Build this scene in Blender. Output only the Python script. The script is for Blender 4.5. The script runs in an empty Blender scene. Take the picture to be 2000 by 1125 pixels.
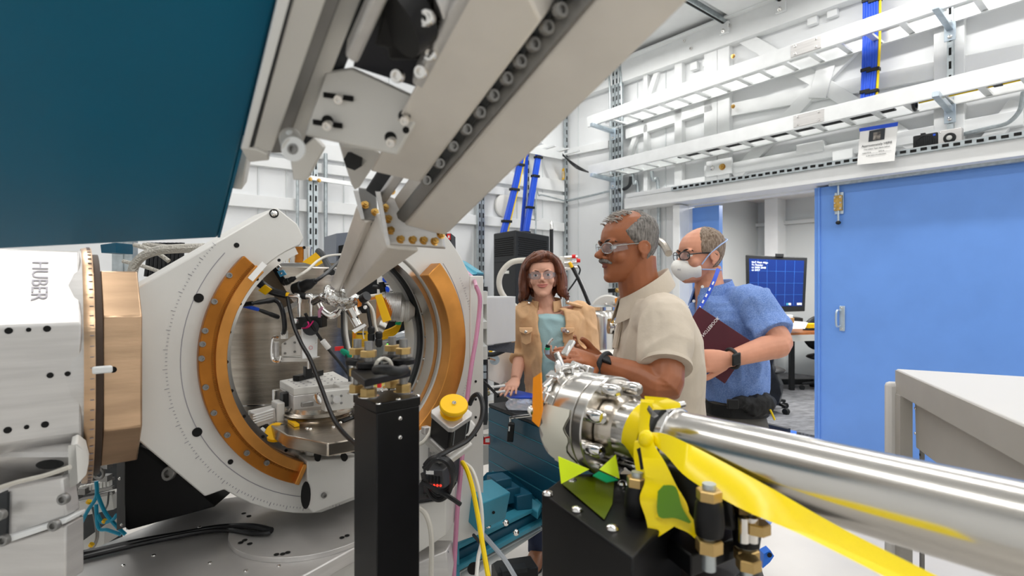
import bpy, math, random
import numpy as np
from mathutils import Vector, Matrix, Quaternion, noise

sc = bpy.context.scene
COL = sc.collection
F, HU, HV, EYE = 1072.0, 1000.0, 556.0, 1.5

# ---------------------------------------------------------------- camera
cd = bpy.data.cameras.new('camera'); cam = bpy.data.objects.new('camera', cd); COL.objects.link(cam)
cam.location = (0, 0, EYE); cam.rotation_euler = (math.pi/2, 0, 0)
cd.sensor_width = 36.0; cd.lens = F/2000*36; cd.shift_y = -6.5/2000
cd.clip_start = .01; cd.clip_end = 100
cd.dof.use_dof = True; cd.dof.focus_distance = 1.9; cd.dof.aperture_fstop = 4.5
sc.camera = cam

# ---------------------------------------------------------------- world, exposure
w = bpy.data.worlds.new('world'); sc.world = w; w.use_nodes = True
w.node_tree.nodes['Background'].inputs[0].default_value = (.9, .95, 1, 1)
w.node_tree.nodes['Background'].inputs[1].default_value = .25
sc.view_settings.view_transform = 'Standard'; sc.view_settings.look = 'None'
sc.view_settings.gamma = 1; sc.view_settings.use_curve_mapping = False
sc.view_settings.exposure = 0.9
sc.cycles.max_bounces = 8

V = Vector
E1 = V((-.634, .773, 0)); E2 = V((.773, .634, 0)); UP = V((0, 0, 1))
C0 = V((.78, 7.97, 0))
CAMP = V((0, 0, EYE))
def ray(u, v): return V(((u-HU)/F, 1, -(v-HV)/F))
def P(u, v, D): return CAMP + ray(u, v)*D
def PZ(u, v, z): return P(u, v, (EYE-z)*F/(v-HV))
def PPL(u, v, p0, n):
    r = ray(u, v); return CAMP + r*((p0-CAMP).dot(n)/r.dot(n))
def RW(u, v, d=0): return PPL(u, v, C0-E2*d, E2)          # point on the right wall, d metres into the room
def BW(u, v, d=0): return PPL(u, v, C0-E1*d, E1)          # point on the back wall
def wr(a, d, z): return C0 - E1*a - E2*d + UP*z           # a metres from the corner along the right wall
def wb(b, d, z): return C0 - E2*b - E1*d + UP*z

# ---------------------------------------------------------------- lamps of the hall (rows of ceiling tubes)
def area(name, loc, sx, sy, energy, rotz=0, col=(1, .98, .95)):
    l = bpy.data.lights.new(name, 'AREA'); l.shape = 'RECTANGLE'; l.size = sx; l.size_y = sy; l.energy = energy; l.color = col
    o = bpy.data.objects.new(name, l); o.location = loc; o.rotation_euler = (0, 0, rotz); COL.objects.link(o)
    return o
RZ = math.atan2(E1.y, E1.x)
for a in (1.6, 4.4, 7.2, 9.8):
    for d in (.95, 3.4, 5.9):
        area('ceiling_tube_light', wr(a, d, 4.25), 1.9, .16, 18 if d < 1 else 12.5, RZ)
area('office_light', C0-E1*2.7+E2*1.7+UP*2.7, 1.2, 1.2, 60, RZ)

# ---------------------------------------------------------------- materials
def lin(h):
    h = h.lstrip('#'); c = [int(h[i:i+2], 16)/255 for i in (0, 2, 4)]
    return tuple((x/12.92 if x <= .04045 else ((x+.055)/1.055)**2.4) for x in c)+(1,)
MATS = {}
def mat(name, col, rough=.5, metal=0, var=0, vscale=8, bump=0, bscale=60, stretch=None, trans=0, alpha=1, emit=0, coat=0, ior=1.45, col2=None, spec=None):
    m = bpy.data.materials.new(name); m.use_nodes = True; nt = m.node_tree; b = nt.nodes['Principled BSDF']
    c = lin(col); b.inputs['Base Color'].default_value = c
    b.inputs['Roughness'].default_value = rough; b.inputs['Metallic'].default_value = metal
    b.inputs['IOR'].default_value = ior
    if spec is not None: b.inputs['Specular IOR Level'].default_value = spec
    if trans: b.inputs['Transmission Weight'].default_value = trans
    if alpha < 1: b.inputs['Alpha'].default_value = alpha
    if coat: b.inputs['Coat Weight'].default_value = coat; b.inputs['Coat Roughness'].default_value = .15
    if emit: b.inputs['Emission Color'].default_value = c; b.inputs['Emission Strength'].default_value = emit
    if var or bump or col2:
        tc = nt.nodes.new('ShaderNodeTexCoord'); mp = nt.nodes.new('ShaderNodeMapping')
        nt.links.new(tc.outputs['Object'], mp.inputs['Vector'])
        if stretch: mp.inputs['Scale'].default_value = stretch
    if var or col2:
        n = nt.nodes.new('ShaderNodeTexNoise'); n.inputs['Scale'].default_value = vscale; n.inputs['Detail'].default_value = 4
        nt.links.new(mp.outputs[0], n.inputs['Vector'])
        r = nt.nodes.new('ShaderNodeValToRGB'); r.color_ramp.elements[0].position = .35; r.color_ramp.elements[1].position = .65
        if col2: c0, c1 = c, lin(col2)
        else:
            c0 = tuple(max(0, x*(1-var)) for x in c[:3])+(1,); c1 = tuple(min(1, x*(1+var)) for x in c[:3])+(1,)
        r.color_ramp.elements[0].color = c0; r.color_ramp.elements[1].color = c1
        nt.links.new(n.outputs['Fac'], r.inputs[0]); nt.links.new(r.outputs[0], b.inputs['Base Color'])
    if bump:
        n2 = nt.nodes.new('ShaderNodeTexNoise'); n2.inputs['Scale'].default_value = bscale; n2.inputs['Detail'].default_value = 3
        nt.links.new(mp.outputs[0], n2.inputs['Vector'])
        bm = nt.nodes.new('ShaderNodeBump'); bm.inputs['Strength'].default_value = bump; bm.inputs['Distance'].default_value = .01
        nt.links.new(n2.outputs['Fac'], bm.inputs['Height']); nt.links.new(bm.outputs[0], b.inputs['Normal'])
    MATS[name] = m
    return m
white = mat('white_paint', '#f0f2f2', .45, var=.015)
whitewall = mat('wall_paint', '#eef0f1', .5, var=.02, vscale=2)
galv = mat('galvanised_steel', '#b9c1c4', .38, .75, var=.12, vscale=30)
galvl = mat('zinc_plate', '#c3d0da', .3, .7, var=.1, vscale=12)
alu = mat('machined_aluminium', '#d2d0ce', .42, .6, var=.06, vscale=6, bump=.03, bscale=30, stretch=(1, 1, 14))
alum = mat('matte_aluminium', '#d6d5d1', .5, .25, var=.03, vscale=5)
alud = mat('dark_aluminium', '#8f8e8c', .4, .8, var=.1, vscale=10)
alubeam = mat('mill_aluminium', '#e4dfd8', .42, .4, var=.07, vscale=7, bump=.05, bscale=18)
alutray = mat('tray_aluminium', '#eceeee', .35, .5, var=.03)
steel = mat('polished_steel', '#cfccc7', .2, 1, var=.05, vscale=4)
steelb = mat('brushed_steel', '#b5aca0', .24, 1, var=.18, vscale=5, bump=.06, bscale=40, stretch=(1, 1, 12))
chrome = mat('bright_steel', '#e4e2df', .12, 1)
gold = mat('bronze_gear', '#b0702a', .42, .8, var=.2, vscale=9)
goldl = mat('bronze_polished', '#d09048', .38, .8, var=.16, vscale=9)
bronzep = mat('champagne_steel', '#c9a98a', .3, .9, var=.12, vscale=5, bump=.05, bscale=20, stretch=(1, 1, 8))
brass = mat('yellow_zinc', '#c9a35c', .3, .9, var=.2, vscale=40)
copperz = mat('passivated_nut', '#b98a5e', .35, .85, col2='#c8b878', vscale=60)
black = mat('black_anodised', '#0b0b0d', .42, 0, var=.2, vscale=20, spec=.35)
blackm = mat('black_plastic', '#101214', .5)
blackg = mat('black_rubber', '#17181b', .35)
dark = mat('dark_hole', '#070707', .8)
charcoal = mat('charcoal', '#2b2e31', .6, var=.2, vscale=30)
rackm = mat('rack_black', '#16191d', .5, .1)
tealp = mat('teal_paint', '#00607f', .33, 0, spec=.3, var=.06, vscale=3, bump=.015, bscale=300)
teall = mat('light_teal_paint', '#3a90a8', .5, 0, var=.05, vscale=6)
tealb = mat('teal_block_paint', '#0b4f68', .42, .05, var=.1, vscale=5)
bluedoor = mat('blue_door_paint', '#6f9fec', .3, 0, var=.03, vscale=3, bump=.02, bscale=250)
bluec = mat('blue_cable', '#1f55d6', .4)
blue = mat('bright_blue', '#1c6fdc', .4)
bluet = mat('blue_tape', '#1b4fd0', .5)
yellow = mat('yellow_plastic', '#fbc400', .4)
yellowt = mat('yellow_tag', '#ffc61a', .55, var=.04)
yellowc = mat('yellow_cable', '#ffdb00', .4)
caution = mat('caution_tape', '#ffe100', .28, var=.04, vscale=8)
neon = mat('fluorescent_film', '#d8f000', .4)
greenf = mat('green_film', '#16b878', .4)
orange = mat('orange_film', '#ff9a10', .4)
orangec = mat('copper_film', '#d07a1c', .4, .3)
red = mat('red_plastic', '#e02020', .4)
greenv = mat('green_velcro', '#0f9a78', .8)
greenc = mat('green_wire', '#27c34a', .5)
whitep = mat('white_plastic', '#ecebe6', .45)
beigeh = mat('beige_hose', '#d2cec4', .45)
clearh = mat('clear_hose', '#dfe6ee', .15, trans=.5)
pinkh = mat('pink_tubing', '#e3a0c0', .2, trans=.35)
paper = mat('paper', '#f6f6f4', .7)
maskt = mat('masking_tape', '#e6e4d6', .6)
foil = mat('crumpled_foil', '#dcdcda', .2, 1, bump=1, bscale=70)
granite = mat('granite', '#4a4c50', .6, col2='#1c1e21', vscale=220)
floorm = mat('concrete_floor', '#d4cfc8', .4, var=.05, vscale=2)
carpet = mat('striped_carpet', '#55565a', .9, col2='#96979a', vscale=9, stretch=(1.2, 9, 1))
wood = mat('desk_wood', '#a9683a', .4, var=.15, vscale=6, stretch=(1, 8, 1))
card = mat('cardboard', '#b98a56', .7)
officew = mat('office_wall', '#c9cdcd', .6)
rackgrey = mat('grey_enamel', '#b9b5ae', .5, var=.03)
rackgreyl = mat('pale_enamel', '#dcdad7', .45)
rackdark = mat('dark_enamel', '#4b4844', .6)
khaki = mat('khaki_twill', '#dcb185', .75, var=.06, vscale=9, bump=.25, bscale=30)
stone = mat('stone_polo', '#cfc3b2', .8, var=.05, vscale=7, bump=.2, bscale=25)
tealtop = mat('pale_teal_knit', '#a9cdd2', .8, bump=.1, bscale=120)
blueshirt = mat('blue_chambray', '#5f83c8', .8, col2='#8ba8e0', vscale=260, bump=.25, bscale=22)
greytr = mat('grey_trousers', '#55534f', .8, var=.1, bump=.3, bscale=20)
navytr = mat('navy_trousers', '#1d2740', .8)
blacktx = mat('black_webbing', '#17181a', .7, bump=.2, bscale=90)
skinw = mat('fair_skin', '#e2ab92', .5, var=.05, vscale=14)
skinm = mat('brown_skin', '#9c5e3c', .42, var=.1, vscale=16)
skinp = mat('pink_skin', '#d99a7e', .5, var=.08, vscale=14)
palmsk = mat('palm_skin', '#c98a6c', .5)
hairb = mat('auburn_hair', '#4d281a', .42, col2='#7a4429', vscale=40, bump=.6, bscale=60, stretch=(1, 1, .2))
hairg = mat('grey_hair', '#57534f', .65, col2='#8b8681', vscale=160, bump=.35, bscale=200, stretch=(1, 1, .3))
hairbg = mat('brown_grey_hair', '#6d5a4a', .65, col2='#9c8c7c', vscale=160, bump=.35, bscale=200, stretch=(1, 1, .3))
lipw = mat('rose_lips', '#c9746c', .4)
lipm = mat('brown_lips', '#84483f', .45)
browd = mat('dark_brow', '#3a2c25', .7)
eyew = mat('eye_white', '#f2efec', .2)
irism = mat('dark_iris', '#2a1c14', .15)
lens = mat('clear_lens', '#eef4fb', .03, trans=.92, ior=1.12)
maskm = mat('respirator_fabric', '#f1f0ec', .8, bump=.1, bscale=80)
strapm = mat('pale_blue_elastic', '#a9bfe8', .6)
notem = mat('burgundy_cover', '#4f0f22', .45, var=.08)
leather = mat('brown_leather', '#8a5a3c', .45)
screenm = mat('screen_blue', '#06205a', .3, emit=.55)
screenl = mat('screen_lines', '#2f5fa8', .3, emit=.45)
inkd = mat('dark_ink', '#33373c', .6)
inkw = mat('white_ink', '#f2f2f2', .6)
inkg = mat('grey_engraving', '#8f8d96', .5, .3)
inkr = mat('red_ink', '#d9707a', .6)
wallgrey = mat('seam_grey_paint', '#dfe3e4', .5)  # slightly greyer than the wall, for the panel seams

# ---------------------------------------------------------------- mesh building
class M:
    def __init__(s): s.v = []; s.f = []
    def add(s, vs, fs):
        o = len(s.v); s.v += [V(p) for p in vs]; s.f += [tuple(i+o for i in f) for f in fs]; return s
    def hexa(s, p):   # four corners of one end, then four of the other
        return s.add(p, [(3, 2, 1, 0), (4, 5, 6, 7), (0, 1, 5, 4), (1, 2, 6, 5), (2, 3, 7, 6), (3, 0, 4, 7)])
    def box(s, c, ax, ay, az, sx, sy, sz):
        c = V(c); x = V(ax).normalized()*sx/2; y = V(ay).normalized()*sy/2; z = V(az).normalized()*sz/2
        return s.hexa([c-x-y-z, c+x-y-z, c+x+y-z, c-x+y-z, c-x-y+z, c+x-y+z, c+x+y+z, c-x+y+z])
    def bar(s, p0, p1, side, w, t):      # box from p0 to p1, w wide along side, t thick
        p0, p1 = V(p0), V(p1); d = (p1-p0); y = V(side) - d*(V(side).dot(d)/d.dot(d)); z = d.cross(y)
        return s.box((p0+p1)/2, d, y, z, d.length, w, t)
    def prism(s, pts, vec):
        pts = [V(p) for p in pts]; vec = V(vec); n = len(pts)
        return s.add(pts+[p+vec for p in pts], [tuple(range(n))[::-1], tuple(range(n, 2*n))]+[(i, (i+1) % n, n+(i+1) % n, n+i) for i in range(n)])
    def loft(s, loops, cap=True):
        n = len(loops[0]); vs = [p for l in loops for p in l]; fs = []
        for k in range(len(loops)-1):
            for i in range(n): fs.append((k*n+i, k*n+(i+1) % n, (k+1)*n+(i+1) % n, (k+1)*n+i))
        if cap: fs += [tuple(range(n))[::-1], tuple(range((len(loops)-1)*n, len(loops)*n))]
        return s.add(vs, fs)
    def grid(s, rows, closed=False):
        n = len(rows[0]); vs = [p for l in rows for p in l]; fs = []
        for k in range(len(rows)-1):
            for i in range(n if closed else n-1): fs.append((k*n+i, k*n+(i+1) % n, (k+1)*n+(i+1) % n, (k+1)*n+i))
        return s.add(vs, fs)
    def tube(s, path, r, n=8, smooth=6, cap=True):
        path = [V(p) for p in path]; rr = list(r) if isinstance(r, (list, tuple)) else [r]*len(path)
        if smooth and len(path) > 2: path, rr = spline(path, rr, smooth)
        loops = []; t0 = (path[1]-path[0]).normalized(); nrm = t0.orthogonal().normalized()
        for i, p in enumerate(path):
            t = (path[min(i+1, len(path)-1)]-path[max(i-1, 0)])
            t = t.normalized() if t.length > 1e-9 else t0
            nrm = (nrm - t*nrm.dot(t)); nrm = nrm.normalized() if nrm.length > 1e-6 else t.orthogonal().normalized()
            b = t.cross(nrm); loops.append([p+(nrm*math.cos(2*math.pi*k/n)+b*math.sin(2*math.pi*k/n))*rr[i] for k in range(n)])
        return s.loft(loops, cap)
    def cyl(s, p0, p1, r0, r1=None, n=20):
        return s.tube([p0, p1], [r0, r0 if r1 is None else r1], n, 0)
    def lathe(s, prof, p0, axis, n=28, cap=True):
        p0 = V(p0); a = V(axis).normalized(); x = a.orthogonal().normalized(); y = a.cross(x)
        return s.loft([[p0+a*h+(x*math.cos(2*math.pi*k/n)+y*math.sin(2*math.pi*k/n))*max(r, 1e-5) for k in range(n)] for r, h in prof], cap)
    def ring(s, c, axis, r0, r1, h, n=32):   # a flat washer: inner r0, outer r1, height h along axis
        c = V(c); a = V(axis).normalized(); x = a.orthogonal().normalized(); y = a.cross(x)
        L = []
        for k in range(n):
            q = x*math.cos(2*math.pi*k/n)+y*math.sin(2*math.pi*k/n)
            L.append([c+q*r0, c+q*r1, c+q*r1+a*h, c+q*r0+a*h])
        return s.loft(L+[L[0]], False)
    def torus(s, c, axis, R, r, a0=0, a1=2*math.pi, n=32, m=8, squash=1, xd=None):
        c = V(c); a = V(axis).normalized(); x = V(xd).normalized() if xd else a.orthogonal().normalized(); y = a.cross(x)
        return s.tube([c+(x*math.cos(a0+(a1-a0)*k/n)+y*squash*math.sin(a0+(a1-a0)*k/n))*R for k in range(n+1)], r, m, 0)
    def ell(s, c, ax, ay, az, n=16, m=10):
        c = V(c); ax, ay, az = V(ax), V(ay), V(az)
        vs = [c+az]+[c+az*math.cos(math.pi*j/m)+(ax*math.cos(2*math.pi*k/n)+ay*math.sin(2*math.pi*k/n))*math.sin(math.pi*j/m) for j in range(1, m) for k in range(n)]+[c-az]
        fs = [(0, 1+k, 1+(k+1) % n) for k in range(n)]
        for j in range(m-2):
            for k in range(n): fs.append((1+j*n+k, 1+(j+1)*n+k, 1+(j+1)*n+(k+1) % n, 1+j*n+(k+1) % n))
        e = len(vs)-1; fs += [(e, 1+(m-2)*n+(k+1) % n, 1+(m-2)*n+k) for k in range(n)]
        return s.add(vs, fs)
def spline(path, rr, k):
    o, q = [], []
    for i in range(len(path)-1):
        p0, p1, p2, p3 = path[max(i-1, 0)], path[i], path[i+1], path[min(i+2, len(path)-1)]
        for j in range(k):
            t = j/k; t2, t3 = t*t, t*t*t
            o.append((p1*2+(p2-p0)*t+(p0*2-p1*5+p2*4-p3)*t2+(p1*3-p0-p2*3+p3)*t3)*.5); q.append(rr[i]+(rr[i+1]-rr[i])*t)
    o.append(path[-1]); q.append(rr[-1]); return o, q

import bmesh
def finish(me, angle=38):
    bm = bmesh.new(); bm.from_mesh(me); bmesh.ops.recalc_face_normals(bm, faces=bm.faces); bm.to_mesh(me); bm.free()
    for p in me.polygons: p.use_smooth = True
    me.set_sharp_from_angle(angle=math.radians(angle))
ORG = {}
def obj(name, mb, m, parent=None, label=None, cat=None, group=None, kind=None, bev=0, loc=None, angle=38, seg=2):
    if parent is not None: o0 = ORG[parent.name]
    elif loc is not None: o0 = V(loc)
    else:
        xs = [p.x for p in mb.v]; ys = [p.y for p in mb.v]; zs = [p.z for p in mb.v]
        o0 = V(((min(xs)+max(xs))/2, (min(ys)+max(ys))/2, min(zs)))
    me = bpy.data.meshes.new(name); me.from_pydata([p-o0 for p in mb.v], [], mb.f); finish(me, angle)
    o = bpy.data.objects.new(name, me); COL.objects.link(o); me.materials.append(MATS[m] if isinstance(m, str) else m)
    ORG[o.name] = o0
    if parent is not None: o.parent = parent
    else: o.location = o0
    if label: o['label'] = label
    if cat: o['category'] = cat
    if group: o['group'] = group
    if kind: o['kind'] = kind
    if bev:
        b = o.modifiers.new('bevel', 'BEVEL'); b.width = bev; b.segments = seg; b.limit_method = 'ANGLE'; b.angle_limit = math.radians(40)
        b.harden_normals = False
    return o
def thing(name, label, cat, loc, group=None):
    o = bpy.data.objects.new(name, None); o.empty_display_size = .05; COL.objects.link(o); o.location = loc; ORG[o.name] = V(loc)
    o['label'] = label; o['category'] = cat
    if group: o['group'] = group
    return o
def struct(name, mb, m, parent=None, **k):
    return obj(name, mb, m, parent, kind=None if parent else 'structure', **k)
def prefab(name, mb, m):     # mesh in its own frame, +Z up the axis
    me = bpy.data.meshes.new(name); me.from_pydata(mb.v, [], mb.f); finish(me); me.materials.append(m); return me
def put(name, me, p, axis, parent, s=1, xd=None, m=None):
    o = bpy.data.objects.new(name, me); COL.objects.link(o); o.parent = parent
    z = V(axis).normalized(); x = V(xd) if xd else z.orthogonal(); x = (x-z*x.dot(z)).normalized(); y = z.cross(x)
    R = Matrix((x, y, z)).transposed().to_quaternion()
    o.location = V(p)-ORG[parent.name]; o.rotation_mode = 'QUATERNION'; o.rotation_quaternion = R
    o.scale = (s, s, s) if not isinstance(s, tuple) else s
    ORG[o.name] = V(p); return o
def text(name, body, size, p, xd, yd, m, parent, ext=.0006, align='LEFT'):
    cu = bpy.data.curves.new('t', 'FONT'); cu.body = body; cu.size = size; cu.extrude = ext; cu.align_x = align; cu.align_y = 'CENTER'; cu.resolution_u = 2
    t = bpy.data.objects.new('t', cu); COL.objects.link(t)
    bpy.context.view_layer.update()
    me = bpy.data.meshes.new_from_object(t.evaluated_get(bpy.context.evaluated_depsgraph_get()))
    bpy.data.objects.remove(t); me.materials.clear(); me.materials.append(m)
    o = bpy.data.objects.new(name, me); COL.objects.link(o); o.parent = parent
    x = V(xd).normalized(); z = x.cross(V(yd)).normalized(); y = z.cross(x)
    o.location = V(p)-ORG[parent.name]; o.rotation_mode = 'QUATERNION'; o.rotation_quaternion = Matrix((x, y, z)).transposed().to_quaternion()
    o['kind'] = 'stuff'
    ORG[o.name] = V(p); return o
def hexm(r, h): return M().lathe([(r, 0), (r, h*.9), (r*.9, h)], (0, 0, 0), (0, 0, 1), 6)
def sock(r, h):  # socket cap screw head with its recess
    return M().lathe([(r, 0), (r, h*.85), (r*.9, h), (r*.55, h), (r*.5, h*.45), (.0001, h*.45)], (0, 0, 0), (0, 0, 1), 14)
ME_SOCK = prefab('socket_screw', sock(1, 1), chrome)
ME_SOCKD = prefab('dark_socket_screw', sock(1, 1), alud)
ME_HEX = prefab('hex_bolt', M().lathe([(1.25, 0), (1.25, .18)], (0, 0, 0), (0, 0, 1), 16).lathe([(1, .18), (1, 1), (.9, 1.1)], (0, 0, 0), (0, 0, 1), 6).lathe([(.5, 1.1), (.5, 1.5)], (0, 0, 0), (0, 0, 1), 10), brass)
ME_HOLE = prefab('screw_hole', M().lathe([(1, 0), (1, .08), (.0001, .08)], (0, 0, 0), (0, 0, 1), 16), dark)
ME_NUT = prefab('hex_nut', hexm(1, 1), copperz)
ME_WASH = prefab('washer', M().ring((0, 0, 0), (0, 0, 1), .5, 1, .15, 20), chrome)
ME_ROUND = prefab('round_screw_head', M().lathe([(1, 0), (.85, .4), (.4, .6), (.0001, .62)], (0, 0, 0), (0, 0, 1), 14), chrome)

# ================================================================ the hall
H = 4.42
A_END, B_END = 10.6, 8.2
struct('floor', M().prism([wr(-.2, 0, 0), wr(A_END, 0, 0), wr(A_END, B_END, 0), wr(-.2, B_END, 0)], (0, 0, -.1)), floorm)
struct('ceiling', M().prism([wr(-.2, -.1, H), wr(A_END, -.1, H), wr(A_END, B_END, H), wr(-.2, B_END, H)], (0, 0, .1)), white)
wallb = struct('wall_back', M().prism([wb(-.1, 0, 0), wb(B_END, 0, 0), wb(B_END, 0, H), wb(-.1, 0, H)], E1*.1), whitewall)
struct('wall_left', M().prism([wr(-.2, B_END, 0), wr(A_END, B_END, 0), wr(A_END, B_END, H), wr(-.2, B_END, H)], -E2*.1), whitewall)
struct('wall_front', M().prism([wr(A_END, -.1, 0), wr(A_END, B_END, 0), wr(A_END, B_END, H), wr(A_END, -.1, H)], -E1*.1), whitewall)
def A_of(u): k = (u-HU)/F; return (7.97*k-.78)/(.634+.773*k)
AO0, AO1, ZH = A_of(1345), A_of(1620), 2.42
wallr = M()
for a0, a1, z0, z1 in ((-.1, AO0, 0, H), (AO1, A_END, 0, H), (AO0, AO1, ZH, H)):
    wallr.prism([wr(a0, 0, z0), wr(a1, 0, z0), wr(a1, 0, z1), wr(a0, 0, z1)], E2*.12)
wallr = struct('wall_right', wallr, whitewall)

# framing of the right wall: ledger, columns, girts, braces, each its own part
def wbar(name, u0, v0, u1, v1, w, t=.06, d=.03, m=white, parent=None):
    p0, p1 = RW(u0, v0, d), RW(u1, v1, d)
    return obj(name, M().bar(p0, p1, E2.cross(p1-p0), w, t), m, parent or wallr, bev=.004)
def vcol(name, u, z0, z1, w, t=.08, m=white):
    a = A_of(u); return obj(name, M().box(wr(a, t/2, (z0+z1)/2), E1, E2, UP, w, t, z1-z0), m, wallr, bev=.004)
obj('ledger_beam', M().box(wr(3.4, .06, 4.22), E1, E2, UP, 7.0, .12, .26), white, wallr, bev=.004)
obj('ledger_flange', M().box(wr(3.4, .1, 4.355), E1, E2, UP, 7.0, .2, .02), white, wallr)
for u, w_ in ((1332, .1), (1395, .16), (1420, .14), (1858, .2), (1268, .06)): vcol('column', u, (ZH if u > 1345 and u < 1620 else 0) + (.2 if u > 1345 else 0), 4.1, w_)
wbar('diagonal_brace', 1437, 345, 1600, 165, .13); wbar('diagonal_brace', 1600, 165, 1700, 60, .13)
wbar('diagonal_brace', 1430, 60, 1600, 160, .13); wbar('diagonal_brace', 1600, 160, 1830, 310, .13)
wbar('diagonal_brace', 1880, 345, 1990, 200, .12); wbar('diagonal_brace', 1228, 310, 1288, 130, .07)
wbar('gusset_plate', 1588, 160, 1622, 160, .3, .02, .07)
wbar('girt', 1225, 262, 1395, 205, .14, .08, .04); wbar('girt', 1430, 215, 2000, 105, .14, .05, .025)
wbar('girt', 1225, 390, 1330, 372, .12, .08, .04); wbar('girt', 1110, 298, 1190, 282, .1, .05, .025)
wbar('girt', 1430, 330, 2000, 230, .12, .07, .035)
for u, v in ((1357, 130), (1382, 122), (1588, 40), (1627, 25)):
    obj('small_block', M().box(RW(u, v, .03), E1, E2, UP, .09, .06, .09), white, wallr, bev=.006)
for u, v in ((1407, 15), (1425, 50), (1337, 80), (1350, 95)):
    put('bolt', ME_SOCK, RW(u, v, .13), -E2, wallr, .018)
for u, v in ((1432, 110), (1432, 208)):
    put('bolt', ME_HEX, RW(u, v, .09), -E2, wallr, .018)
for u0, u1, v0 in ((1335, 1380, 358), (1560, 1610, 290), (1630, 1668, 305)):
    obj('guard_box', M().box((RW(u0, v0, .06)+RW(u1, v0, .06))/2, E1, E2, UP, (RW(u0, v0)-RW(u1, v0)).length, .1, .1), white, wallr, bev=.006)
obj('plate_bracket', M().box(RW(1405, 327, .09), E1, E2, UP, .3, .03, .17), white, wallr, bev=.004)
put('plate_bolt', ME_HEX, RW(1411, 326, .105), -E2, wallr, .028); put('plate_bolt', ME_ROUND, RW(1391, 328, .105), -E2, wallr, .03)

# door header with the roller rail
hd = struct('trim_1', M().box(wr(3.55, .14, 2.5), E1, E2, UP, 4.5, .28, .13), white, bev=.004)
struct('trim_2', M().box(wr(3.55, .2, 2.6), E1, E2, UP, 4.5, .1, .05), whitewall)
rail = thing('roller_rail', 'black slotted steel roller rail along the top of the door header', 'rail', wr(3.6, .29, 2.57))
obj('channel', M().box(wr(3.65, .3, 2.585), E1, E2, UP, 3.3, .03, .045), galv, rail)
for k in range(46): obj('slot', M().box(wr(2.05+k*.07, .317, 2.585+.004*(k % 2)), E1, E2, UP, .042, .006, .022), dark, rail) if k == 0 else None
s0 = [o for o in rail.children if o.name.startswith('slot')][0]
for k in range(1, 46):
    c = s0.copy(); COL.objects.link(c); c.parent = rail; c.location = -E1*.07*k+UP*.004*(k % 2)

# blue sliding door
A0d, A1d = A_of(1600), 6.2
door = struct('door_1', M().box(wr((A0d+A1d)/2, .06, 1.215), E1, E2, UP, A1d-A0d, .1, 2.41), bluedoor, bev=.004)
obj('edge_strip', M().box(wr(A0d+.045, .118, 1.215), E1, E2, UP, .018, .016, 2.41), bluedoor, door, bev=.003)
obj('top_rail', M().box(wr((A0d+A1d)/2+.1, .15, 2.425), E1, E2, UP, A1d-A0d-.1, .05, .03), galv, door)
hp = RW(1645, 622, .12)
hb = obj('pull_plate', M().box(hp, E1, E2, UP, .045, .012, .23), galvl, door, bev=.003)
obj('pull_bar', M().tube([hp-E2*.005+UP*.07+E1*.012, hp-E2*.05+UP*.065+E1*.03, hp-E2*.05-UP*.065+E1*.03, hp-E2*.005-UP*.07+E1*.012], .009, 8, 4), galvl, door)
for s_ in (-.095, .095): put('screw', ME_ROUND, hp-E2*.006+UP*s_, -E2, door, .009)
lp = RW(1639, 397, .125)
obj('latch_plate', M().box(lp, E1, E2, UP, .075, .012, .2), galvl, door, bev=.003)
obj('latch_block', M().box(lp-E2*.02, E1, E2, UP, .07, .03, .14), brass, door, bev=.004, label='brass coloured latch block')
for i in (-1, 1):
    for j in (-1, 0, 1): put('screw', ME_SOCK, lp-E2*.035+E1*.024*i+UP*.05*j, -E2, door, .008)
obj('latch_rod', M().cyl(lp-E2*.02+UP*.2, lp-E2*.02-UP*.17, .009), galvl, door)
obj('rod_knob', M().ell(lp-E2*.02-UP*.18, E1*.022, E2*.022, UP*.018), blackm, door, label='black knob')
# second leaf seen as a blue jamb
struct('door_2', M().box(wr(A_of(1370)+.0, -.12, 1.2), E1, E2, UP, .34, .08, 2.4), bluedoor, bev=.004)
struct('trim_3', M().box(wr(A_of(1338), .03, 1.21), E1, E2, UP, .09, .3, 2.42), white, bev=.004)

# office beyond the door
OD = 3.9
def wo(a, o, z): return C0 - E1*a + E2*o + UP*z
struct('carpet', M().prism([wo(.3, .12, .004), wo(6, .12, .004), wo(6, OD, .004), wo(.3, OD, .004)], (0, 0, -.05)), carpet)
struct('wall_office_back', M().prism([wo(.3, OD, 0), wo(6, OD, 0), wo(6, OD, 2.95), wo(.3, OD, 2.95)], E2*.1), officew)
struct('wall_office_left', M().prism([wo(.9, .12, 0), wo(.9, OD, 0), wo(.9, OD, 2.95), wo(.9, .12, 2.95)], E1*.1), officew)
struct('wall_office_right', M().prism([wo(5.2, .12, 0), wo(5.2, OD, 0), wo(5.2, OD, 2.95), wo(5.2, .12, 2.95)], -E1*.1), officew)
struct('ceiling_office', M().prism([wo(.3, .12, 2.95), wo(6, .12, 2.95), wo(6, OD, 2.95), wo(.3, OD, 2.95)], (0, 0, .1)), white)
pc = PPL(1514, 556, wo(0, OD-.15, 0), E2)
struct('trim_4', M().box(V((pc.x, pc.y, 1.475)), E1, E2, UP, .22, .3, 2.95), white)
struct('trim_5', M().box(wo(3, OD-.05, 2.55), E1, E2, UP, 4.2, .06, .06), officew)

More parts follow.
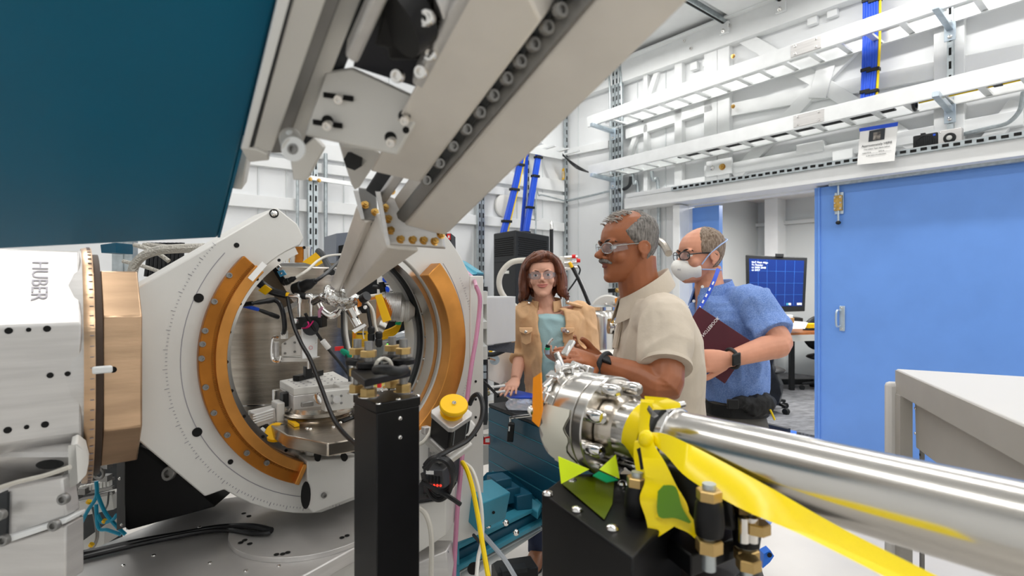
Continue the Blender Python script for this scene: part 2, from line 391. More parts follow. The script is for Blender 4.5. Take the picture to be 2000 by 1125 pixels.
# framing of the back wall
def bbar(name, u0, v0, u1, v1, w, t=.06, d=.03, m=white):
    p0, p1 = BW(u0, v0, d), BW(u1, v1, d)
    return obj(name, M().bar(p0, p1, E1.cross(p1-p0), w, t), m, wallb, bev=.004)
for v, w_ in ((268, .16), (305, .1), (388, .12)):
    s_ = .13*(556-v)/260
    bbar('girt', 430, v, 1100, v+670*s_, w_)
bbar('girt', 430, 180, 1100, 300, .16)
for u in (505, 560, 672, 760, 880, 925, 1010, 1060):
    p = BW(u, 500, .006); obj('panel_seam', M().box(V((p.x, p.y, H/2)), E1, E2, UP, .012, .012, H), wallgrey, wallb)
for u in (1130, 1190, 1245, 1300):
    p = RW(u, 500, .006); obj('panel_seam', M().box(V((p.x, p.y, H/2)), E1, E2, UP, .012, .012, H), wallgrey, wallr)
bbar('panel_rail', 1020, 520, 1100, 527, .05, .03); bbar('panel_rail', 1020, 420, 1100, 440, .05, .03)
obj('base_rail', M().box(wr(1.0, .04, .95), E1, E2, UP, 1.9, .07, .1), white, wallr, bev=.004)
# ceiling struts by the light
lamp = thing('ceiling_lamp_frame', 'white ceiling light panel held between two dark channel struts', 'lamp', RW(1360, 30, .35))
lp0, lp1 = RW(1330, 75, .12), RW(1290, 20, .7)
def zfix(p, z): return V((p.x, p.y, z))
for nm, a in (('channel_strut', 2.55), ('channel_strut', 3.15)):
    obj(nm, M().box(wr(a, .75, 4.34), E2, E1, UP, 1.3, .05, .06), galv, lamp, bev=.003)
    obj('channel_slot', M().box(wr(a, .75, 4.309), E2, E1, UP, 1.3, .022, .006), dark, lamp)
    obj('hanger_plate', M().box(wr(a, .14, 4.26), E1, E2, UP, .1, .04, .12), white, lamp, bev=.003)
    put('hanger_bolt', ME_SOCK, wr(a, .165, 4.23), -UP-E2, lamp, .02)
obj('light_panel', M().box(wr(2.85, .75, 4.37), E2, E1, UP, 1.3, .45, .03), white, lamp)
# ================================================================ things on the walls
ME_RUNG = None
def tray(label, pl0, pl1, hgt, dback=.1, splice=None):
    p0, p1 = pl0, pl1; dr = (p1-p0).normalized(); p1 = p1+dr*.9
    t = thing('cable_tray', label, 'cable tray', p0, 'ladder cable trays')
    for dd in (0, .45-dback):
        o = E2*dd
        r = obj('side_rail', M().bar(p0+o+UP*hgt/2, p1+o+UP*hgt/2, UP, hgt, .008), alutray, t)
        for zz in (0, hgt):
            obj('rail_lip', M().bar(p0+o+UP*zz+E2*.012*(1 if dd == 0 else -1), p1+o+UP*zz+E2*.012*(1 if dd == 0 else -1), E2, .03, .008), alutray, r)
    L = (p1-p0).length; n = int(L/.235)
    rung = M().box(p0+dr*.1+E2*.175+UP*.02, E2, dr, UP, .35, .045, .02)
    r0 = obj('rung', rung, alutray, t)
    for k in range(1, n):
        c = r0.copy(); COL.objects.link(c); c.parent = t; c.location = dr*.235*k
    if splice:
        q = PPL(splice, 200, p0, E2); s = (q-p0).dot(dr); c = p0+dr*s+UP*hgt/2-E2*.008
        sp = obj('splice_plate', M().box(c, dr, E2, UP, .26, .008, hgt*.85), alu, t)
        for i in (-1, 1):
            for j in (-1, 1): put('splice_bolt', ME_ROUND, c+dr*.09*i+UP*hgt*.28*j-E2*.004, -E2, sp, .011)
    return t
LT0, LT1 = RW(1150, 343, .45), RW(2000, 150, .45)
UT0, UT1 = RW(1147, 248, .45), RW(1850, 13, .45)
tray('lower white ladder cable tray along the right wall with green wire and blue cables inside', LT0, LT1, .125, splice=1579)
tray('upper white ladder cable tray along the right wall, empty', UT0, UT1, .125, splice=1577)
# strut posts carrying the trays
def strut(p, z0, z1, label, ax, out, arms=(), n=1, armlen=.42, group='galvanised strut posts'):
    t = thing('strut_post', label, 'strut post', V((p.x, p.y, z0)), group)
    for k in range(n):
        q = V((p.x, p.y, 0))+ax*.055*k
        obj('channel', M().box(q+UP*(z0+z1)/2, ax, out, UP, .042, .042, z1-z0), galv, t)
        sl = M()
        for j in range(int((z1-z0)/.11)): sl.box(q+UP*(z0+.06+j*.11)+out*.022, ax, out, UP, .016, .004, .06)
        s_ = obj('slots', sl, dark, t); s_['kind'] = 'stuff'
    for z, tilt in arms:
        b = V((p.x, p.y, z))+out*.02
        a_ = obj('bracket_arm', M().bar(b+UP*-.02, b+out*armlen+UP*tilt, ax, .045, .045), galvl, t, bev=.003)
        obj('bracket_foot', M().box(b+out*.005-UP*.05, ax, out, UP, .075, .012, .15), galvl, a_, bev=.002)
        put('bracket_bolt', ME_ROUND, b+out*.012-UP*.095, out, a_, .016)
    return t
pa = RW(1200, 556, .1); pb = RW(1857, 556, .1)
zl = LT0.z-.02; zu = UT0.z-.02
strut(pa, 0, H, 'galvanised strut post cluster near the room corner carrying both cable trays', E1*-1, -E2, ((zl, 0), (zu, 0)), n=3)
strut(pb, 2.55, 4.1, 'short strut post above the blue door carrying both cable trays', E1*-1, -E2, ((RW(1857, 183, .45).z-.02, .02), (RW(1857, 12, .45).z-.02, .02)))
for k, (u, z0, lab, n_) in enumerate(((605, 0, 'pair of galvanised strut posts on the back wall left of the beam arm', 2), (935, 0, 'galvanised strut post on the back wall beside the black rack', 2), (1030, 0, 'galvanised strut post on the back wall behind the blue cables', 1))):
    p = BW(u, 556, .08); strut(p, z0, H, lab, E2, -E1, n=n_)
p = wr(.05, .05, 0); strut(V((p.x, p.y, 0)), 0, H, 'thin strut post standing in the corner of the room', E2, -E1)
def run(name, pts, r, m, label, cat, group=None, n=8, sm=6):
    return obj(name, M().tube(pts, r, n, sm), m, label=label, cat=cat, group=group)
run('conduit', [BW(581, 300, .1), BW(581, 700, .1)], .016, galv, 'steel conduit beside the left strut posts on the back wall', 'conduit', sm=0)
run('conduit', [BW(636, 300, .1), BW(636, 700, .1)], .02, galv, 'steel conduit right of the pair of strut posts behind the beam arm', 'conduit', sm=0)
hs = obj('strut_rail', M().bar(BW(596, 346, .14), BW(690, 360, .14), UP, .042, .042), alutray, label='white horizontal strut rail crossing the left strut posts', cat='strut rail')
for u in (606, 623): put('rail_bolt', ME_HEX, BW(u, 350+(u-606)*.15, .163), -E1, hs, .016)
run('conduit', [BW(1046, 640, .05), BW(1046, 395, .05), BW(1052, 382, .05), BW(1066, 383, .05), BW(1103, 393, .05)], .016, galv, 'bent steel conduit left of the room corner', 'conduit')
run('conduit', [RW(1108, 392, .05), RW(1150, 383, .05), RW(1195, 372, .05)], .016, galv, 'steel conduit right of the room corner', 'conduit')
run('conduit', [RW(1236, 340, .1), RW(1238, 360, .1), RW(1246, 375, .05), RW(1248, 620, .05)], .02, galv, 'left steel conduit dropping from the lower cable tray', 'conduit')
run('conduit', [RW(1273, 335, .1), RW(1276, 352, .1), RW(1286, 372, .05), RW(1287, 620, .05)], .022, galv, 'right steel conduit dropping from the lower cable tray', 'conduit')
run('conduit', [RW(1232, 345, .12), RW(1230, 360, .12), RW(1222, 368, .11), RW(1208, 371, .11)], .022, charcoal, 'short dark flexible conduit below the lower cable tray', 'conduit')
run('conduit', [RW(1182, 155, .12), RW(1192, 185, .12), RW(1192, 560, .12)], .016, galv, 'steel conduit on the left of the strut post cluster', 'conduit')
run('conduit', [RW(1202, 140, .12), RW(1214, 170, .12), RW(1214, 560, .12)], .016, galv, 'steel conduit on the right of the strut post cluster', 'conduit')
run('conduit', [RW(1882, 262, .1), RW(1930, 250, .1), RW(1968, 240, .1), RW(1992, 215, .14), RW(1999, 180, .25)], .016, galv, 'bent grey conduit running to the strobe box above the blue door', 'conduit')
# cables in the lower tray
def along(f, u0, u1, d, dz, v0=343, v1=150, n=8):
    out = []
    for k in range(n+1):
        q = LT0+(LT1-LT0)*(f(u0)+(f(u1)-f(u0))*k/n); out.append(q+E2*d+UP*dz)
    return out
fr = lambda u: (PPL(u, 200, LT0, E2)-LT0).dot((LT1-LT0).normalized())/(LT1-LT0).length
run('green_wire', along(fr, 1155, 1720, .14, .04), .006, greenc, 'green earth wire lying in the lower cable tray', 'wire')
for k in range(3): run('black_cable', along(fr, 1300, 1730, .22+.02*k, .04), .008, blackg, 'black cable lying in the lower cable tray', 'cable', 'black cables in the lower tray')
bb = thing('cable_bundle', 'blue and yellow cable bundle lying in the right half of the lower cable tray', 'cable bundle', LT1, None)
for k in range(6): obj('blue_cable', M().tube([q+E2*.022*(k % 3)+UP*.014*(k//3) for q in along(fr, 1760, 2040, .12, .045)], .011, 6, 0), bluec, bb)
obj('yellow_cable', M().tube(along(fr, 1780, 2040, .19, .038), .009, 6, 0), yellowc, bb)
obj('cable_tie', M().box(along(fr, 1940, 1941, .15, .05)[0], E1, E2, UP, .05, .1, .05), blackm, bb)
obj('black_coil', M().torus(along(fr, 1775, 1776, .15, .02)[0], E1, .045, .012, n=16), blackg, bb)
# vertical cable bundles
def bundle(label, path, side, n=5, r=.011, ties=(), yel=True, group=None, thick=.022):
    t = thing('cable_bundle', label, 'cable bundle', path[-1], group)
    path, _ = spline([V(p) for p in path], [1]*len(path), 5)
    for k in range(n): obj('blue_cable', M().tube([p+side*thick*(k % 3)+side.cross(UP)*thick*.8*(k//3) for p in path], r, 6, 0), bluec, t)
    if yel: obj('yellow_cable', M().tube([p+side*thick*3.1+side.cross(UP)*.01 for p in path], r*.9, 6, 0), yellowc, t)
    for i in ties:
        q = path[int(i*(len(path)-1))]; obj('velcro_tie', M().box(q+side*thick*1.2+side.cross(UP)*thick*.4, side, side.cross(UP), UP, thick*3.9+(.02 if yel else 0), thick*2.6, .03), blackm, t, bev=.004)
    return t
bundle('left blue and yellow cable bundle hanging down the right wall behind the trays', [RW(1689, -40, .2), RW(1688, 90, .2), RW(1684, 195, .2)], -E1, 6, ties=(.25, .75, .95), yel=False, thick=.02)
bundle('right blue and yellow cable bundle hanging down the right wall behind the trays', [RW(1704, -40, .2), RW(1703, 90, .2), RW(1697, 195, .2)], -E1, 6, ties=(.25, .75, .95), thick=.02)
bundle('left blue and yellow cable bundle dropping onto the black rack', [BW(1015, 300, .5), BW(1000, 370, .55), BW(976, 465, .6)], E2, 6, ties=(.25, .55, .8), thick=.026, r=.014)
bundle('thin middle blue cable bundle dropping onto the black rack', [BW(1027, 300, .4), BW(1024, 370, .45), BW(1016, 470, .5)], E2, 2, yel=False, thick=.026, r=.014)
bundle('right blue cable bundle dropping onto the black rack', [BW(1048, 300, .5), BW(1038, 360, .55), BW(1020, 470, .6)], E2, 6, ties=(.1, .4, .7, .95), yel=False, thick=.026, r=.014)
# tray stub by the corner
bt = thing('cable_tray', 'short white cable tray feeding the blue cables near the room corner', 'cable tray', BW(1030, 300, .3), 'ladder cable trays')
for dd in (.15, .55):
    obj('side_rail', M().bar(BW(1000, 285, dd), BW(1098, 305, dd), UP, .09, .01), alutray, bt)
for u in (1020, 1045, 1070, 1090): obj('rung', M().bar(BW(u, 287+(u-1000)*.2, .15), BW(u, 287+(u-1000)*.2, .15)-E1*.4, E2, .04, .02), alutray, bt)
for k in range(3): run('thin_black_cable', [BW(1098, 303, .4)+UP*.01*k, RW(1125, 322+3*k, .3), LT0+UP*.04+E2*.05*k], .008, blackg, 'thin black cable looping from the corner tray to the lower tray', 'cable', 'thin black cables by the room corner')
# yellow card, access point
tg = obj('yellow_card', M().box(RW(1100, 340, .15), E1+E2*.4, E2, UP, .075, .008, .16), yellow, label='yellow card hanging on the corner strut post', cat='card')
obj('white_sticker', M().box(RW(1100, 341, .158), E1+E2*.4, E2, UP, .03, .006, .09), paper, tg)
obj('access_point', M().lathe([(.16, 0), (.16, .03), (.12, .05), (.0, .05)], BW(985, 402, .02), -E1, 28), whitep, label='round white wireless unit on the back wall behind the blue cables', cat='access point')
# posters
ps = thing('notice_sheet', 'white printed sheet hung with blue tape below the lower cable tray', 'sheet', RW(1712, 300, .36))
pd = .36
c1, c2 = RW(1680, 256, pd), RW(1754, 240, pd); c3, c4 = RW(1747, 314, pd), RW(1674, 322, pd)
obj('sheet', M().prism([c1, c2, c3, c4], E2*.002), paper, ps)
obj('tape_strip', M().prism([RW(1678, 251, pd+.004), RW(1754, 238, pd+.004), RW(1753, 246, pd+.004), RW(1679, 257, pd+.004)], E2*.003), bluet, ps)
obj('dark_picture', M().prism([RW(1698, 256, pd+.004), RW(1729, 250, pd+.004), RW(1727, 272, pd+.004), RW(1696, 277, pd+.004)], E2*.002), inkd, ps)
obj('picture_highlight', M().prism([RW(1706, 259, pd+.006), RW(1720, 257, pd+.006), RW(1719, 272, pd+.006), RW(1705, 274, pd+.006)], E2*.002), mat('photo_grey', '#b0a8a0', .6, col2='#3c3a38', vscale=30), ps)
tdir = (RW(1750, 275, pd)-RW(1690, 284, pd)).normalized()
text('printed_text', 'Approximately HERE', .026, RW(1712, 282, pd+.004), tdir, UP, inkd, ps, align='CENTER')
text('printed_text', 'You Labels Type alarm below', .016, RW(1712, 289, pd+.004), tdir, UP, inkd, ps, align='CENTER')
text('printed_text', 'Label ID #_______ SITE #_______', .015, RW(1712, 296, pd+.004), tdir, UP, inkd, ps, align='CENTER')
text('printed_text', 'in the space of confinement', .013, RW(1711, 302, pd+.004), tdir, UP, inkd, ps, align='CENTER')
# speaker and strobe
sp = thing('wall_speaker', 'square black loudspeaker beside the strobe box above the blue door', 'speaker', RW(1809, 290, .2))
c = RW(1809, 281, .2)
obj('housing', M().box(c, E1, E2, UP, .165, .07, .15), blackm, sp, bev=.008)
obj('grille_rim', M().torus(c-E2*.036, E2, .06, .005, n=24), blackg, sp)
for k in range(9): obj('grille_slat', M().box(c-E2*.037+E1*.012*(k-4), E1, E2, UP, .004, .008, 2*math.sqrt(max(.0001, .056**2-(.012*(k-4))**2))), charcoal, sp)
obj('lug', M().box(c+UP*.08+E1*.02, E1, E2, UP, .03, .03, .02), blackm, sp); obj('lug', M().box(c-UP*.08+E1*.02, E1, E2, UP, .03, .03, .02), blackm, sp)
obj('logo_dot', M().box(c-E2*.037-E1*.062+UP*.055, E1, E2, UP, .016, .003, .016), bluec, sp)
sb = thing('strobe_box', 'square white strobe light box on the strut post above the blue door', 'strobe light', RW(1857, 290, .2))
c = RW(1857, 271, .2)
obj('housing', M().box(c, E1, E2, UP, .15, .07, .14), alu, sb, bev=.004)
obj('lens_bezel', M().lathe([(.042, 0), (.038, .012), (.022, .014), (.0, .014)], c-E2*.035, -E2, 24), blackm, sb)
obj('strobe_lens', M().ell(c-E2*.047, E1*.02, UP*.02, E2*.012), whitep, sb)
for i, j in ((1, 1), (-1, -1)): put('screw', ME_ROUND, c-E2*.036+E1*.06*i+UP*.055*j, -E2, sb, .006)
for k in (-1, 1): obj('cable_gland', M().cyl(c-UP*.07+E1*.03*k, c-UP*.1+E1*.03*k, .014), blackm, sb)
# rack
rk = thing('server_rack', 'tall black server rack with perforated sides against the back wall', 'rack', BW(1020, 800, .5))
rz = P(1035, 458, 6.0).z
r0, r1, r2 = P(964, 462, 5.9), P(1007, 455, 5.5), P(1073, 459, 6.2)
f0, f1, f2 = [V((p.x, p.y, 0)) for p in (r0, r1, r2)]; f3 = f0+(f2-f1)
obj('cabinet', M().prism([f0, f1, f2, f3], UP*rz), rackm, rk, bev=.01)
for a_, b_, nm in ((f0, f1, 'left'), (f1, f2, 'right')):
    dn = (b_-a_).normalized(); nn = dn.cross(UP); L = (b_-a_).length; ho = M()
    for i in range(22):
        for j in range(9): ho.box(a_+dn*(L*.08+L*.84*(i+.5*(j % 2))/22)+UP*(rz-.07-.022*j)+nn*.003, dn, nn, UP, L*.022, .004, .011)
    o = obj('perforations', ho, dark, rk); o['kind'] = 'stuff'
    obj('door_frame', M().bar(a_+dn*.03+nn*.006+UP*(rz-.3), b_-dn*.03+nn*.006+UP*(rz-.3), UP, .012, .008), charcoal, rk)
dn = (f1-f0).normalized(); obj('name_plate', M().box(f0+dn*(f1-f0).length*.62+UP*(rz-.42)+dn.cross(UP)*.005, dn, dn.cross(UP), UP, .1, .006, .03), whitep, rk)
# sprayer wand standing up
wd = thing('probe_rod', 'upright black probe rod with a clear tip beside the rack', 'rod', P(1077, 500, 5.2))
obj('shaft', M().cyl(P(1077, 640, 5.2), P(1077, 448, 5.2), .018), blackg, wd); obj('tip', M().lathe([(.017, 0), (.017, .06), (.006, .09)], P(1077, 450, 5.2), UP, 12), chrome, wd)
# vacuum hose with valve, dewar and pump behind the people
obj('white_hose', M().tube([P(1032, 508, 4.2), P(1000, 512, 4.2), P(980, 532, 4.2), P(975, 556, 4.2), P(985, 580, 4.2), P(1010, 602, 4.2), P(1035, 630, 4.2)], .022, 10, 6), beigeh, label='pale flexible hose curving in front of the black rack', cat='hose')
vm = thing('valve_manifold', 'small steel valve manifold with red caps right of the woman', 'valve', P(1115, 530, 3.9))
obj('body', M().box(P(1105, 512, 3.9), (1, 0, 0), (0, 1, 0), UP, .09, .05, .08), whitep, vm, bev=.006)
for k in range(3):
    obj('valve_cylinder', M().cyl(P(1102, 503+11*k, 3.87), P(1128, 502+10*k, 3.87), .012), chrome, vm)
for u, v in ((1120, 501), (1129, 509)): obj('red_cap', M().cyl(P(u-3, v, 3.86), P(u+4, v, 3.86), .014), red, vm, label='red cap')
obj('yellow_fitting', M().tube([P(1112, 512, 3.85), P(1118, 522, 3.85)], .012, 8, 0), yellow, vm, label='yellow fitting')
run('black_hose', [P(1118, 522, 3.85), P(1130, 545, 3.85), P(1143, 575, 3.85), P(1155, 606, 3.85)], .014, blackg, 'black hose hanging down right of the woman', 'hose')
run('black_wire', [P(1128, 518, 3.88), P(1133, 528, 3.88), P(1124, 548, 3.88), P(1108, 570, 3.88)], .006, blackg, 'thin black wire under the valve manifold', 'wire')
dw = thing('steel_dewar', 'shiny steel dewar standing behind the woman and the man in stone polo', 'dewar', P(1173, 760, 3.4))
obj('vessel', M().lathe([(.11, 0), (.11, .5), (.095, .54), (.08, .55)], P(1173, 775, 3.4), UP, 28), steel, dw)
obj('rim', M().lathe([(.1, 0), (.1, .02), (.06, .03)], P(1173, 605, 3.4), UP, 28), chrome, dw)
obj('side_port', M().cyl(P(1180, 640, 3.33), P(1212, 637, 3.3), .026), chrome, dw)
for u in (1190, 1198): obj('clamp_ring', M().cyl(P(u, 639, 3.3), P(u+4, 639, 3.3), .04), steel, dw)
obj('port_screw', M().cyl(P(1195, 632, 3.28), P(1195, 622, 3.28), .012), brass, dw)
pm = thing('turbo_pump', 'ribbed grey vacuum pump with a round cover behind the dewar', 'pump', P(1195, 640, 3.7))
obj('round_cover', M().lathe([(.12, 0), (.12, .02), (.11, .028), (.0, .028)], P(1187, 610, 3.7), (-.15, -1, 0), 32), alum, pm)
for k in range(7): obj('cooling_fin', M().box(P(1216, 590+9*k, 3.72), (1, 0, 0), (0, 1, 0), UP, .16, .2, .014), alum, pm)
put('cover_screw', ME_ROUND, P(1183, 594, 3.66), (0, -1, 0), pm, .012)
obj('orange_tag', M().tube([P(1204, 582, 3.5), P(1208, 592, 3.5), P(1216, 599, 3.5)], [.012, .02, .014], 6, 4), orange, pm, label='orange tag')
vl = thing('gate_valve', 'small black and brass valve on the wall above the pump', 'valve', RW(1205, 590, .25))
obj('body', M().bar(RW(1190, 568, .3), RW(1204, 567, .3), UP, .05, .05), blackm, vl); obj('nut', M().cyl(RW(1204, 567, .3), RW(1208, 567, .3), .03, n=6), brass, vl); obj('stem', M().cyl(RW(1208, 567, .3), RW(1218, 563, .3), .016), chrome, vl)
run('flexible_hose', [P(1200, 700, 3.3)+V((.05, 0, 0)), P(1240, 600, 3.3), P(1272, 480, 3.3), P(1284, 471, 3.3), P(1296, 478, 3.2), P(1306, 495, 3.1)], .022, steelb, 'corrugated steel hose passing behind both men', 'hose')
tb = thing('instrument_table', 'grey table with a round white lid behind the man in stone polo', 'table', P(1185, 760, 3.1))
obj('table_top', M().box(P(1212, 696, 3.1), (1, 0, 0), (0, 1, 0), UP, .26, .26, .02), alum, tb, bev=.004)
obj('table_leg', M().box(V((P(1212, 700, 3.1).x, 3.1, .54)), (1, 0, 0), (0, 1, 0), UP, .05, .05, 1.08), alum, tb)
obj('round_dish', M().lathe([(.085, 0), (.09, .012), (.06, .02), (.0, .02)], P(1196, 692, 3.06), UP, 28), whitep, label='round white dish lying on the grey table', cat='dish')
# office furniture
mo = thing('monitor', 'large black framed monitor with a blue grid on its screen in the office', 'monitor', P(1515, 620, 7.6))
q = [P(1457, 498, 7.7), P(1577, 503, 7.5), P(1572, 608, 7.5), P(1459, 611, 7.7)]
nn = (q[1]-q[0]).cross(q[3]-q[0]).normalized()
if nn.y > 0: nn = -nn
obj('case', M().prism(q, -nn*.06), blackm, mo, bev=.008)
def mq(s, t, o=.002): a = q[0].lerp(q[1], s); b = q[3].lerp(q[2], s); return a.lerp(b, t)+nn*o
scr = obj('screen', M().prism([mq(.05, .06), mq(.95, .06), mq(.95, .9), mq(.05, .9)], -nn*.004), screenm, mo)
gl = M()
for k in range(1, 6): gl.bar(mq(.05+.9*k/6, .07, .004), mq(.05+.9*k/6, .88, .004), nn.cross(UP), .003, .002)
for k in range(1, 4): gl.bar(mq(.05, .06+.84*k/4, .004), mq(.95, .06+.84*k/4, .004), UP, .003, .002)
g_ = obj('grid_lines', gl, screenl, scr); g_['kind'] = 'stuff'
xd = (q[1]-q[0]).normalized()
for k, s_ in enumerate(('VLC Mast Align', 'To Reader', 'cy 2000 2048', 'cy 2057')): text('screen_text', s_, .034, mq(.09, .12+.045*k, .005), xd, UP, mat('screen_text%d' % k, '#dfe8ff', .5, emit=.8), scr)
for s_, m_ in ((.52, red), (.7, teall), (.74, whitep), (.88, whitep), (.92, whitep)): obj('task_icon', M().box(mq(s_, .86, .004), xd, nn, UP, .03, .002, .03), m_, scr)
obj('webcam', M().box(mq(.55, -.02), xd, nn, UP, .1, .04, .04), blackm, mo)
obj('stand_foot', M().box(P(1525, 622, 7.6), xd, nn, UP, .5, .25, .06), blackm, mo)
dk = thing('office_desk', 'wooden office desk with a metal edge under the monitor', 'desk', P(1545, 720, 7.7))
d0, d1, d2, d3 = PZ(1440, 653, .84), PZ(1622, 648, .84), PZ(1622, 639, .84), PZ(1440, 634, .84)
obj('desk_top', M().prism([d0, d1, d2, d3], UP*-.03), wood, dk)
obj('desk_edge', M().bar(d0-UP*.075, d1-UP*.075, UP, .085, .02), alum, dk)
obj('desk_leg', M().box(V((P(1546, 700, 7.8).x, 7.8, .4)), (1, 0, 0), (0, 1, 0), UP, .06, .06, .8), blackm, dk)
obj('desk_foot', M().box(PZ(1560, 745, .08), (1, 0, 0), (0, 1, 0), UP, .55, .08, .08), blackm, dk)
def crate(name, label, cat, u, v, D, sx, sy, sz, m):
    return obj(name, M().box(P(u, v, D), (1, .2, 0), (-.2, 1, 0), UP, sx, sy, sz), m, label=label, cat=cat, bev=.004)
bx = crate('cardboard_box', 'small brown cardboard box of papers on the office desk', 'box', 1532, 630, 7.2, .18, .15, .13, card)
crate('paper_stack', 'stack of white slips sticking out of the cardboard box', 'papers', 1536, 619, 7.18, .12, .1, .05, paper)
wt = obj('parts_tray', M().prism([P(1545, 628, 7.15), P(1578, 630, 7.15), P(1572, 642, 7.1), P(1542, 642, 7.1)], (0, .2, 0)), whitep, label='white plastic tray of small parts on the office desk', cat='tray')
crate('yellow_box', 'small yellow box at the right end of the office desk', 'box', 1583, 636, 7.3, .16, .12, .06, yellow)
def chair(label, u, v, D, seat=True, yaw=0):
    t = thing('office_chair', label, 'chair', P(u, v, D))
    c = V((P(u, v, D).x, D, 0))
    obj('column', M().cyl(c+UP*.08, c+UP*.45, .03), blackm, t)
    for k in range(5):
        a = yaw+k*2*math.pi/5; e = c+V((math.cos(a), math.sin(a), 0))*.3
        g = obj('foot', M().tube([c+UP*.14, e+UP*.09], [.025, .018], 8, 0), blackm, t); obj('caster', M().cyl(e+UP*.035-V((-math.sin(a), math.cos(a), 0))*.025, e+UP*.035+V((-math.sin(a), math.cos(a), 0))*.025, .035), blackm, g)
    obj('seat', M().ell(c+UP*.48, V((.25, 0, 0)), V((0, .24, 0)), V((0, 0, .05))), blackm, t)
    obj('backrest', M().ell(c+UP*.8+V((.0, .2, 0)).xyz, V((.22, 0, 0)), V((0, .05, 0)), V((0, 0, .25))), blackm, t)
    return t
chair('black office chair partly hidden behind the edge of the blue door', 1612, 740, 7.75, yaw=2.9)
chair('black office chair behind the man in blue shirt', 1490, 790, 6.6, yaw=.2)
jk = obj('jacket', M().loft([[P(1497+dx*(.6+.5*t)*26+6*math.sin(7*t+i), 700+t*92, 6.45+dy*.12) for i, (dx, dy) in enumerate(((-1, 0), (-.5, -1), (.2, -.7), (.9, -1), (1.2, 0), (.5, 1), (-.4, 1)))] for t in (0, .15, .35, .55, .75, .9, 1)]), mat('black_quilted_nylon', '#0f1420', .35, bump=.8, bscale=18), label='black quilted jacket hanging on the office chair', cat='jacket', angle=80)
bc = thing('floor_guide', 'blue steel floor guide with a dark bar in the doorway', 'door guide', PZ(1510, 850, .02))
g0, g1, g2, g3 = PZ(1440, 852, .06), PZ(1556, 858, .06), PZ(1556, 842, .06), PZ(1440, 820, .06)
obj('blue_base', M().prism([g0, g1, g2, g3], UP*-.055), blue, bc, bev=.004)
obj('guide_bar', M().bar(PZ(1440, 818, .09), PZ(1541, 842, .09), UP, .05, .05), charcoal, bc)
bk = thing('blue_bracket', 'small blue steel bracket on the floor behind the trouser leg', 'bracket', PZ(1512, 1105, .1))
obj('plate', M().prism([P(1490, 1110, 2.7), P(1504, 1098, 2.7), P(1512, 1086, 2.7), P(1505, 1075, 2.7), P(1492, 1082, 2.7)], (.0, .05, 0)), blue, bk); put('bolt_hole', ME_HOLE, P(1503, 1084, 2.69), (0, -1, 0), bk, .012)
obj('blue_sheet', M().prism([P(1478, 990, 2.8), P(1520, 1003, 2.8), P(1497, 1036, 2.75), P(1470, 1020, 2.75)], (0, .01, .01)), mat('pale_blue_sheet', '#7fa2ea', .5), label='pale blue plastic sheet behind the trouser leg', cat='sheet')
# ================================================================ diffractometer ring
N = -E1
RC = V((-.433, 1.474, 1.328)) - E2*.012
def R3(x, z, d=0): return RC+E2*x+UP*z+N*d
def RP(u, v, d=0): return PPL(u, v, RC+N*d, N)
def rin(u, v, d=0): p = RP(u, v, d)-RC; return p.dot(E2), p.z
def pol(r, deg, d=0): a = math.radians(deg); return R3(r*math.cos(a), r*math.sin(a), d)
def arcbox(r0, r1, d0, d1, a0, a1, n=40, mb=None):
    mb = mb or M(); L = []
    for k in range(n+1):
        a = a0+(a1-a0)*k/n; L.append([pol(r0, a, d0), pol(r1, a, d0), pol(r1, a, d1), pol(r0, a, d1)])
    return mb.loft(L)
ring = thing('diffractometer_ring', 'large pale metal open ring with bronze gear arcs, centre of the machine', 'diffractometer', R3(0, -.42, -.1))
pts = [(-.179, .363), (-.463, .165), (-.463, -.160), (-.335, -.312)]
for a in range(-134, -94, 5): pts.append((.425*math.cos(math.radians(a)), .425*math.sin(math.radians(a))))
pts += [(.034, -.408), (.25, -.405), (.445, -.33), (.445, .06)]
for a in range(8, 60, 5): pts.append((.449*math.cos(math.radians(a)), .449*math.sin(math.radians(a))))
for a in range(58, -249, -4): pts.append((.298*math.cos(math.radians(a)), .298*math.sin(math.radians(a))))
pts += [(-.112, .29), (-.128, .325)]
obj('ring_body', M().prism([R3(x, z, -.2) for x, z in pts], N*.2), alum, ring, bev=.003, angle=30)
# engraved grooves on the front face
obj('face_groove', arcbox(.383, .3845, 0, .0008, 140, 270), inkg, ring); obj('face_groove', arcbox(.383, .3845, 0, .0008, -60, 38), inkg, ring)
tk = M()
for k in range(110):
    a = 140+k*1.2
    if a < 268: tk.bar(pol(.409, a, .0006), pol(.413+(.005 if k % 5 == 0 else 0), a, .0006), UP.cross(N) if abs(math.cos(math.radians(a))) < .7 else UP, .001, .001)
for k in range(70): a = -55+k*1.2; tk.bar(pol(.409, a, .0006), pol(.413+(.005 if k % 5 == 0 else 0), a, .0006), UP if abs(math.cos(math.radians(a))) > .7 else E2, .001, .001)
o = obj('scale_ticks', tk, inkg, ring); o['kind'] = 'stuff'
for u, v, s_ in ((535, 417, .011), (462, 479, .006), (388, 582, .0105), (385, 844, .0105), (450, 902, .006)):
    put('face_hole', ME_HOLE, RP(u, v, -.0), N, ring, (s_, s_, .02))
put('face_bolt', ME_ROUND, RP(535, 417, .002), N, ring, .0085)
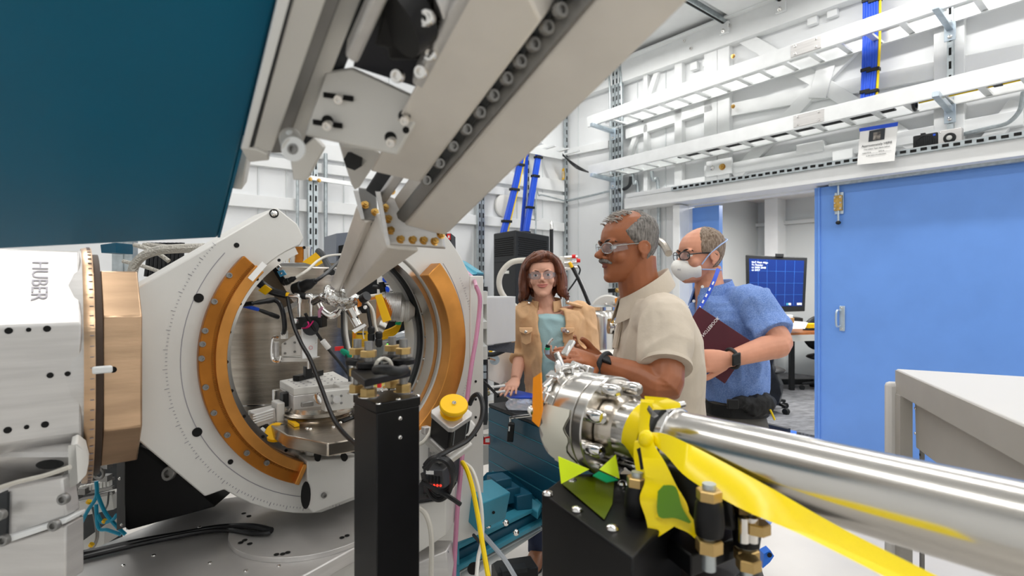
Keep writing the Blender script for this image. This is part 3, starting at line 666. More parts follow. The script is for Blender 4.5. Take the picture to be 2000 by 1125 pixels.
# inner rail of the bore
obj('bore_rail', arcbox(.279, .297, -.06, -.012, 60, -244, 110), steel, ring)
obj('bore_groove', arcbox(.2965, .2978, -.1, -.07, 60, -244, 110), bronzep, ring)
obj('bore_seal', arcbox(.288, .298, -.13, -.112, 60, -244, 110), charcoal, ring)
obj('bore_liner', arcbox(.282, .2975, -.2, -.14, 60, -244, 110), alum, ring)
for a in list(range(112, 260, 14)): put('rail_screw', ME_HOLE, pol(.288, a, -.012), N, ring, (.004, .004, .01))
for a in (58, 44, 30, 16, 2, -12, -26, -40): put('rail_screw', ME_SOCK, pol(.2965, a, -.085), pol(1, a)*-1+RC if False else (RC-pol(.3, a)), ring, .006)
# gear arcs
gl_ = obj('gear_arc', arcbox(.318, .352, 0, .022, 137, 246.5, 50), gold, ring, bev=.002)
g2 = obj('gear_rim', arcbox(.296, .32, 0, .034, 137, 245.5, 50), goldl, gl_, bev=.0015)
tt = M()
for k in range(150):
    a = 137.3+k*.725; tt.bar(pol(.3205, a, .0225), pol(.3265, a, .0225), N.cross(pol(1, a)-RC), .0012, .003)
o = obj('gear_teeth', tt, mat('tooth_bronze', '#8a5a20', .5, .7), gl_); o['kind'] = 'stuff'
for u, v in ((447, 538), (418, 589), (400, 646), (395, 672), (393, 700), (401, 756), (417, 806), (443, 849), (481, 884), (520, 903)):
    put('gear_screw', ME_SOCKD, RP(u, v, .021), N, gl_, .0068)
q = pol(.308, 141, .035); tn = N.cross(pol(1, 141)-RC)
obj('white_label', M().box(q+tn*-.012, tn, pol(1, 141)-RC, N, .05, .014, .001), paper, gl_, label='small white label')
gr = obj('gear_arc', arcbox(.297, .352, 0, .05, 42, -62, 50), goldl, ring, bev=.002)
obj('end_block', M().box(pol(.325, 245, .02)+E2*.004, pol(1, 245)-RC, N, N.cross(pol(1, 245)-RC), .05, .05, .012), goldl, ring, bev=.002)
# lower counter block of the ring
x0, z0 = rin(600, 905); x1, z1 = rin(605, 1000)
cb = M().prism([R3(*rin(600, 900, .05), .05), R3(*rin(702, 893, .05), .05), R3(*rin(702, 968, .05), .05), R3(*rin(612, 1003, .05), .05), R3(*rin(600, 990, .05), .05)], N*-.12)
cb = obj('counter_block', cb, alum, ring, bev=.003)
put('oval_hole', ME_HOLE, RP(597, 967, .051), N, cb, (.012, .034, .02), xd=E2)
put('block_screw', ME_SOCKD, RP(632, 967, .05), N, cb, .007)
for u, v in ((620, 895), (672, 895)): put('rim_hole', ME_HOLE, RP(u, v, .053), N, cb, (.007, .009, .02))
# right hand bearing plate
rp = thing('bearing_plate', 'tall pale metal plate at the right of the ring, pink tubing in front', 'plate', R3(.44, -.55, -.1))
obj('plate', M().prism([R3(.4, .20, .004), R3(.452, .20, .004), R3(.452, -.62, .004), R3(.25, -.62, .004), R3(.25, -.46, .004), R3(.4, -.33, .004)], N*-.06), alum, rp, bev=.003)
for v in (745, 780, 815, 850): put('plate_hole', ME_HOLE, RP(929, v, .005), N, rp, (.004, .004, .02))
# block assembly right of the plate
ab = thing('arm_block', 'pale machined block beside the ring with two pocket recesses', 'machine block', R3(.47, -.08, 0))
Db = 1.85
def S(u, v, D=Db): return P(u, v, D)
def slab(pl, t, away=True):
    pl = [V(p) for p in pl]; n = (pl[1]-pl[0]).cross(pl[2]-pl[0]).normalized()
    if (n.dot(pl[0]-CAMP) > 0) != away: n = -n
    return M().prism(pl, n*t)
for (u0, v0, u1, v1) in ((920, 565, 929, 705), (929, 569, 951, 595), (929, 629, 951, 643), (929, 677, 951, 703)):
    obj('pocket_wall', slab([S(u0, v0), S(u1, v0+.5), S(u1, v1-1), S(u0, v1)], .06), alum, ab)
for v0 in (595, 643):
    obj('pocket_back', slab([S(929, v0, Db+.04), S(951, v0, Db+.04), S(951, v0+34, Db+.04), S(929, v0+34, Db+.04)], .01), alu, ab)
    obj('pocket_ramp', M().hexa([S(929, v0+35, Db), S(951, v0+34, Db), S(951, v0+34, Db+.05), S(929, v0+35, Db+.05), S(929, v0+33, Db), S(951, v0+33, Db), S(951, v0+18, Db+.05), S(929, v0+22, Db+.05)]), white, ab)
    put('pocket_hole', ME_HOLE, S(930, v0+17, Db+.035), (1, -.4, 0), ab, (.008, .008, .02))
obj('side_block', M().prism([S(951, 582), S(1007, 580, 2.25), S(1007, 667, 2.25), S(951, 675)], (-.03, .06, 0)), alum, ab, bev=.003)
obj('top_skin', M().prism([S(951, 579), S(1007, 579, 2.25), S(1007, 580.5, 2.25), S(951, 582.5)], (-.03, .06, 0)), white, ab)
gs = obj('granite_slab', M().hexa([S(950, 676, 2.0), S(1006, 668, 2.3), S(1000, 669, 2.5), S(944, 676, 2.3), S(950, 684, 2.0), S(1004, 690, 2.3), S(1000, 682, 2.5), S(944, 682, 2.3)]), granite, label='speckled black granite slab under the pale machined block', cat='slab')
wbx = thing('junction_box', 'white metal box with a round knob below the granite slab', 'box', S(975, 735, 2.9))
obj('case', M().prism([P(953, 690, 2.9), P(1010, 684, 3.1), P(1010, 736, 3.1), P(978, 751, 2.9), P(953, 742, 2.9)], (0, .2, 0)), whitep, wbx, bev=.006)
obj('knob', M().cyl(P(966, 703, 2.88), P(966, 703, 2.85), .026), galvl, wbx); obj('knob_stem', M().cyl(P(966, 703, 2.84), P(955, 700, 2.8), .006), chrome, wbx)
obj('yellow_tag', slab([P(955, 682, 2.85), P(963, 682, 2.85), P(961, 690, 2.85), P(955, 690, 2.85)], .002), yellow, label='tiny yellow tag by the granite slab', cat='tag')
run('grey_hose', [P(950, 692, 2.6), P(965, 692, 2.6), P(985, 684, 2.6)], .012, charcoal, 'dark hose below the granite slab', 'hose')
run('pink_tubing', [P(930, 560, 1.66), P(937, 580, 1.66), P(936, 610, 1.66), P(930, 660, 1.64), P(920, 720, 1.62), P(910, 800, 1.6), P(902, 900, 1.55), P(893, 1000, 1.5), P(886, 1125, 1.45)], .0065, pinkh, 'pink translucent tubing hanging in front of the bearing plate', 'tubing')
run('pink_tubing', [P(893, 515, 1.9), P(910, 530, 1.85), P(925, 545, 1.75), P(930, 560, 1.66)], .006, pinkh, 'short pink tubing crossing the top of the ring', 'tubing')
# dark rails seen between plate and teal block
dr_ = thing('dark_column', 'dark steel column with small plates behind the bearing plate', 'column', P(945, 800, 2.2))
obj('column', M().prism([P(938, 560, 2.3), P(951, 560, 2.3), P(951, 830, 2.3), P(938, 830, 2.3)], (0, .1, 0)), charcoal, dr_)
for v in (575, 720, 732): obj('column_plate', M().box(P(944, v, 2.27), (1, 0, 0), (0, 1, 0), UP, .025, .02, .03), galvl, dr_)
for v, m_ in ((759, brass), (770, brass)):
    run('thin_pipe', [P(938, v, 2.4), P(985, v-6, 2.6)], .006, whitep, ('upper' if v == 759 else 'lower')+' of two thin white pipes behind the bearing plate', 'pipe', sm=0)
    obj('brass_fitting', M().cyl(P(948, v-1, 2.38), P(954, v-2, 2.4), .011, n=6), brass, label='brass fitting on the upper thin pipe' if v == 759 else 'brass fitting on the lower thin pipe', cat='fitting')
run('black_wire', [P(940, 740, 2.25), P(955, 755, 2.25), P(973, 774, 2.2)], .006, blackg, 'black wire running to the teal block top', 'wire')
# teal hood behind the ring
th = thing('teal_hood', 'light teal angled hood behind the top of the ring', 'hood', P(905, 560, 2.3))
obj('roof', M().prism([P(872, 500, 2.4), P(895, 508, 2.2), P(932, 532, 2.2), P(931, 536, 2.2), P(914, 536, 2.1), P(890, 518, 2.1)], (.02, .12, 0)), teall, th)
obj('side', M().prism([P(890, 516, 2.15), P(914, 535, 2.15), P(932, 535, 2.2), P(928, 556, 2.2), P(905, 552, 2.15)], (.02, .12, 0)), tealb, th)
# teal gauge body seen left between panel and spacer
obj('teal_cover', M().prism([P(196, 478, 2.2), P(226, 474, 2.2), P(226, 494, 2.2), P(198, 494, 2.2)], (0, .1, 0)), tealb, label='small teal cover peeking out below the big teal panel', cat='cover')
# ================================================================ rotary stage at the left
AX = -.10
rs = thing('rotary_stage', 'big pale machined rotary stage body at the left edge with engraved lettering', 'rotary stage', R3(-.75, -.3, AX))
def octa(x, r, k=.42, dd=AX): return [R3(x, r*b, dd+r*a) for a, b in ((1, k), (k, 1), (-k, 1), (-1, k), (-1, -k), (-k, -1), (k, -1), (1, -k))]
obj('housing', M().loft([octa(-1.3, .24), octa(-.56, .24)]), alu, rs, bev=.004)
def circ(x, r, n=48): return [R3(x, r*math.sin(2*math.pi*k/n), AX+r*math.cos(2*math.pi*k/n)) for k in range(n)]
obj('shoulder', M().loft([circ(-.64, .22), circ(-.60, .236), circ(-.557, .246)]), alu, rs)
obj('dial_rim', M().loft([circ(-.557, .25), circ(-.55, .252), circ(-.54, .252)]), bronzep, rs)
obj('dial_gap', M().loft([circ(-.54, .238), circ(-.528, .238)]), mat('gap_bronze', '#4a3d34', .5, .5), rs)
dt = M()
for k in range(40):
    a = math.radians(-90+k*4.5); p = R3(-.545, .2525*math.sin(a), AX+.2525*math.cos(a)); dt.box(p, E2, UP.cross(E2), UP, .006, .002, .0012)
o = obj('dial_ticks', dt, inkg, rs); o['kind'] = 'stuff'
obj('pointer_tab', M().box(RP(200, 722, .17), E2, N, UP, .03, .012, .013), white, rs, bev=.003)
for u, v, s_ in ((17, 646, .009), (56, 644, .006), (92, 642, .009), (98, 733, .008), (132, 730, .007), (15, 840, .009), (52, 834, .006), (88, 829, .009)):
    put('body_hole', ME_HOLE, RP(u, v, AX+.24), N, rs, (s_*.62, s_*.62, .02))
fn = (N+UP).normalized(); fu = (UP-N).normalized()
lc = PPL(76, 548, R3(-.9, .24*.71, AX+.24*.71), fn)
text('engraved_lettering', 'HUBER', .034, lc+fn*.0012, -fu, E2, mat('faint_engraving', '#bdbac2', .5), rs, ext=.0004, align='CENTER')
sp_ = obj('spacer_plate', M().loft([octa(-.528, .20, .55, -.1), octa(-.464, .20, .55, -.1)]), bronzep, rs, bev=.003)
put('spacer_hole', ME_HOLE, RP(221, 722, .101), N, sp_, (.006, .006, .02))
# lower left carriage
cg = thing('carriage_column', 'stepped pale metal carriage column under the rotary stage', 'carriage', P(60, 1200, .95))
D_ = .93
def C(u, v, D=D_): return P(u, v, D)
obj('round_beam', M().loft([[C(u, 893+ (0 if u < 0 else 0) + 32*math.sin(a)*(1 if u < 0 else 1), D_+.02+.10-.1*math.cos(a)) for a in [k*2*math.pi/20 for k in range(20)]] for u in (-120, 150)]), alu, cg)
obj('beam_cap', M().prism([C(137, 872, D_+.0), C(150, 866, D_), C(166, 878, D_+.03), C(173, 905, D_+.05), C(168, 930, D_+.04), C(150, 945, D_), C(137, 950, D_)], (-.045, .06, 0)), whitep, cg, bev=.003)
put('beam_hole', ME_HOLE, C(98, 907, D_+.012), (0, -1, .25), cg, (.024, .008, .02), xd=(1, .1, .02))
obj('column_body', M().hexa([C(-60, 1260), C(126, 1260), C(128, 1260, D_+.25), C(-60, 1260, D_+.25), C(-60, 960), C(122, 930), C(124, 930, D_+.25), C(-60, 950, D_+.25)]), alu, cg, bev=.004)
obj('upper_panel', slab([C(14, 953, D_-.015), C(120, 935, D_-.015), C(130, 1008, D_-.015), C(12, 1050, D_-.015)], .03), alu, cg, bev=.003)
obj('step_ledge', slab([C(2, 1052, D_-.03), C(132, 1012, D_-.03), C(129, 1022, D_-.03), C(0, 1066, D_-.03)], .04), white, cg, bev=.002)
obj('lower_panel', slab([C(-20, 1072, D_-.02), C(128, 1026, D_-.02), C(128, 1140, D_-.02), C(-20, 1140, D_-.02)], .04), alu, cg, bev=.003)
obj('side_cheek', slab([C(122, 930, D_-.005), C(136, 925, D_), C(134, 1015, D_), C(123, 1010, D_-.005)], .1), alud, cg)
obj('dark_slot', slab([C(-5, 965, D_-.02), C(14, 962, D_-.02), C(12, 1045, D_-.02), C(-5, 1060, D_-.02)], .02), charcoal, cg)
for u, v in ((5, 1004), (12, 1053), (110, 1024), (128, 973)): put('panel_screw', ME_SOCKD, C(u, v, D_-.03), (.05, -1, .05), cg, .009)
obj('cable_loop_cover', M().tube([C(0, 952, D_-.02), C(40, 940, D_-.02), C(90, 928, D_-.02), C(137, 912, D_-.02)], .004, 6, 4), beigeh, cg)
# base plate
PLZ = .868
base = thing('base_plate', 'broad bare aluminium base plate under the diffractometer ring', 'base plate', PZ(420, 1080, PLZ))
obj('plate', M().prism([PZ(130, 1092, PLZ), PZ(408, 978, PLZ), PZ(720, 930, PLZ), PZ(850, 940, PLZ), PZ(840, 1012, PLZ), PZ(700, 1066, PLZ), PZ(560, 1142, PLZ), PZ(300, 1250, PLZ), PZ(100, 1250, PLZ)], UP*-.035), alu, base, bev=.003)
obj('plate_skirt', M().prism([PZ(840, 1012, PLZ-.036), PZ(700, 1066, PLZ-.036), PZ(560, 1142, PLZ-.036), PZ(300, 1250, PLZ-.036), PZ(300, 1150, PLZ-.036), PZ(700, 960, PLZ-.036)], UP*-.25), alum, base, bev=.003)
dc = PZ(575, 1035, PLZ)
obj('disc_plate', M().lathe([(.188, 0), (.188, .012), (.0, .012)], dc+V((.03, .02, 0)), UP, 56), alu, base, bev=.001)
for u, v in ((250, 1033), (292, 1015), (330, 1002), (345, 1050), (390, 1030), (300, 1085), (240, 1105), (370, 995), (410, 1100), (480, 1115), (545, 1105), (410, 1040)): put('plate_screw', ME_ROUND, PZ(u, v, PLZ), UP, base, .005)
for u, v in ((478, 1055), (470, 1060), (488, 1062), (476, 1003), (486, 1008), (540, 1083), (552, 1082), (562, 1079), (668, 1050), (678, 1046)): put('plate_hole', ME_HOLE, PZ(u, v, PLZ+.013), UP, base, (.006, .006, .01))
# black wedge bracket
wk = thing('black_bracket', 'black wedge shaped bracket below the left corner of the ring', 'bracket', P(310, 1040, 1.4))
obj('wedge', M().prism([P(266, 868, 1.33), P(300, 885, 1.36), P(420, 990, 1.38), P(250, 1036, 1.36), P(243, 1030, 1.35), P(242, 900, 1.33)], (-.02, .25, 0)), black, wk, bev=.003)
obj('top_flange', M().prism([P(205, 888, 1.28), P(266, 866, 1.30), P(246, 886, 1.34), P(204, 900, 1.30)], (-.02, .2, -.01)), charcoal, wk)
obj('side_panel', slab([P(228, 893, 1.36), P(244, 890, 1.345), P(245, 1030, 1.345), P(228, 1036, 1.36)], .05), black, wk)
for u, v in ((234, 935), (238, 1025)): put('bracket_screw', ME_ROUND, P(u, v, 1.34), (0, -1, 0), wk, .004)
put('disc_cover', ME_SOCKD, P(333, 923, 1.335), (-.2, -1, 0), wk, (.02, .016, .01), m=None)
# cables and terminals in the left gap
tr = thing('terminal_rack', 'dark terminal strip with small connectors behind the carriage column', 'terminal rack', P(190, 1000, 1.5))
obj('back_plate', slab([P(130, 880, 1.62), P(235, 880, 1.62), P(235, 1100, 1.62), P(130, 1100, 1.62)], .01), charcoal, tr)
for v in (945, 962, 972): obj('rail', M().bar(P(150, v+4, 1.5), P(222, v-10, 1.5), UP, .008, .01), alud, tr)
for k in range(9): obj('terminal', M().box(P(158+7*k, 955-1.5*k, 1.49), (1, 0, 0), (0, 1, 0), UP, .006, .012, .016), whitep, tr)
for u, v in ((208, 908), (208, 933), (165, 958), (150, 968)): obj('connector_block', M().box(P(u, v, 1.48), (1, 0, 0), (0, 1, 0), UP, .018, .02, .016), alud, tr)
obj('round_port', M().torus(P(193, 925, 1.47), (0, 1, 0), .013, .004, n=20), alud, tr)
obj('grey_case', slab([P(140, 985, 1.5), P(218, 965, 1.5), P(222, 995, 1.5), P(150, 1010, 1.5)], .06), alum, tr)
obj('pale_case', slab([P(150, 1065, 1.45), P(205, 1025, 1.45), P(203, 1065, 1.45), P(155, 1085, 1.45)], .06), alum, tr)
tealcab = mat('teal_cable', '#1f9fc4', .35)
TCL = ('long teal cable bending down to the left behind the carriage column', 'teal cable running down right to the black bracket', 'short curved teal cable end beside the black bracket', 'lowest teal cable running right over the pale case')
for k, pts_ in enumerate(([(188, 940), (188, 970), (170, 1000), (150, 1040), (131, 1080)], [(190, 965), (205, 1000), (225, 1025), (245, 1044)], [(191, 1005), (200, 1020), (220, 1015), (228, 1005)], [(188, 985), (192, 1030), (210, 1035), (236, 1044)])):
    run('teal_cable', [P(u, v, 1.40) for u, v in pts_], .0045, tealcab, TCL[k], 'cable')
for k, pts_ in enumerate(([(180, 990), (186, 1020), (188, 1050), (178, 1070), (160, 1078)], [(184, 990), (190, 1020), (191, 1050), (182, 1070), (165, 1080)], [(155, 1000), (158, 1020), (145, 1060), (143, 1075), (160, 1082)], [(212, 960), (210, 985), (202, 1000)], [(152, 1010), (140, 1035), (130, 1065)], [(148, 1012), (136, 1035), (128, 1055)])):
    run('thin_grey_cable', [P(u, v, 1.42) for u, v in pts_], .0025, alud, 'thin grey cable among the cables behind the carriage column', 'cable', 'thin grey cables behind the carriage column')
for u, v, w_ in ((172, 982, 'topmost'), (177, 1066, 'lowest'), (203, 1020, 'middle')): obj('yellow_marker', M().cyl(P(u, v, 1.4), P(u+3, v-4, 1.4), .006), yellow, label=w_+' of three small yellow cable markers behind the carriage column', cat='marker')
run('black_cable', [PZ(132, 1085, PLZ+.01), PZ(180, 1078, PLZ+.012), PZ(270, 1058, PLZ+.012), PZ(360, 1042, PLZ+.012), PZ(430, 1030, PLZ+.012), PZ(490, 1028, PLZ+.02), PZ(530, 1036, PLZ+.022)], .008, blackg, 'thick black cable lying across the aluminium base plate', 'cable')
run('black_cable', [PZ(150, 1092, PLZ+.01), PZ(200, 1080, PLZ+.01), PZ(300, 1057, PLZ+.012), PZ(420, 1036, PLZ+.012), PZ(500, 1042, PLZ+.02), PZ(528, 1040, PLZ+.022)], .006, blackg, 'thinner black cable lying beside the thick one on the base plate', 'cable')
run('white_wire', [PZ(518, 1028, PLZ+.02), P(522, 1016, 1.5), P(532, 1008, 1.52)], .003, beigeh, 'thin pale wire rising from the base plate to the ring', 'wire')
# braided hoses behind ring at top left
for k, (pts_, r) in enumerate((([(258, 545), (262, 520), (280, 500), (310, 489), (340, 486), (400, 484)], .016), ([(262, 478), (300, 490), (330, 510)], .008), ([(240, 510), (280, 520), (310, 530)], .007), ([(280, 478), (310, 480), (345, 484)], .008))):
    run('braided_hose', [P(u, v, 1.9+.05*k) for u, v in pts_], r, mat('braided_steel%d' % k, '#bdb9b0', .35, .8, bump=.8, bscale=160), ('thick braided steel hose arching behind the ring at upper left', 'thin braided hose crossing under the thick braided hose', 'lowest thin braided hose beside the spacer plate', 'thin braided hose above the thick braided hose')[k], 'hose')
for k in range(9): run('black_cable', [P(292+k*8, 474, 2.3), P(290+k*8, 510, 2.3), P(286+k*9, 540, 2.3)], .01, blackg, 'black cable hanging below the big teal panel', 'cable', 'black cables below the teal panel', sm=0)
st_ = thing('steel_stand', 'pair of galvanised posts seen under the teal panel', 'stand', P(240, 520, 2.5)); obj('post', M().bar(P(237, 470, 2.5), P(237, 560, 2.5), (1, 0, 0), .05, .05), galv, st_); obj('post', M().bar(P(255, 470, 2.5), P(255, 560, 2.5), (1, 0, 0), .04, .04), galv, st_)

# ================================================================ detector arm above
d_arm = V((-.642, 1, -.414))
def Dz(v, D0=.9): return D0*540/(1000-v)
arm = thing('detector_boom', 'overhead bare aluminium twin tube arm with bolted flanges reaching into the ring', 'beam arm', P(800, 470, .9))
def tub(cs, D0, D1, name, m, parent, bev=.003):   # cross section pixels at depth D0, run along the arm axis to depth D1
    a = [P(u, v, D0) for u, v in cs]; b = [p+d_arm*(D1-D0) for p in a]
    return obj(name, M().loft([a, b]), m, parent, bev=bev)
tub([(791, 440), (870, 461), (850, 405), (768, 388)], .9, .36, 'near_tube', alubeam, arm)
tub([(776, 428), (790, 438), (786, 424), (772, 416)], .89, .36, 'weld_strip', alud, arm)
tub([(736, 392), (754, 398), (752, 384), (736, 380)], .9, .5, 'tie_rod', alu, arm)
tub([(712, 372), (742, 392), (760, 372), (730, 352)], .92, .42, 'inner_tube', charcoal, arm)
fA = obj('flange_plate', M().hexa([P(757, 478, .93), P(871, 487, .93), P(862, 425, .93), P(735, 372, .93), P(754, 476, .905), P(867, 483, .905), P(860, 425, .905), P(732, 372, .905)]), alu, arm, bev=.002)
obj('flange_web', M().hexa([P(735, 374, .86), P(743, 374, .86), P(743, 374, .93), P(735, 374, .93), P(754, 478, .86), P(762, 478, .86), P(760, 478, .93), P(756, 478, .93)]), alu, arm)
fB = obj('flange_plate', M().hexa([P(707, 432, .99), P(738, 434, .99), P(735, 370, .99), P(700, 366, .99), P(705, 428, .96), P(738, 430, .96), P(735, 370, .96), P(700, 366, .96)]), alud, arm, bev=.002)
obj('flange_web', M().hexa([P(690, 372, .93), P(700, 372, .93), P(700, 372, .99), P(692, 372, .99), P(705, 428, .93), P(712, 428, .93), P(712, 430, .99), P(706, 430, .99)]), alu, arm)
for (x, y) in ((355, 345), (450, 415), (540, 270), (605, 210), (545, 375), (575, 480), (600, 590), (695, 675), (810, 680), (915, 685), (1020, 695), (1080, 630)):
    fl = fB if x < 500 else fA
    put('flange_bolt', ME_HEX, P(640+x/4.89, 330+y/4.89, .905 if fl == fA else .958), -d_arm, fl, .0058)
def frus(a, b, Da, Db_, name, m, bev=.003):
    return obj(name, M().loft([[P(u, v, Da) for u, v in a], [P(u, v, Db_) for u, v in b]]), m, arm, bev=bev)
frus([(695, 402), (714, 436), (735, 425), (730, 380)], [(645, 558), (662, 572), (668, 562), (655, 548)], .97, 1.36, 'snout_tube', alubeam)
frus([(756, 484), (818, 491), (812, 420), (735, 415)], [(674, 583), (682, 583), (690, 560), (672, 545)], .94, 1.36, 'snout_tube', alubeam)
frus([(714, 436), (731, 436), (745, 420), (725, 420)], [(660, 552), (672, 545), (672, 543), (660, 548)], .985, 1.37, 'snout_web', alud)
fo = obj('foil_wrap', M().ell(P(665, 582, 1.37), V((.05, .01, -.004)), V((0, .03, 0)), V((.0, 0, .02)), 28, 16).ell(P(640, 576, 1.36), V((.012, 0, 0)), V((0, .015, 0)), V((0, 0, .022)), 20, 12), foil, label='crumpled foil wrapped round the snout of the overhead arm', cat='foil', angle=180)
for vtx in fo.data.vertices:
    k = noise.noise(vtx.co*90); vtx.co += vtx.normal*k*.009
obj('snout_tip', M().cyl(P(708, 584, 1.36), P(717, 578, 1.35), .012), blackg, label='short black rubber cap on the tip of the foil wrap', cat='cap')
obj('copper_band', slab([P(699, 588, 1.36), P(706, 584, 1.36), P(704, 598, 1.36), P(698, 600, 1.36)], .01), orangec, label='copper coloured film band beside the black cap', cat='film')
# housing of the arm with adjustment plate
hs_ = thing('arm_housing', 'brushed aluminium housing above the arm with a bolted adjustment plate', 'housing', P(760, 330, .7))
def h(u, v, o=0): return P(u, v, Dz(v)+o)
obj('brushed_cover', M().prism([h(1056, 42), h(820, 357), h(722, 335), h(915, -30), h(1010, -60)], V((.03, .02, .05))), alubeam, hs_, bev=.003)
obj('dark_channel', M().prism([h(1110, -20, .02), h(838, 362, .02), h(822, 355, .02), h(1065, 30, .02)], (.01, .05, .02)), charcoal, hs_)
for k in range(11):
    q = h(830+26*k, 352-33*k, .012); put('channel_screw', ME_SOCKD, q, -d_arm+V((0, 0, -.6)), hs_, .007)
obj('frame_bar', slab([h(960, -60), h(915, -60), h(803, 166), h(828, 180)], .02), alu, hs_, bev=.004)
obj('frame_bar', slab([h(815, -120), h(775, -120), h(672, 113), h(698, 128)], .025), alu, hs_, bev=.004)
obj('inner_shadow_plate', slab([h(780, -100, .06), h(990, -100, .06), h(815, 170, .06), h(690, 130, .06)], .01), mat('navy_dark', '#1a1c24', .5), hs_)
mt = obj('motor_body', M().prism([h(765, -60, .02), h(858, -60, .02), h(832, 120, .02), h(757, 118, .02), h(757, 95, .02), h(730, 90, .02)], (0, .03, .02)), black, hs_, bev=.004)
obj('motor_barrel', M().cyl(h(770, 45, .01), h(808, 20, .03), .035), black, hs_)
obj('round_boss', M().cyl(h(845, 15, .03), h(880, 0, .04), .028), alu, hs_)
for u, v in ((838, 34), (832, 38), (825, 140), (843, 105), (779, 148)): put('cap_screw', ME_SOCK, h(u, v, .0), (-.3, -1, -.4), hs_, .007)
pz = [(687, 131), (836, 199), (775, 304), (593, 265), (634, 140)]
ap = obj('adjust_plate', slab([P(u, v, .63+.0002*(v-200)) for u, v in pz], .012), alum, hs_, bev=.003)
nrm = -(P(836, 199, .63)-P(687, 131, .616)).cross(P(593, 265, .643)-P(687, 131, .616)).normalized()
if nrm.dot(P(700, 200, .63)-CAMP) > 0: nrm = -nrm
sx = (P(687, 192, .63)-P(632, 184, .63)).normalized()
for u, v in ((661, 189), (640, 242)):
    obj('slot', M().box(P(u, v, .6285+.0002*(v-200)), sx, UP, nrm, .034, .006, .003), dark, ap)
for u, v in ((664, 192), (642, 243), (792, 233), (765, 275)):
    put('plate_bore', ME_HOLE, P(u-2, v-6, .628), nrm, ap, (.007, .007, .01)); put('plate_screw', ME_SOCK, P(u, v, .626), nrm+V((.0, 0, -.2)), ap, (.0055, .0055, .009))
put('plate_hole', ME_HOLE, P(793, 254, .63), nrm, ap, (.004, .004, .01))
for u, v in ((657, 78), (575, 292)):
    cl = obj('cable_clamp', M().cyl(P(u-8, v-22, .66), P(u, v, .62), .013), alum, hs_)
    obj('clamp_ring', M().ring(P(u, v, .618), (-.05, -1, -.1), .006, .0135, .004, 24), white, cl); put('clamp_screw', ME_SOCKD, P(u, v, .618), (-.05, -1, -.1), cl, .006)
    obj('clamp_lever', M().cyl(P(u-10, v-32, .635), P(u-4, v-10, .62), .004), white, cl)
obj('knife_plate', slab([P(572, 352, .72), P(598, 353, .72), P(632, 290, .7), P(612, 268, .69), P(566, 310, .7)], .012), alum, hs_, bev=.002)
obj('knife_plate', slab([P(693, 372, .82), P(704, 365, .82), P(745, 302, .74), P(730, 292, .73), P(667, 286, .74), P(680, 330, .8)], .01), alum, hs_, bev=.002)
obj('star_knob', M().cyl(P(690, 314, .765), P(690, 314, .75), .013, n=7), blackm, hs_)
# rails along the teal panel
rl = thing('arm_rail', 'grey rail assembly running up beside the big teal panel', 'rail', P(520, 300, .72))
def strip(u0, v0, u1, v1, wpx0, wpx1, name, m, o=0, t=.02):
    return obj(name, slab([h(u0, v0, o), h(u0+wpx0, v0, o), h(u1+wpx1, v1, o), h(u1, v1, o)], t), m, rl, bev=.002)
strip(568, -110, 470, 292, 28, 16, 'bright_edge', white)
strip(592, -110, 486, 292, 10, 6, 'dark_gap', charcoal, .004)
strip(600, -110, 492, 296, 75, 40, 'wide_face', alum, .006)
strip(660, -110, 528, 300, 45, 26, 'shadow_channel', alud, .03)
strip(690, -110, 552, 304, 60, 30, 'inner_rail', alum, .05)
strip(735, -110, 575, 310, 40, 24, 'dark_channel', charcoal, .06)
obj('end_block', slab([h(468, 288), h(500, 292), h(522, 302), h(526, 314), h(486, 318)], .02), alum, rl, bev=.002)
obj('end_leg', slab([P(464, 290, .77), P(486, 292, .77), P(472, 371, .82), P(444, 368, .82)], .02), alum, rl, bev=.002)
# hidden upper bulk of the arm
# big teal panel
tp = thing('teal_enclosure', 'huge dark teal enclosure panel hanging at the upper left', 'panel', P(300, 470, .9))
pa_, pb_, pc_ = P(425, 465, .95), P(540, 0, .51), P(0, 487, .80)
tn_ = (pb_-pa_).cross(pc_-pa_).normalized()
def TP(u, v): return PPL(u, v, pa_, tn_)
if tn_.dot(pa_-CAMP) < 0: tn_ = -tn_
tpo = obj('panel_face', M().prism([TP(425, 465), TP(0, 487), TP(-250, 500), TP(-150, -60), TP(568, -110)], tn_*.025), tealp, tp, bev=.004)
obj('edge_lip', M().prism([TP(425, 465)+tn_*.001, TP(425, 465)+tn_*.02, TP(568, -110)+tn_*.02, TP(568, -110)+tn_*.001], E2*.004), tealp, tp)
# ================================================================ stages and fittings inside the ring
X_, Y_ = V((1, 0, 0)), V((0, 1, 0))
def PB(u, v, D, sx, sy, sz, name, m, parent, bev=.002, ax=None, ay=None, az=None):
    return obj(name, M().box(P(u, v, D), ax or E2, ay or E1, az or UP, sx, sy, sz), m, parent, bev=bev)
# polished drum behind the sample
dr = thing('vacuum_drum', 'large polished steel drum filling the ring opening on the left', 'vacuum drum', P(570, 780, 1.95))
cD = P(540, 640, 2.2); cD = V((cD.x, cD.y, 0))
obj('drum_shell', M().lathe([(.33, 1.03), (.33, 1.56), (.32, 1.565), (.0, 1.565)], cD, UP, 64), steelb, dr)
obj('drum_foot', M().lathe([(.35, .8), (.35, 1.03), (.33, 1.03)], cD, UP, 64), charcoal, dr)
obj('drum_band', M().lathe([(.3305, 1.085), (.333, 1.085), (.333, 1.09), (.3305, 1.09)], cD, UP, 64), chrome, dr)
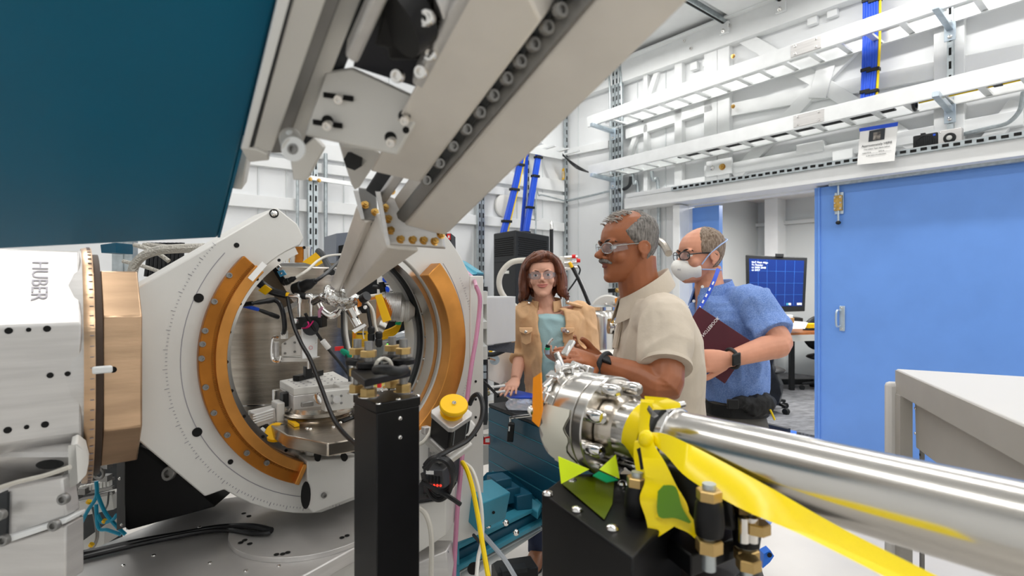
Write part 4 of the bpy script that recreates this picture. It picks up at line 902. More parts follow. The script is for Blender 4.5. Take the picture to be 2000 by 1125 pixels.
# bench of parts on top, seen above the drum
tbp = thing('steel_bench', 'bare metal bench top seen through the ring above the drum', 'bench', P(590, 560, 2.3))
for v0, v1, m_ in ((514, 536, alud), (537, 553, alu), (554, 568, alud)): obj('bench_edge', slab([P(520, v0, 2.35), P(665, v0, 2.35), P(665, v1, 2.35), P(520, v1, 2.35)], .05), m_, tbp)
for k, (u, r, m_, v0) in enumerate(((548, .018, steel, 488), (562, .022, chrome, 484), (574, .02, steel, 487), (587, .025, gold, 482), (600, .022, steel, 490))):
    obj('metal_canister', M().lathe([(r, 0), (r, .012), (r*.85, .012), (r*.85, .06), (r, .06), (r, .068), (.0, .068)], P(u, 513, 2.38), UP, 20), m_, label='%s metal canister standing on the bench seen above the ring opening' % ('leftmost', 'second', 'third', 'golden', 'rightmost')[k], cat='canister')
obj('yellow_tag', slab([P(590, 512, 2.25), P(622, 489, 2.25), P(641, 508, 2.25), P(618, 520, 2.25)], .004), yellowt, label='yellow tag lying on the bench above the ring opening', cat='tag')
run('grey_cable', [P(622, 490, 2.2), P(630, 498, 2.15), P(638, 515, 2.1), P(648, 532, 2.0)], .012, charcoal, 'dark grey cable looping over the yellow tag on the bench', 'cable')
# sample stage
sg = thing('sample_stage', 'pale metal positioning stage with drilled top plate inside the ring', 'positioning stage', P(620, 812, 1.5))
zt = 1.236
q = [PZ(573, 758, zt), PZ(690, 746, zt), PZ(651, 725, zt), PZ(546, 743, zt)]
obj('top_plate', M().prism(q, UP*-.02), alum, sg, bev=.002)
obj('stage_body', M().prism([p+UP*-.02 for p in q], UP*-.045), alu, sg, bev=.002)
ho = M()
for i in range(7):
    for j in range(5): p = q[0].lerp(q[1], .12+i*.12).lerp(q[3].lerp(q[2], .12+i*.12), .12+j*.18); ho.lathe([(.003, 0), (.003, .0006), (.0001, .0006)], p, UP, 8)
o = obj('top_holes', ho, inkg, sg); o['kind'] = 'stuff'
PB(659, 779, 1.36, .07, .03, .05, 'actuator', alum, sg, ax=q[1]-q[0], ay=q[3]-q[0])
PB(676, 770, 1.40, .05, .05, .055, 'actuator_head', alum, sg, ax=q[1]-q[0], ay=q[3]-q[0])
for i in (-1, 1):
    for j in (-1, 1): put('face_screw', ME_SOCKD, P(658+9*i, 780+7*j, 1.335), (0, -1, .1), sg, .003)
obj('round_cap', M().cyl(P(658, 780, 1.338), P(658, 780, 1.332), .009), alu, sg)
put('side_knob', ME_ROUND, P(622, 779, 1.36), (-.3, -1, 0), sg, (.011, .017, .01), m=None)
PB(541, 771, 1.5, .02, .02, .03, 'end_motor', steel, sg); PB(561, 779, 1.45, .03, .03, .035, 'dark_motor', blackm, sg)
for u, v in ((594, 789),): PB(600, 789, 1.385, .03, .012, .012, 'cable_port', alud, sg)
put('stage_screw', ME_ROUND, P(650, 741, 1.45), UP, sg, .006)
ct = P(622, 805, 1.46)
obj('turntable', M().lathe([(.085, -.012), (.088, -.006), (.08, .0), (.088, .004), (.075, .01), (.07, .02)], ct, UP, 40), steelb, sg)
# lower stage
ls = thing('lower_stage', 'dark steel lower stage with yellow stripe and cable under the sample stage', 'positioning stage', P(610, 870, 1.5))
zl_ = 1.15
obj('deck', M().prism([PZ(500, 812, zl_), PZ(560, 850, zl_), PZ(640, 866, zl_), PZ(730, 850, zl_), PZ(730, 795, zl_), PZ(560, 790, zl_)], UP*-.03), steelb, ls, bev=.003)
obj('yellow_stripe', M().bar(PZ(557, 815, zl_+.004), PZ(580, 831, zl_+.004), E2, .012, .006), yellow, ls)
obj('dark_window', M().prism([PZ(640, 815, zl_+.001), PZ(665, 808, zl_+.001), PZ(696, 815, zl_+.001), PZ(672, 824, zl_+.001)], UP*.002), charcoal, ls)
for k in range(6): obj('bright_rail', M().bar(PZ(650+9*k, 800+k, zl_+.004), PZ(668+9*k, 812+k, zl_+.004), E2, .006, .006), chrome, ls)
for u, v in ((600, 837), (606, 838), (651, 834), (665, 825)): put('deck_screw', ME_ROUND, PZ(u, v, zl_), UP, ls, .005)
mA = thing('alu_motor', 'finned aluminium motor at the left end of the lower stage', 'motor', P(520, 830, 1.4))
obj('body', M().bar(P(494, 820, 1.38), P(533, 808, 1.42), UP, .035, .035), alu, mA, bev=.003)
for k in range(4): obj('fin', M().bar(P(494, 812+5*k, 1.36), P(533, 800+5*k, 1.4), UP, .002, .004), white, mA)
obj('end_bracket', M().box(P(543, 806, 1.43), E2, E1, UP, .02, .05, .06), alum, mA, bev=.003)
obj('cross_bar', M().bar(P(490, 808, 1.44), P(545, 795, 1.5), UP, .012, .03), alum, mA)
mB = thing('yellow_wheel_motor', 'small motor with a yellow hand wheel at the lower left of the ring opening', 'motor', P(535, 850, 1.38))
obj('hand_wheel', M().lathe([(.024, 0), (.026, .006), (.022, .012), (.0, .012)], P(539, 846, 1.37), (.1, -.8, .6), 28), yellow, mB)
obj('motor_body', M().bar(P(512, 833, 1.4), P(535, 842, 1.4), UP, .028, .028), blackm, mB, bev=.003)
obj('mount', M().bar(P(522, 834, 1.39), P(548, 828, 1.42), UP, .02, .03), alu, mB)
cbk = thing('cast_bracket', 'white cast bracket with round holes at the bottom of the ring opening', 'bracket', P(650, 900, 1.4))
obj('casting', M().hexa([P(598, 892, 1.39), P(705, 890, 1.36), P(705, 865, 1.5), P(585, 845, 1.5), P(592, 858, 1.38), P(705, 872, 1.36), P(705, 850, 1.5), P(560, 838, 1.48)]), alum, cbk, bev=.004)
obj('rib', M().tube([P(548, 842, 1.39), P(580, 862, 1.375), P(640, 874, 1.36), P(705, 870, 1.35)], .008, 8, 5), white, cbk)
obj('rib', M().tube([P(510, 838, 1.385), P(540, 860, 1.38), P(575, 870, 1.375)], .007, 8, 5), white, cbk)
for u, v in ((620, 890), (672, 892)): put('cast_hole', ME_HOLE, P(u, v, 1.345), N, cbk, (.008, .011, .02))
run('black_cable', [P(535, 828, 1.38), P(565, 834, 1.37), P(600, 843, 1.36), P(645, 855, 1.35), P(660, 868, 1.34), P(680, 878, 1.33), P(705, 886, 1.32)], .0045, blackg, 'black cable draped along the lower stage to the pillar', 'cable')
run('black_cable', [P(560, 575, 1.42), P(572, 630, 1.38), P(588, 670, 1.35), P(605, 700, 1.33), P(625, 750, 1.3), P(650, 815, 1.25), P(675, 850, 1.2), P(702, 872, 1.15)], .005, blackg, 'long black cable hanging across the sample stage', 'cable')
run('black_cable', [P(596, 612, 1.38), P(615, 645, 1.4), P(640, 680, 1.42), P(665, 710, 1.42), P(690, 743, 1.42)], .004, blackg, 'black cable with a white sleeve right of the sample positioner', 'cable')
obj('white_sleeve', M().cyl(P(630, 665, 1.405), P(642, 680, 1.415), .007), paper, label='white sleeve on the black cable right of the positioner', cat='sleeve')
# sample positioner hanging
po = thing('sample_positioner', 'white metal sample positioner hanging in the middle of the ring', 'positioner', P(580, 705, 1.48))
obj('left_plate', slab([P(549, 672, 1.42), P(574, 655, 1.42), P(592, 658, 1.42), P(592, 695, 1.42), P(549, 697, 1.42)], .02), alum, po, bev=.002)
obj('right_plate', slab([P(590, 640, 1.40), P(621, 640, 1.42), P(620, 698, 1.42), P(590, 702, 1.40)], .02), white, po, bev=.002)
obj('black_block', slab([P(577, 620, 1.41), P(629, 617, 1.41), P(629, 640, 1.41), P(577, 644, 1.41)], .04), blackm, po, bev=.002)
obj('round_motor', M().cyl(P(607, 640, 1.395), P(607, 640, 1.42), .02), blackg, po)
obj('clamp_loop', M().tube([P(545, 660, 1.41), P(533, 662, 1.41), P(532, 700, 1.41), P(545, 706, 1.41), P(549, 695, 1.41)], .004, 8, 4), chrome, po)
obj('left_cylinder', M().cyl(P(538, 668, 1.43), P(538, 698, 1.43), .009), alu, po)
obj('bottom_plate', slab([P(536, 698, 1.42), P(618, 699, 1.42), P(600, 706, 1.42), P(545, 707, 1.42)], .03), alum, po)
obj('top_sensor', slab([P(548, 648, 1.41), P(558, 646, 1.41), P(558, 662, 1.41), P(548, 662, 1.41)], .015), whitep, po)
put('yellow_led', ME_ROUND, P(553, 653, 1.408), (0, -1, 0), po, .002)
for u, v in ((557, 671), (576, 669), (557, 690), (576, 687)): put('plate_screw', ME_SOCKD, P(u, v, 1.42), (0, -1, 0), po, .003)
for u, v in ((597, 656), (612, 654), (617, 670)): put('plate_screw', ME_ROUND, P(u, v, 1.405), (0, -1, 0), po, .002)
for u in (598, 607): obj('red_mark', M().torus(P(u, 679, 1.408), (0, 1, 0), .0045, .0006, n=14), inkr, po, label='red ink mark')
obj('pin', M().cyl(P(603, 702, 1.43), P(603, 720, 1.43), .004), chrome, po)
for k in range(3): run('pink_wire', [P(598, 640, 1.39), P(603, 634+2*k, 1.385), P(601, 628, 1.385)] if k < 1 else [P(590, 641, 1.39), P(602, 639, 1.38), P(612, 627, 1.39)], .0018, mat('hot_pink_wire%d' % k, '#f0308a', .4), 'thin pink wire on the black block of the sample positioner', 'wire', 'pink wires on the positioner')
sbk = thing('sample_holder', 'small black sample holder standing on the drilled stage top', 'holder', P(600, 738, 1.5))
obj('foot', M().bar(PZ(578, 739, zt+.008), PZ(626, 727, zt+.008), E1, .02, .014), blackm, sbk); obj('post', M().box(P(601, 726, 1.5), E2, E1, UP, .018, .018, .03), blackm, sbk)
# tilted brown plate with fittings
bp = thing('tilted_plate', 'tilted brownish metal plate with a black sensor at the top of the ring opening', 'plate', P(540, 600, 1.5))
obj('plate', slab([P(504, 531, 1.52), P(527, 517, 1.52), P(572, 589, 1.48), P(551, 603, 1.48)], .012), mat('brown_metal', '#8a7a68', .5, .6), bp)
obj('under_bar', slab([P(551, 603, 1.47), P(578, 588, 1.47), P(583, 593, 1.47), P(552, 612, 1.47)], .02), alum, bp)
obj('sensor', slab([P(527, 518, 1.5), P(535, 517, 1.5), P(560, 548, 1.48), P(548, 553, 1.48)], .02), blackm, bp)
obj('blue_face', slab([P(541, 530, 1.475), P(553, 527, 1.475), P(559, 536, 1.475), P(547, 541, 1.475)], .004), mat('sky_blue', '#58aede', .5), bp)
put('sensor_eye', ME_ROUND, P(549, 534, 1.47), (0, -1, 0), bp, .003)
obj('sensor_arm', M().cyl(P(530, 508, 1.5), P(547, 525, 1.48), .006), chrome, bp)
def plug(label, p0, p1, r, cable, cr, cm=None):
    t = thing('cable_plug', label, 'connector', p1)
    d = (V(p1)-V(p0)); L = d.length; d.normalize()
    obj('body', M().lathe([(r*.75, 0), (r, L*.06), (r, L*.38), (r*.85, L*.42), (r*.85, L*.7), (r*.6, L*.85), (r*.45, L)], p0, d, 14), blackm, t)
    obj('cable', M().tube([V(p1)-d*.005]+cable, cr, 8, 5), cm or blackg, t); return t
plug('large black cable plug lying right of the tilted plate', P(574, 567, 1.45), P(616, 549, 1.43), .017, [P(628, 541, 1.45), P(650, 522, 1.6), P(690, 480, 1.9)], .005)
plug('small black cable plug with a pale cable above the large plug', P(556, 552, 1.46), P(578, 542, 1.46), .009, [P(600, 528, 1.5), P(620, 510, 1.6), P(640, 500, 1.8), P(668, 497, 2.0)], .004, beigeh)
plug('black cable plug entering at the left of the opening, upper of two', P(540, 585, 1.42), P(490, 593, 1.34), .007, [P(465, 596, 1.36), P(440, 600, 1.42)], .006)
plug('black and blue cable plug entering at the left of the opening, lower of two', P(545, 620, 1.42), P(500, 603, 1.38), .006, [P(484, 599, 1.36), P(465, 595, 1.4)], .005, bluec)
for k, (a, b_) in enumerate(((536, 549), (542, 562))):
    run('black_hose', [P(488, a, 1.42), P(505, a+12, 1.42), P(530, 566+4*k, 1.43), P(562, 576+2*k, 1.44)], .0085, blackg, '%s of two black hoses running through the yellow band' % ('upper', 'lower')[k], 'hose')
yb = obj('yellow_band', slab([P(504, 567, 1.40), P(517, 556, 1.40), P(530, 565, 1.40), P(518, 576, 1.40)], .006), yellow, label='yellow band clipped round two black hoses', cat='band')
run('black_hose', [P(532, 585, 1.41), P(545, 592, 1.41), P(553, 612, 1.4), P(556, 640, 1.4), P(552, 655, 1.42)], .006, blackg, 'black hose bending down left of the positioner', 'hose')
ft = thing('pipe_fittings', 'bright steel elbow fittings above the sample positioner', 'fittings', P(590, 620, 1.42))
obj('cross_pipe', M().cyl(P(562, 578, 1.42), P(640, 581, 1.42), .006), chrome, ft); obj('coupler', M().cyl(P(588, 578, 1.42), P(598, 579, 1.42), .008), blackm, ft)
obj('yellow_collar', M().cyl(P(560, 577, 1.42), P(564, 577, 1.42), .008), yellow, ft)
for u in (585, 608): obj('elbow', M().tube([P(u-9, 578, 1.42), P(u, 580, 1.42), P(u, 592, 1.42)], .008, 10, 4), chrome, ft); obj('down_pipe', M().cyl(P(u, 590, 1.42), P(u, 624, 1.42), .005), chrome, ft)
obj('steel_arm', M().cyl(P(612, 590, 1.42), P(648, 572, 1.38), .009), steel, ft)
obj('u_bend', M().tube([P(622, 592, 1.42), P(630, 607, 1.42), P(645, 617, 1.42), P(660, 610, 1.42), P(668, 600, 1.4)], .009, 10, 5), chrome, ft)
obj('saddle', M().box(P(590, 626, 1.43), E2, E1, UP, .04, .03, .012), chrome, ft)
run('pink_tube', [P(630, 600, 1.41), P(624, 608, 1.41), P(624, 620, 1.41)], .004, pinkh, 'short pink tube end beside the bright U bend', 'tubing')
plv = thing('steel_mount', 'slanted steel tube mount under the crumpled foil', 'mount', P(690, 640, 1.45))
obj('tube', M().cyl(P(682, 604, 1.42), P(700, 636, 1.42), .012), chrome, plv); obj('clamp', M().cyl(P(687, 602, 1.40), P(696, 618, 1.40), .017), steel, plv)
obj('back_plate', slab([P(660, 600, 1.55), P(735, 585, 1.6), P(735, 655, 1.6), P(660, 640, 1.55)], .02), mat('warm_steel', '#8f8578', .35, .8), plv)
obj('black_clamp', M().box(P(708, 602, 1.42), E2, E1, UP, .03, .03, .025), blackm, plv, bev=.003); put('clamp_screw', ME_SOCK, P(714, 600, 1.39), (0, -1, 0), plv, .005)
for k in range(3): run('grey_cable', [P(668+4*k, 604, 1.42), P(669+4*k, 650, 1.4), P(676+4*k, 690, 1.37), P(683+4*k, 745, 1.35)], .0035, (charcoal, alud, whitep)[k], ('dark grey', 'mid grey', 'white')[k]+' cable in the trio hanging left of the yellow tags', 'cable')
run('grey_cable', [P(700, 590, 1.41), P(716, 600, 1.4), P(722, 625, 1.4), P(728, 665, 1.4)], .005, blackg, 'black cable curving down from the foil tip', 'cable')
run('white_cable', [P(712, 585, 1.40), P(728, 605, 1.4), P(733, 635, 1.4), P(738, 655, 1.4)], .0035, beigeh, 'pale cable curving down from the foil tip', 'cable')
for k, (u, v0, v1) in enumerate(((725, 640, 668), (740, 652, 678))):
    obj('black_plug', M().lathe([(.005, 0), (.009, .006), (.009, .02), (.007, .022), (.009, .026), (.009, .036), (.005, .04)], P(u, v1, 1.39), UP, 12), blackm, label=('left', 'right')[k]+' of two small black plugs hanging before the yellow tag', cat='connector')
obj('green_strap', M().torus(P(676, 690, 1.36), (.5, .5, .8), .012, .005, n=20), greenv, label='green hook and loop strap round the grey cables', cat='strap')
obj('red_clip', M().bar(P(655, 681, 1.36), P(670, 680, 1.36), UP, .01, .01), red, label='small red clip beside the green strap', cat='clip')
# yellow tags
t1 = obj('yellow_tag', slab([P(732, 577, 1.5), P(745, 574, 1.5), P(764, 625, 1.5), P(748, 630, 1.5)], .003), yellowt, label='slanted blank yellow tag in front of the ribbed silver detector', cat='tag')
t2 = thing('yellow_tag', 'big yellow inspection tag with printed lines in the ring opening', 'tag', P(705, 705, 1.42))
obj('card', slab([P(688, 648, 1.42), P(727, 646, 1.42), P(727, 704, 1.42), P(688, 705, 1.42)], .003), yellowt, t2)
for k in range(8): obj('printed_line', M().bar(P(691, 666+4*k, 1.417), P(714, 666+4*k, 1.417), UP, .001, .001), mat('faded_print%d' % k, '#9a7a10', .7), t2)
obj('header_line', M().bar(P(697, 652, 1.417), P(714, 652, 1.417), UP, .004, .001), inkd, t2)
obj('orange_corner', slab([P(689, 651, 1.417), P(694, 650, 1.417), P(694, 660, 1.417), P(689, 660, 1.417)], .001), orange, t2); obj('orange_edge', slab([P(722, 668, 1.417), P(726, 668, 1.417), P(726, 700, 1.417), P(723, 700, 1.417)], .001), orange, t2)
obj('tag_wire', M().tube([P(711, 640, 1.41), P(709, 650, 1.412), P(711, 662, 1.412)], .0015, 6, 3), paper, t2)
obj('tag_clip', slab([P(687, 645, 1.40), P(712, 632, 1.40), P(716, 636, 1.40), P(693, 651, 1.40)], .004), chrome, t2)
# silver detector
dt_ = thing('ribbed_detector', 'ribbed silver detector cylinder seen through the ring opening', 'detector', P(770, 640, 1.75))
dd = V((1, .25, -.06)); L_ = []
for k in range(26): L_ += [(.046 if k % 2 else .042, .0022*k), (.046 if k % 2 else .042, .0022*k+.0018)]
obj('fat_end', M().lathe([(.0, 0), (.046, 0), (.046, .008)]+L_[8:]+[(.03, .06)], P(745, 598, 1.7), dd, 32), alu, dt_)
obj('thin_end', M().lathe([(.034, 0), (.034, .02), (.031, .022), (.034, .025), (.031, .028), (.034, .031), (.031, .034), (.034, .037), (.026, .044), (.015, .055), (.0, .055)], P(775, 607, 1.72), dd, 32), alum, dt_)
obj('gold_end', M().cyl(P(733, 605, 1.68), P(748, 607, 1.7), .05), orangec, dt_)
obj('steel_flange', M().cyl(P(735, 632, 1.65), P(748, 638, 1.66), .03), steel, dt_)
# racks behind
er = thing('electronics_rack', 'dark electronics rack full of cables seen through the right of the ring opening', 'rack', P(775, 760, 2.4))
obj('frame', slab([P(690, 530, 2.6), P(850, 530, 2.6), P(850, 800, 2.6), P(690, 800, 2.6)], .3), rackm, er)
obj('black_shelf_unit', slab([P(768, 572, 2.35), P(812, 570, 2.35), P(812, 640, 2.35), P(768, 625, 2.35)], .1), blackm, er)
obj('handle', M().tube([P(770, 585, 2.3), P(780, 579, 2.3), P(796, 580, 2.3), P(806, 588, 2.3)], .008, 8, 4), charcoal, er)
obj('white_card', slab([P(792, 590, 2.33), P(800, 590, 2.33), P(800, 598, 2.33), P(792, 598, 2.33)], .003), paper, er)
obj('pale_panel', slab([P(728, 655, 2.5), P(760, 655, 2.5), P(760, 760, 2.5), P(728, 760, 2.5)], .03), alum, er)
obj('perforated_sheet', slab([P(736, 672, 2.4), P(748, 672, 2.4), P(748, 710, 2.4), P(730, 710, 2.4)], .003), galv, er)
obj('green_board', slab([P(772, 566, 2.33), P(805, 564, 2.33), P(806, 568, 2.33), P(772, 570, 2.33)], .01), greenf, er)
put('green_light', ME_ROUND, P(798, 631, 2.33), (0, -1, 0), er, .008); bpy.data.objects[er.children[-1].name]
for u, v in ((757, 673), (770, 672), (792, 651), (762, 735)): obj('status_led', M().ell(P(u, v, 2.3), X_*.004, Y_*.004, UP*.004, 8, 6), mat('led_green%d' % u, '#50ff30', .4, emit=2), er)
random.seed(4)
for k in range(34):
    u, v = random.uniform(764, 812), random.uniform(645, 740); a = random.uniform(0, 6.3)
    L_ = random.uniform(12, 30)
    obj('black_lead', M().tube([P(u, v, 2.28), P(u+L_*.6*math.cos(a)+random.uniform(-5, 5), v+L_*.6*math.sin(a), 2.26), P(u+L_*math.cos(a+.4), v+L_*math.sin(a+.4), 2.3)], .006, 6, 3), blackg, er)
for k in range(8): obj('pale_board', slab([P(764+7*k, 665+(k*13) % 30, 2.34), P(771+7*k, 665+(k*13) % 30, 2.34), P(771+7*k, 700+(k*17) % 40, 2.34), P(764+7*k, 700+(k*17) % 40, 2.34)], .01), paper if k % 2 else alum, er)
for k, v in enumerate((536, 557)):
    ib = thing('instrument_unit', ('upper', 'lower')[k]+' white instrument unit with a blue dial behind the ring', 'instrument', P(775, v+18, 2.2))
    obj('case', slab([P(736, v, 2.15), P(830, v-1, 2.15), P(830, v+19, 2.15), P(736, v+19, 2.15)], .12), whitep, ib, bev=.003)
    obj('dial', M().lathe([(.014, 0), (.014, .004), (.007, .004), (.007, .008), (.0, .008)], P(754, v+9, 2.148), (0, -1, 0), 24), bluec, ib)
    obj('orange_mark', slab([P(771, v+1, 2.147), P(773, v+1, 2.147), P(774, v+6, 2.147), P(772, v+6, 2.147)], .001), orange, ib)
    for j in (4, 12): obj('printed_line', M().bar(P(762, v+j, 2.147), P(779, v+j, 2.147), UP, .003, .001), inkg if j == 4 else inkd, ib)
yc = thing('yellow_cable_coil', 'coil of thin yellow fibre cables under the ribbed detector', 'cable coil', P(765, 655, 1.9))
for k in range(7): obj('fibre', M().tube([P(783, 622+k, 1.8), P(775, 636+2*k, 1.79), P(758, 645+2.2*k, 1.78), P(741, 650+2.2*k, 1.78)], .005, 6, 4), yellow, yc)
obj('green_wrap', slab([P(772, 630, 1.77), P(783, 628, 1.77), P(781, 635, 1.77), P(772, 634, 1.77)], .02), greenf, yc)
run('clear_hose', [P(728, 658, 1.9), P(760, 660, 1.9), P(790, 653, 1.95), P(820, 635, 2.0)], .014, clearh, 'clear braided hose below the yellow fibre coil', 'hose')
run('beige_hose', [P(750, 662, 2.0), P(780, 660, 2.0), P(800, 654, 2.05), P(820, 640, 2.1)], .008, beigeh, 'beige hose under the clear braided hose', 'hose')
tc_ = thing('black_tee_connector', 'black tee connector above the slanted yellow tag', 'connector', P(747, 570, 1.7))
obj('stem', M().cyl(P(745, 551, 1.7), P(748, 573, 1.7), .009), blackm, tc_); obj('collar', M().cyl(P(745, 556, 1.7), P(746, 562, 1.7), .013), blackm, tc_); obj('arm', M().cyl(P(730, 560, 1.72), P(745, 562, 1.7), .006), blackm, tc_)
run('pale_rod', [P(716, 579, 1.45), P(730, 577, 1.5), P(748, 574, 1.66)], .004, beigeh, 'pale thin rod from the foil tip to the black tee connector', 'rod')
# boxes either side of the arm near the back wall
ga = thing('grey_cabinet', 'dark grey cabinet top left of the overhead arm', 'cabinet', P(675, 520, 3.2)); obj('case', slab([P(657, 456, 3.2), P(720, 450, 3.3), P(720, 530, 3.3), P(657, 530, 3.2)], .3), mat('slate_paint', '#6d7480', .5), ga); obj('opening', slab([P(661, 480, 3.19), P(672, 478, 3.19), P(672, 530, 3.19), P(661, 530, 3.19)], .005), dark, ga)
gb = thing('black_cabinet', 'slim black cabinet with a red label right of the overhead arm', 'cabinet', P(875, 510, 2.6)); obj('case', slab([P(855, 456, 2.6), P(881, 456, 2.6), P(882, 512, 2.6), P(855, 512, 2.6)], .2), rackm, gb); obj('red_label', slab([P(873, 457, 2.598), P(880, 456, 2.598), P(880, 468, 2.598), P(873, 468, 2.598)], .002), red, gb); obj('label_mark', slab([P(875, 460, 2.596), P(878, 460, 2.596), P(878, 465, 2.596), P(875, 465, 2.596)], .001), paper, gb)
run('black_wire', [P(880, 509, 2.5), P(888, 507, 2.5), P(896, 511, 2.5)], .006, blackg, 'small black wire end on top of the ring behind the arm', 'wire')

# ================================================================ pillar with bolts
ME_RUB = prefab('rubber_disc', M().lathe([(.6, 0), (1, .1), (1, .5), (.9, .62), (.5, .62)], (0, 0, 0), (0, 0, 1), 20), black)
def studs(parent, bases, zb, z1, zt_, r, nutr):
    for b in bases:
        b = V((b.x, b.y, zb))
        obj('threaded_stud', M().cyl(b, V((b.x, b.y, zt_)), r, n=16), alud, parent)
        put('washer', ME_WASH, b, UP, parent, (nutr*1.25, nutr*1.25, .012)); put('lower_nut', ME_NUT, b+UP*.002, UP, parent, (nutr, nutr, nutr*.95))
        put('middle_nut', ME_NUT, V((b.x, b.y, z1-nutr*1.3)), UP, parent, (nutr, nutr, nutr*.95))
        put('rubber_disc', ME_RUB, V((b.x, b.y, z1+.0)), UP, parent, (nutr*1.45, nutr*1.45, .02))
        put('upper_nut', ME_NUT, V((b.x, b.y, z1+.02)), UP, parent, (nutr, nutr, nutr*.8))
bp_ = thing('black_pillar', 'square black pillar with a bolted levelling plate in front of the ring', 'pillar', PZ(735, 789, 1.304)-UP*.7)
zp = 1.304
cr = [PZ(735, 789, zp), PZ(822, 774, zp), PZ(772, 760, zp), PZ(689, 769, zp)]
obj('lid', M().prism(cr, UP*-.016), black, bp_, bev=.002)
cc = (cr[0]+cr[2])/2; body = [cc+(p-cc)*.965-UP*.016 for p in cr]
obj('column', M().prism(body, UP*-.75), black, bp_, bev=.002)
studs(bp_, [PZ(720, 775, zp), PZ(698, 767, zp), PZ(788, 766, zp), PZ(766, 757, zp)], zp, zp+.05, zp+.097, .0075, .0145)
zq = zp+.05
obj('levelling_plate', M().prism([PZ(712, 742, zq), PZ(803, 722, zq), PZ(770, 706, zq), PZ(685, 722, zq)], UP*-.012), black, bp_, bev=.002)
obj('saddle_tube', M().tube([PZ(735, 722, zq+.012), PZ(755, 722, zq+.016), PZ(775, 726, zq+.012), PZ(790, 722, zq+.01)], .008, 10, 4), blackm, bp_)
obj('cable_arch', M().tube([PZ(731, 722, zq+.005), PZ(738, 705, zq+.02), PZ(750, 700, zq+.022), PZ(761, 705, zq+.02), PZ(766, 718, zq+.006)], .003, 8, 5), beigeh, bp_)
for u, v in ((739, 789), (778, 780), (816, 773), (744, 764)): put('lid_screw', ME_ROUND, PZ(u, v, zp), UP, bp_, .0045)
fnn = (body[1]-body[0]).cross(UP).normalized()
for v in (817, 854): put('face_screw', ME_ROUND, PPL(781, v, body[0], fnn), fnn, bp_, .004)
sw = thing('rotary_switch', 'pale yellow round switch with a red handle behind the bolted studs', 'switch', P(740, 760, 1.3)); obj('switch_disc', M().lathe([(.015, 0), (.015, .003), (.0, .003)], P(740, 745, 1.3), (0, -1, 0), 20), mat('pale_yellow_disc', '#f0e27a', .5), sw); obj('red_handle', M().box(P(741, 750, 1.28), X_, Y_, UP, .008, .01, .016), red, sw)
obj('switch_plate', slab([P(728, 733, 1.33), P(756, 733, 1.33), P(756, 765, 1.33), P(728, 765, 1.33)], .01), alum, sw)

# ================================================================ stepper motor on the ring
sm_ = thing('stepper_motor', 'black stepper motor with a round yellow hand knob right of the pillar', 'motor', P(878, 900, 1.45))
ax_ = V((.14, -.52, .84)).normalized(); sx_ = V((.75, -.55, -.4)); sx_ = (sx_-ax_*sx_.dot(ax_)).normalized(); sy_ = ax_.cross(sx_)
mc = P(879, 835, 1.43)
obj('motor_case', M().box(mc, sx_, sy_, ax_, .074, .074, .078), black, sm_, bev=.006)
for k in (-1, 1): obj('case_seam', M().bar(mc+sx_*.0375+sy_*(.022*k)-ax_*.037, mc+sx_*.0375+sy_*(.022*k)+ax_*.037, sy_, .0015, .001), galv, sm_)
def cutsq(c, s, cut, t): return M().prism([c+sx_*a*s+sy_*b*s for a, b in ((-1, -1+cut), (-1+cut, -1), (1-cut, -1), (1, -1+cut), (1, 1-cut), (1-cut, 1), (-1+cut, 1), (-1, 1-cut))], ax_*t)
obj('end_bell', cutsq(mc+ax_*.038, .041, .2, .016), alu, sm_, bev=.002)
obj('base_bell', cutsq(mc-ax_*.05, .043, .15, .014), alu, sm_, bev=.002)
obj('mount_foot', M().box(mc-ax_*.06+sx_*.0-sy_*.0, sx_, sy_, ax_, .1, .085, .022), alum, sm_, bev=.004)
obj('gear_block', M().bar(mc-ax_*.07, mc-ax_*.11-sx_*.02, sx_, .05, .06), alum, sm_, bev=.004)
obj('hub_disc', M().lathe([(.03, 0), (.03, .005), (.0, .005)], mc+ax_*.053, ax_, 28), yellow, sm_)
obj('shaft', M().cyl(mc+ax_*.05, mc+ax_*.085, .006), chrome, sm_)
kb = obj('hand_knob', M().lathe([(.034, 0), (.036, .004), (.036, .011), (.034, .014), (.0, .014)], mc+ax_*.075+sx_*.004, ax_, 44), yellow, sm_)
put('knob_screw', ME_SOCK, mc+ax_*.087+sx_*.004, ax_, kb, .006)
obj('side_bracket', M().prism([P(912, 815, 1.45), P(927, 832, 1.45), P(918, 850, 1.44), P(905, 852, 1.43), P(905, 830, 1.43)], (0, .02, 0)), alum, sm_)
for i, j in ((1, 1), (1, -1), (-1, 1)): put('foot_screw', ME_SOCK, mc-ax_*.049+sx_*.034*i+sy_*.034*j, ax_, sm_, .0045)
ml = obj('motor_lead', M().tube([P(917, 790, 1.46), P(925, 774, 1.45), P(936, 772, 1.44), P(943, 795, 1.42), P(938, 825, 1.40), P(915, 858, 1.37), P(880, 878, 1.33), P(850, 895, 1.30), P(828, 915, 1.3)], .0065, 8, 6), blackg, sm_)
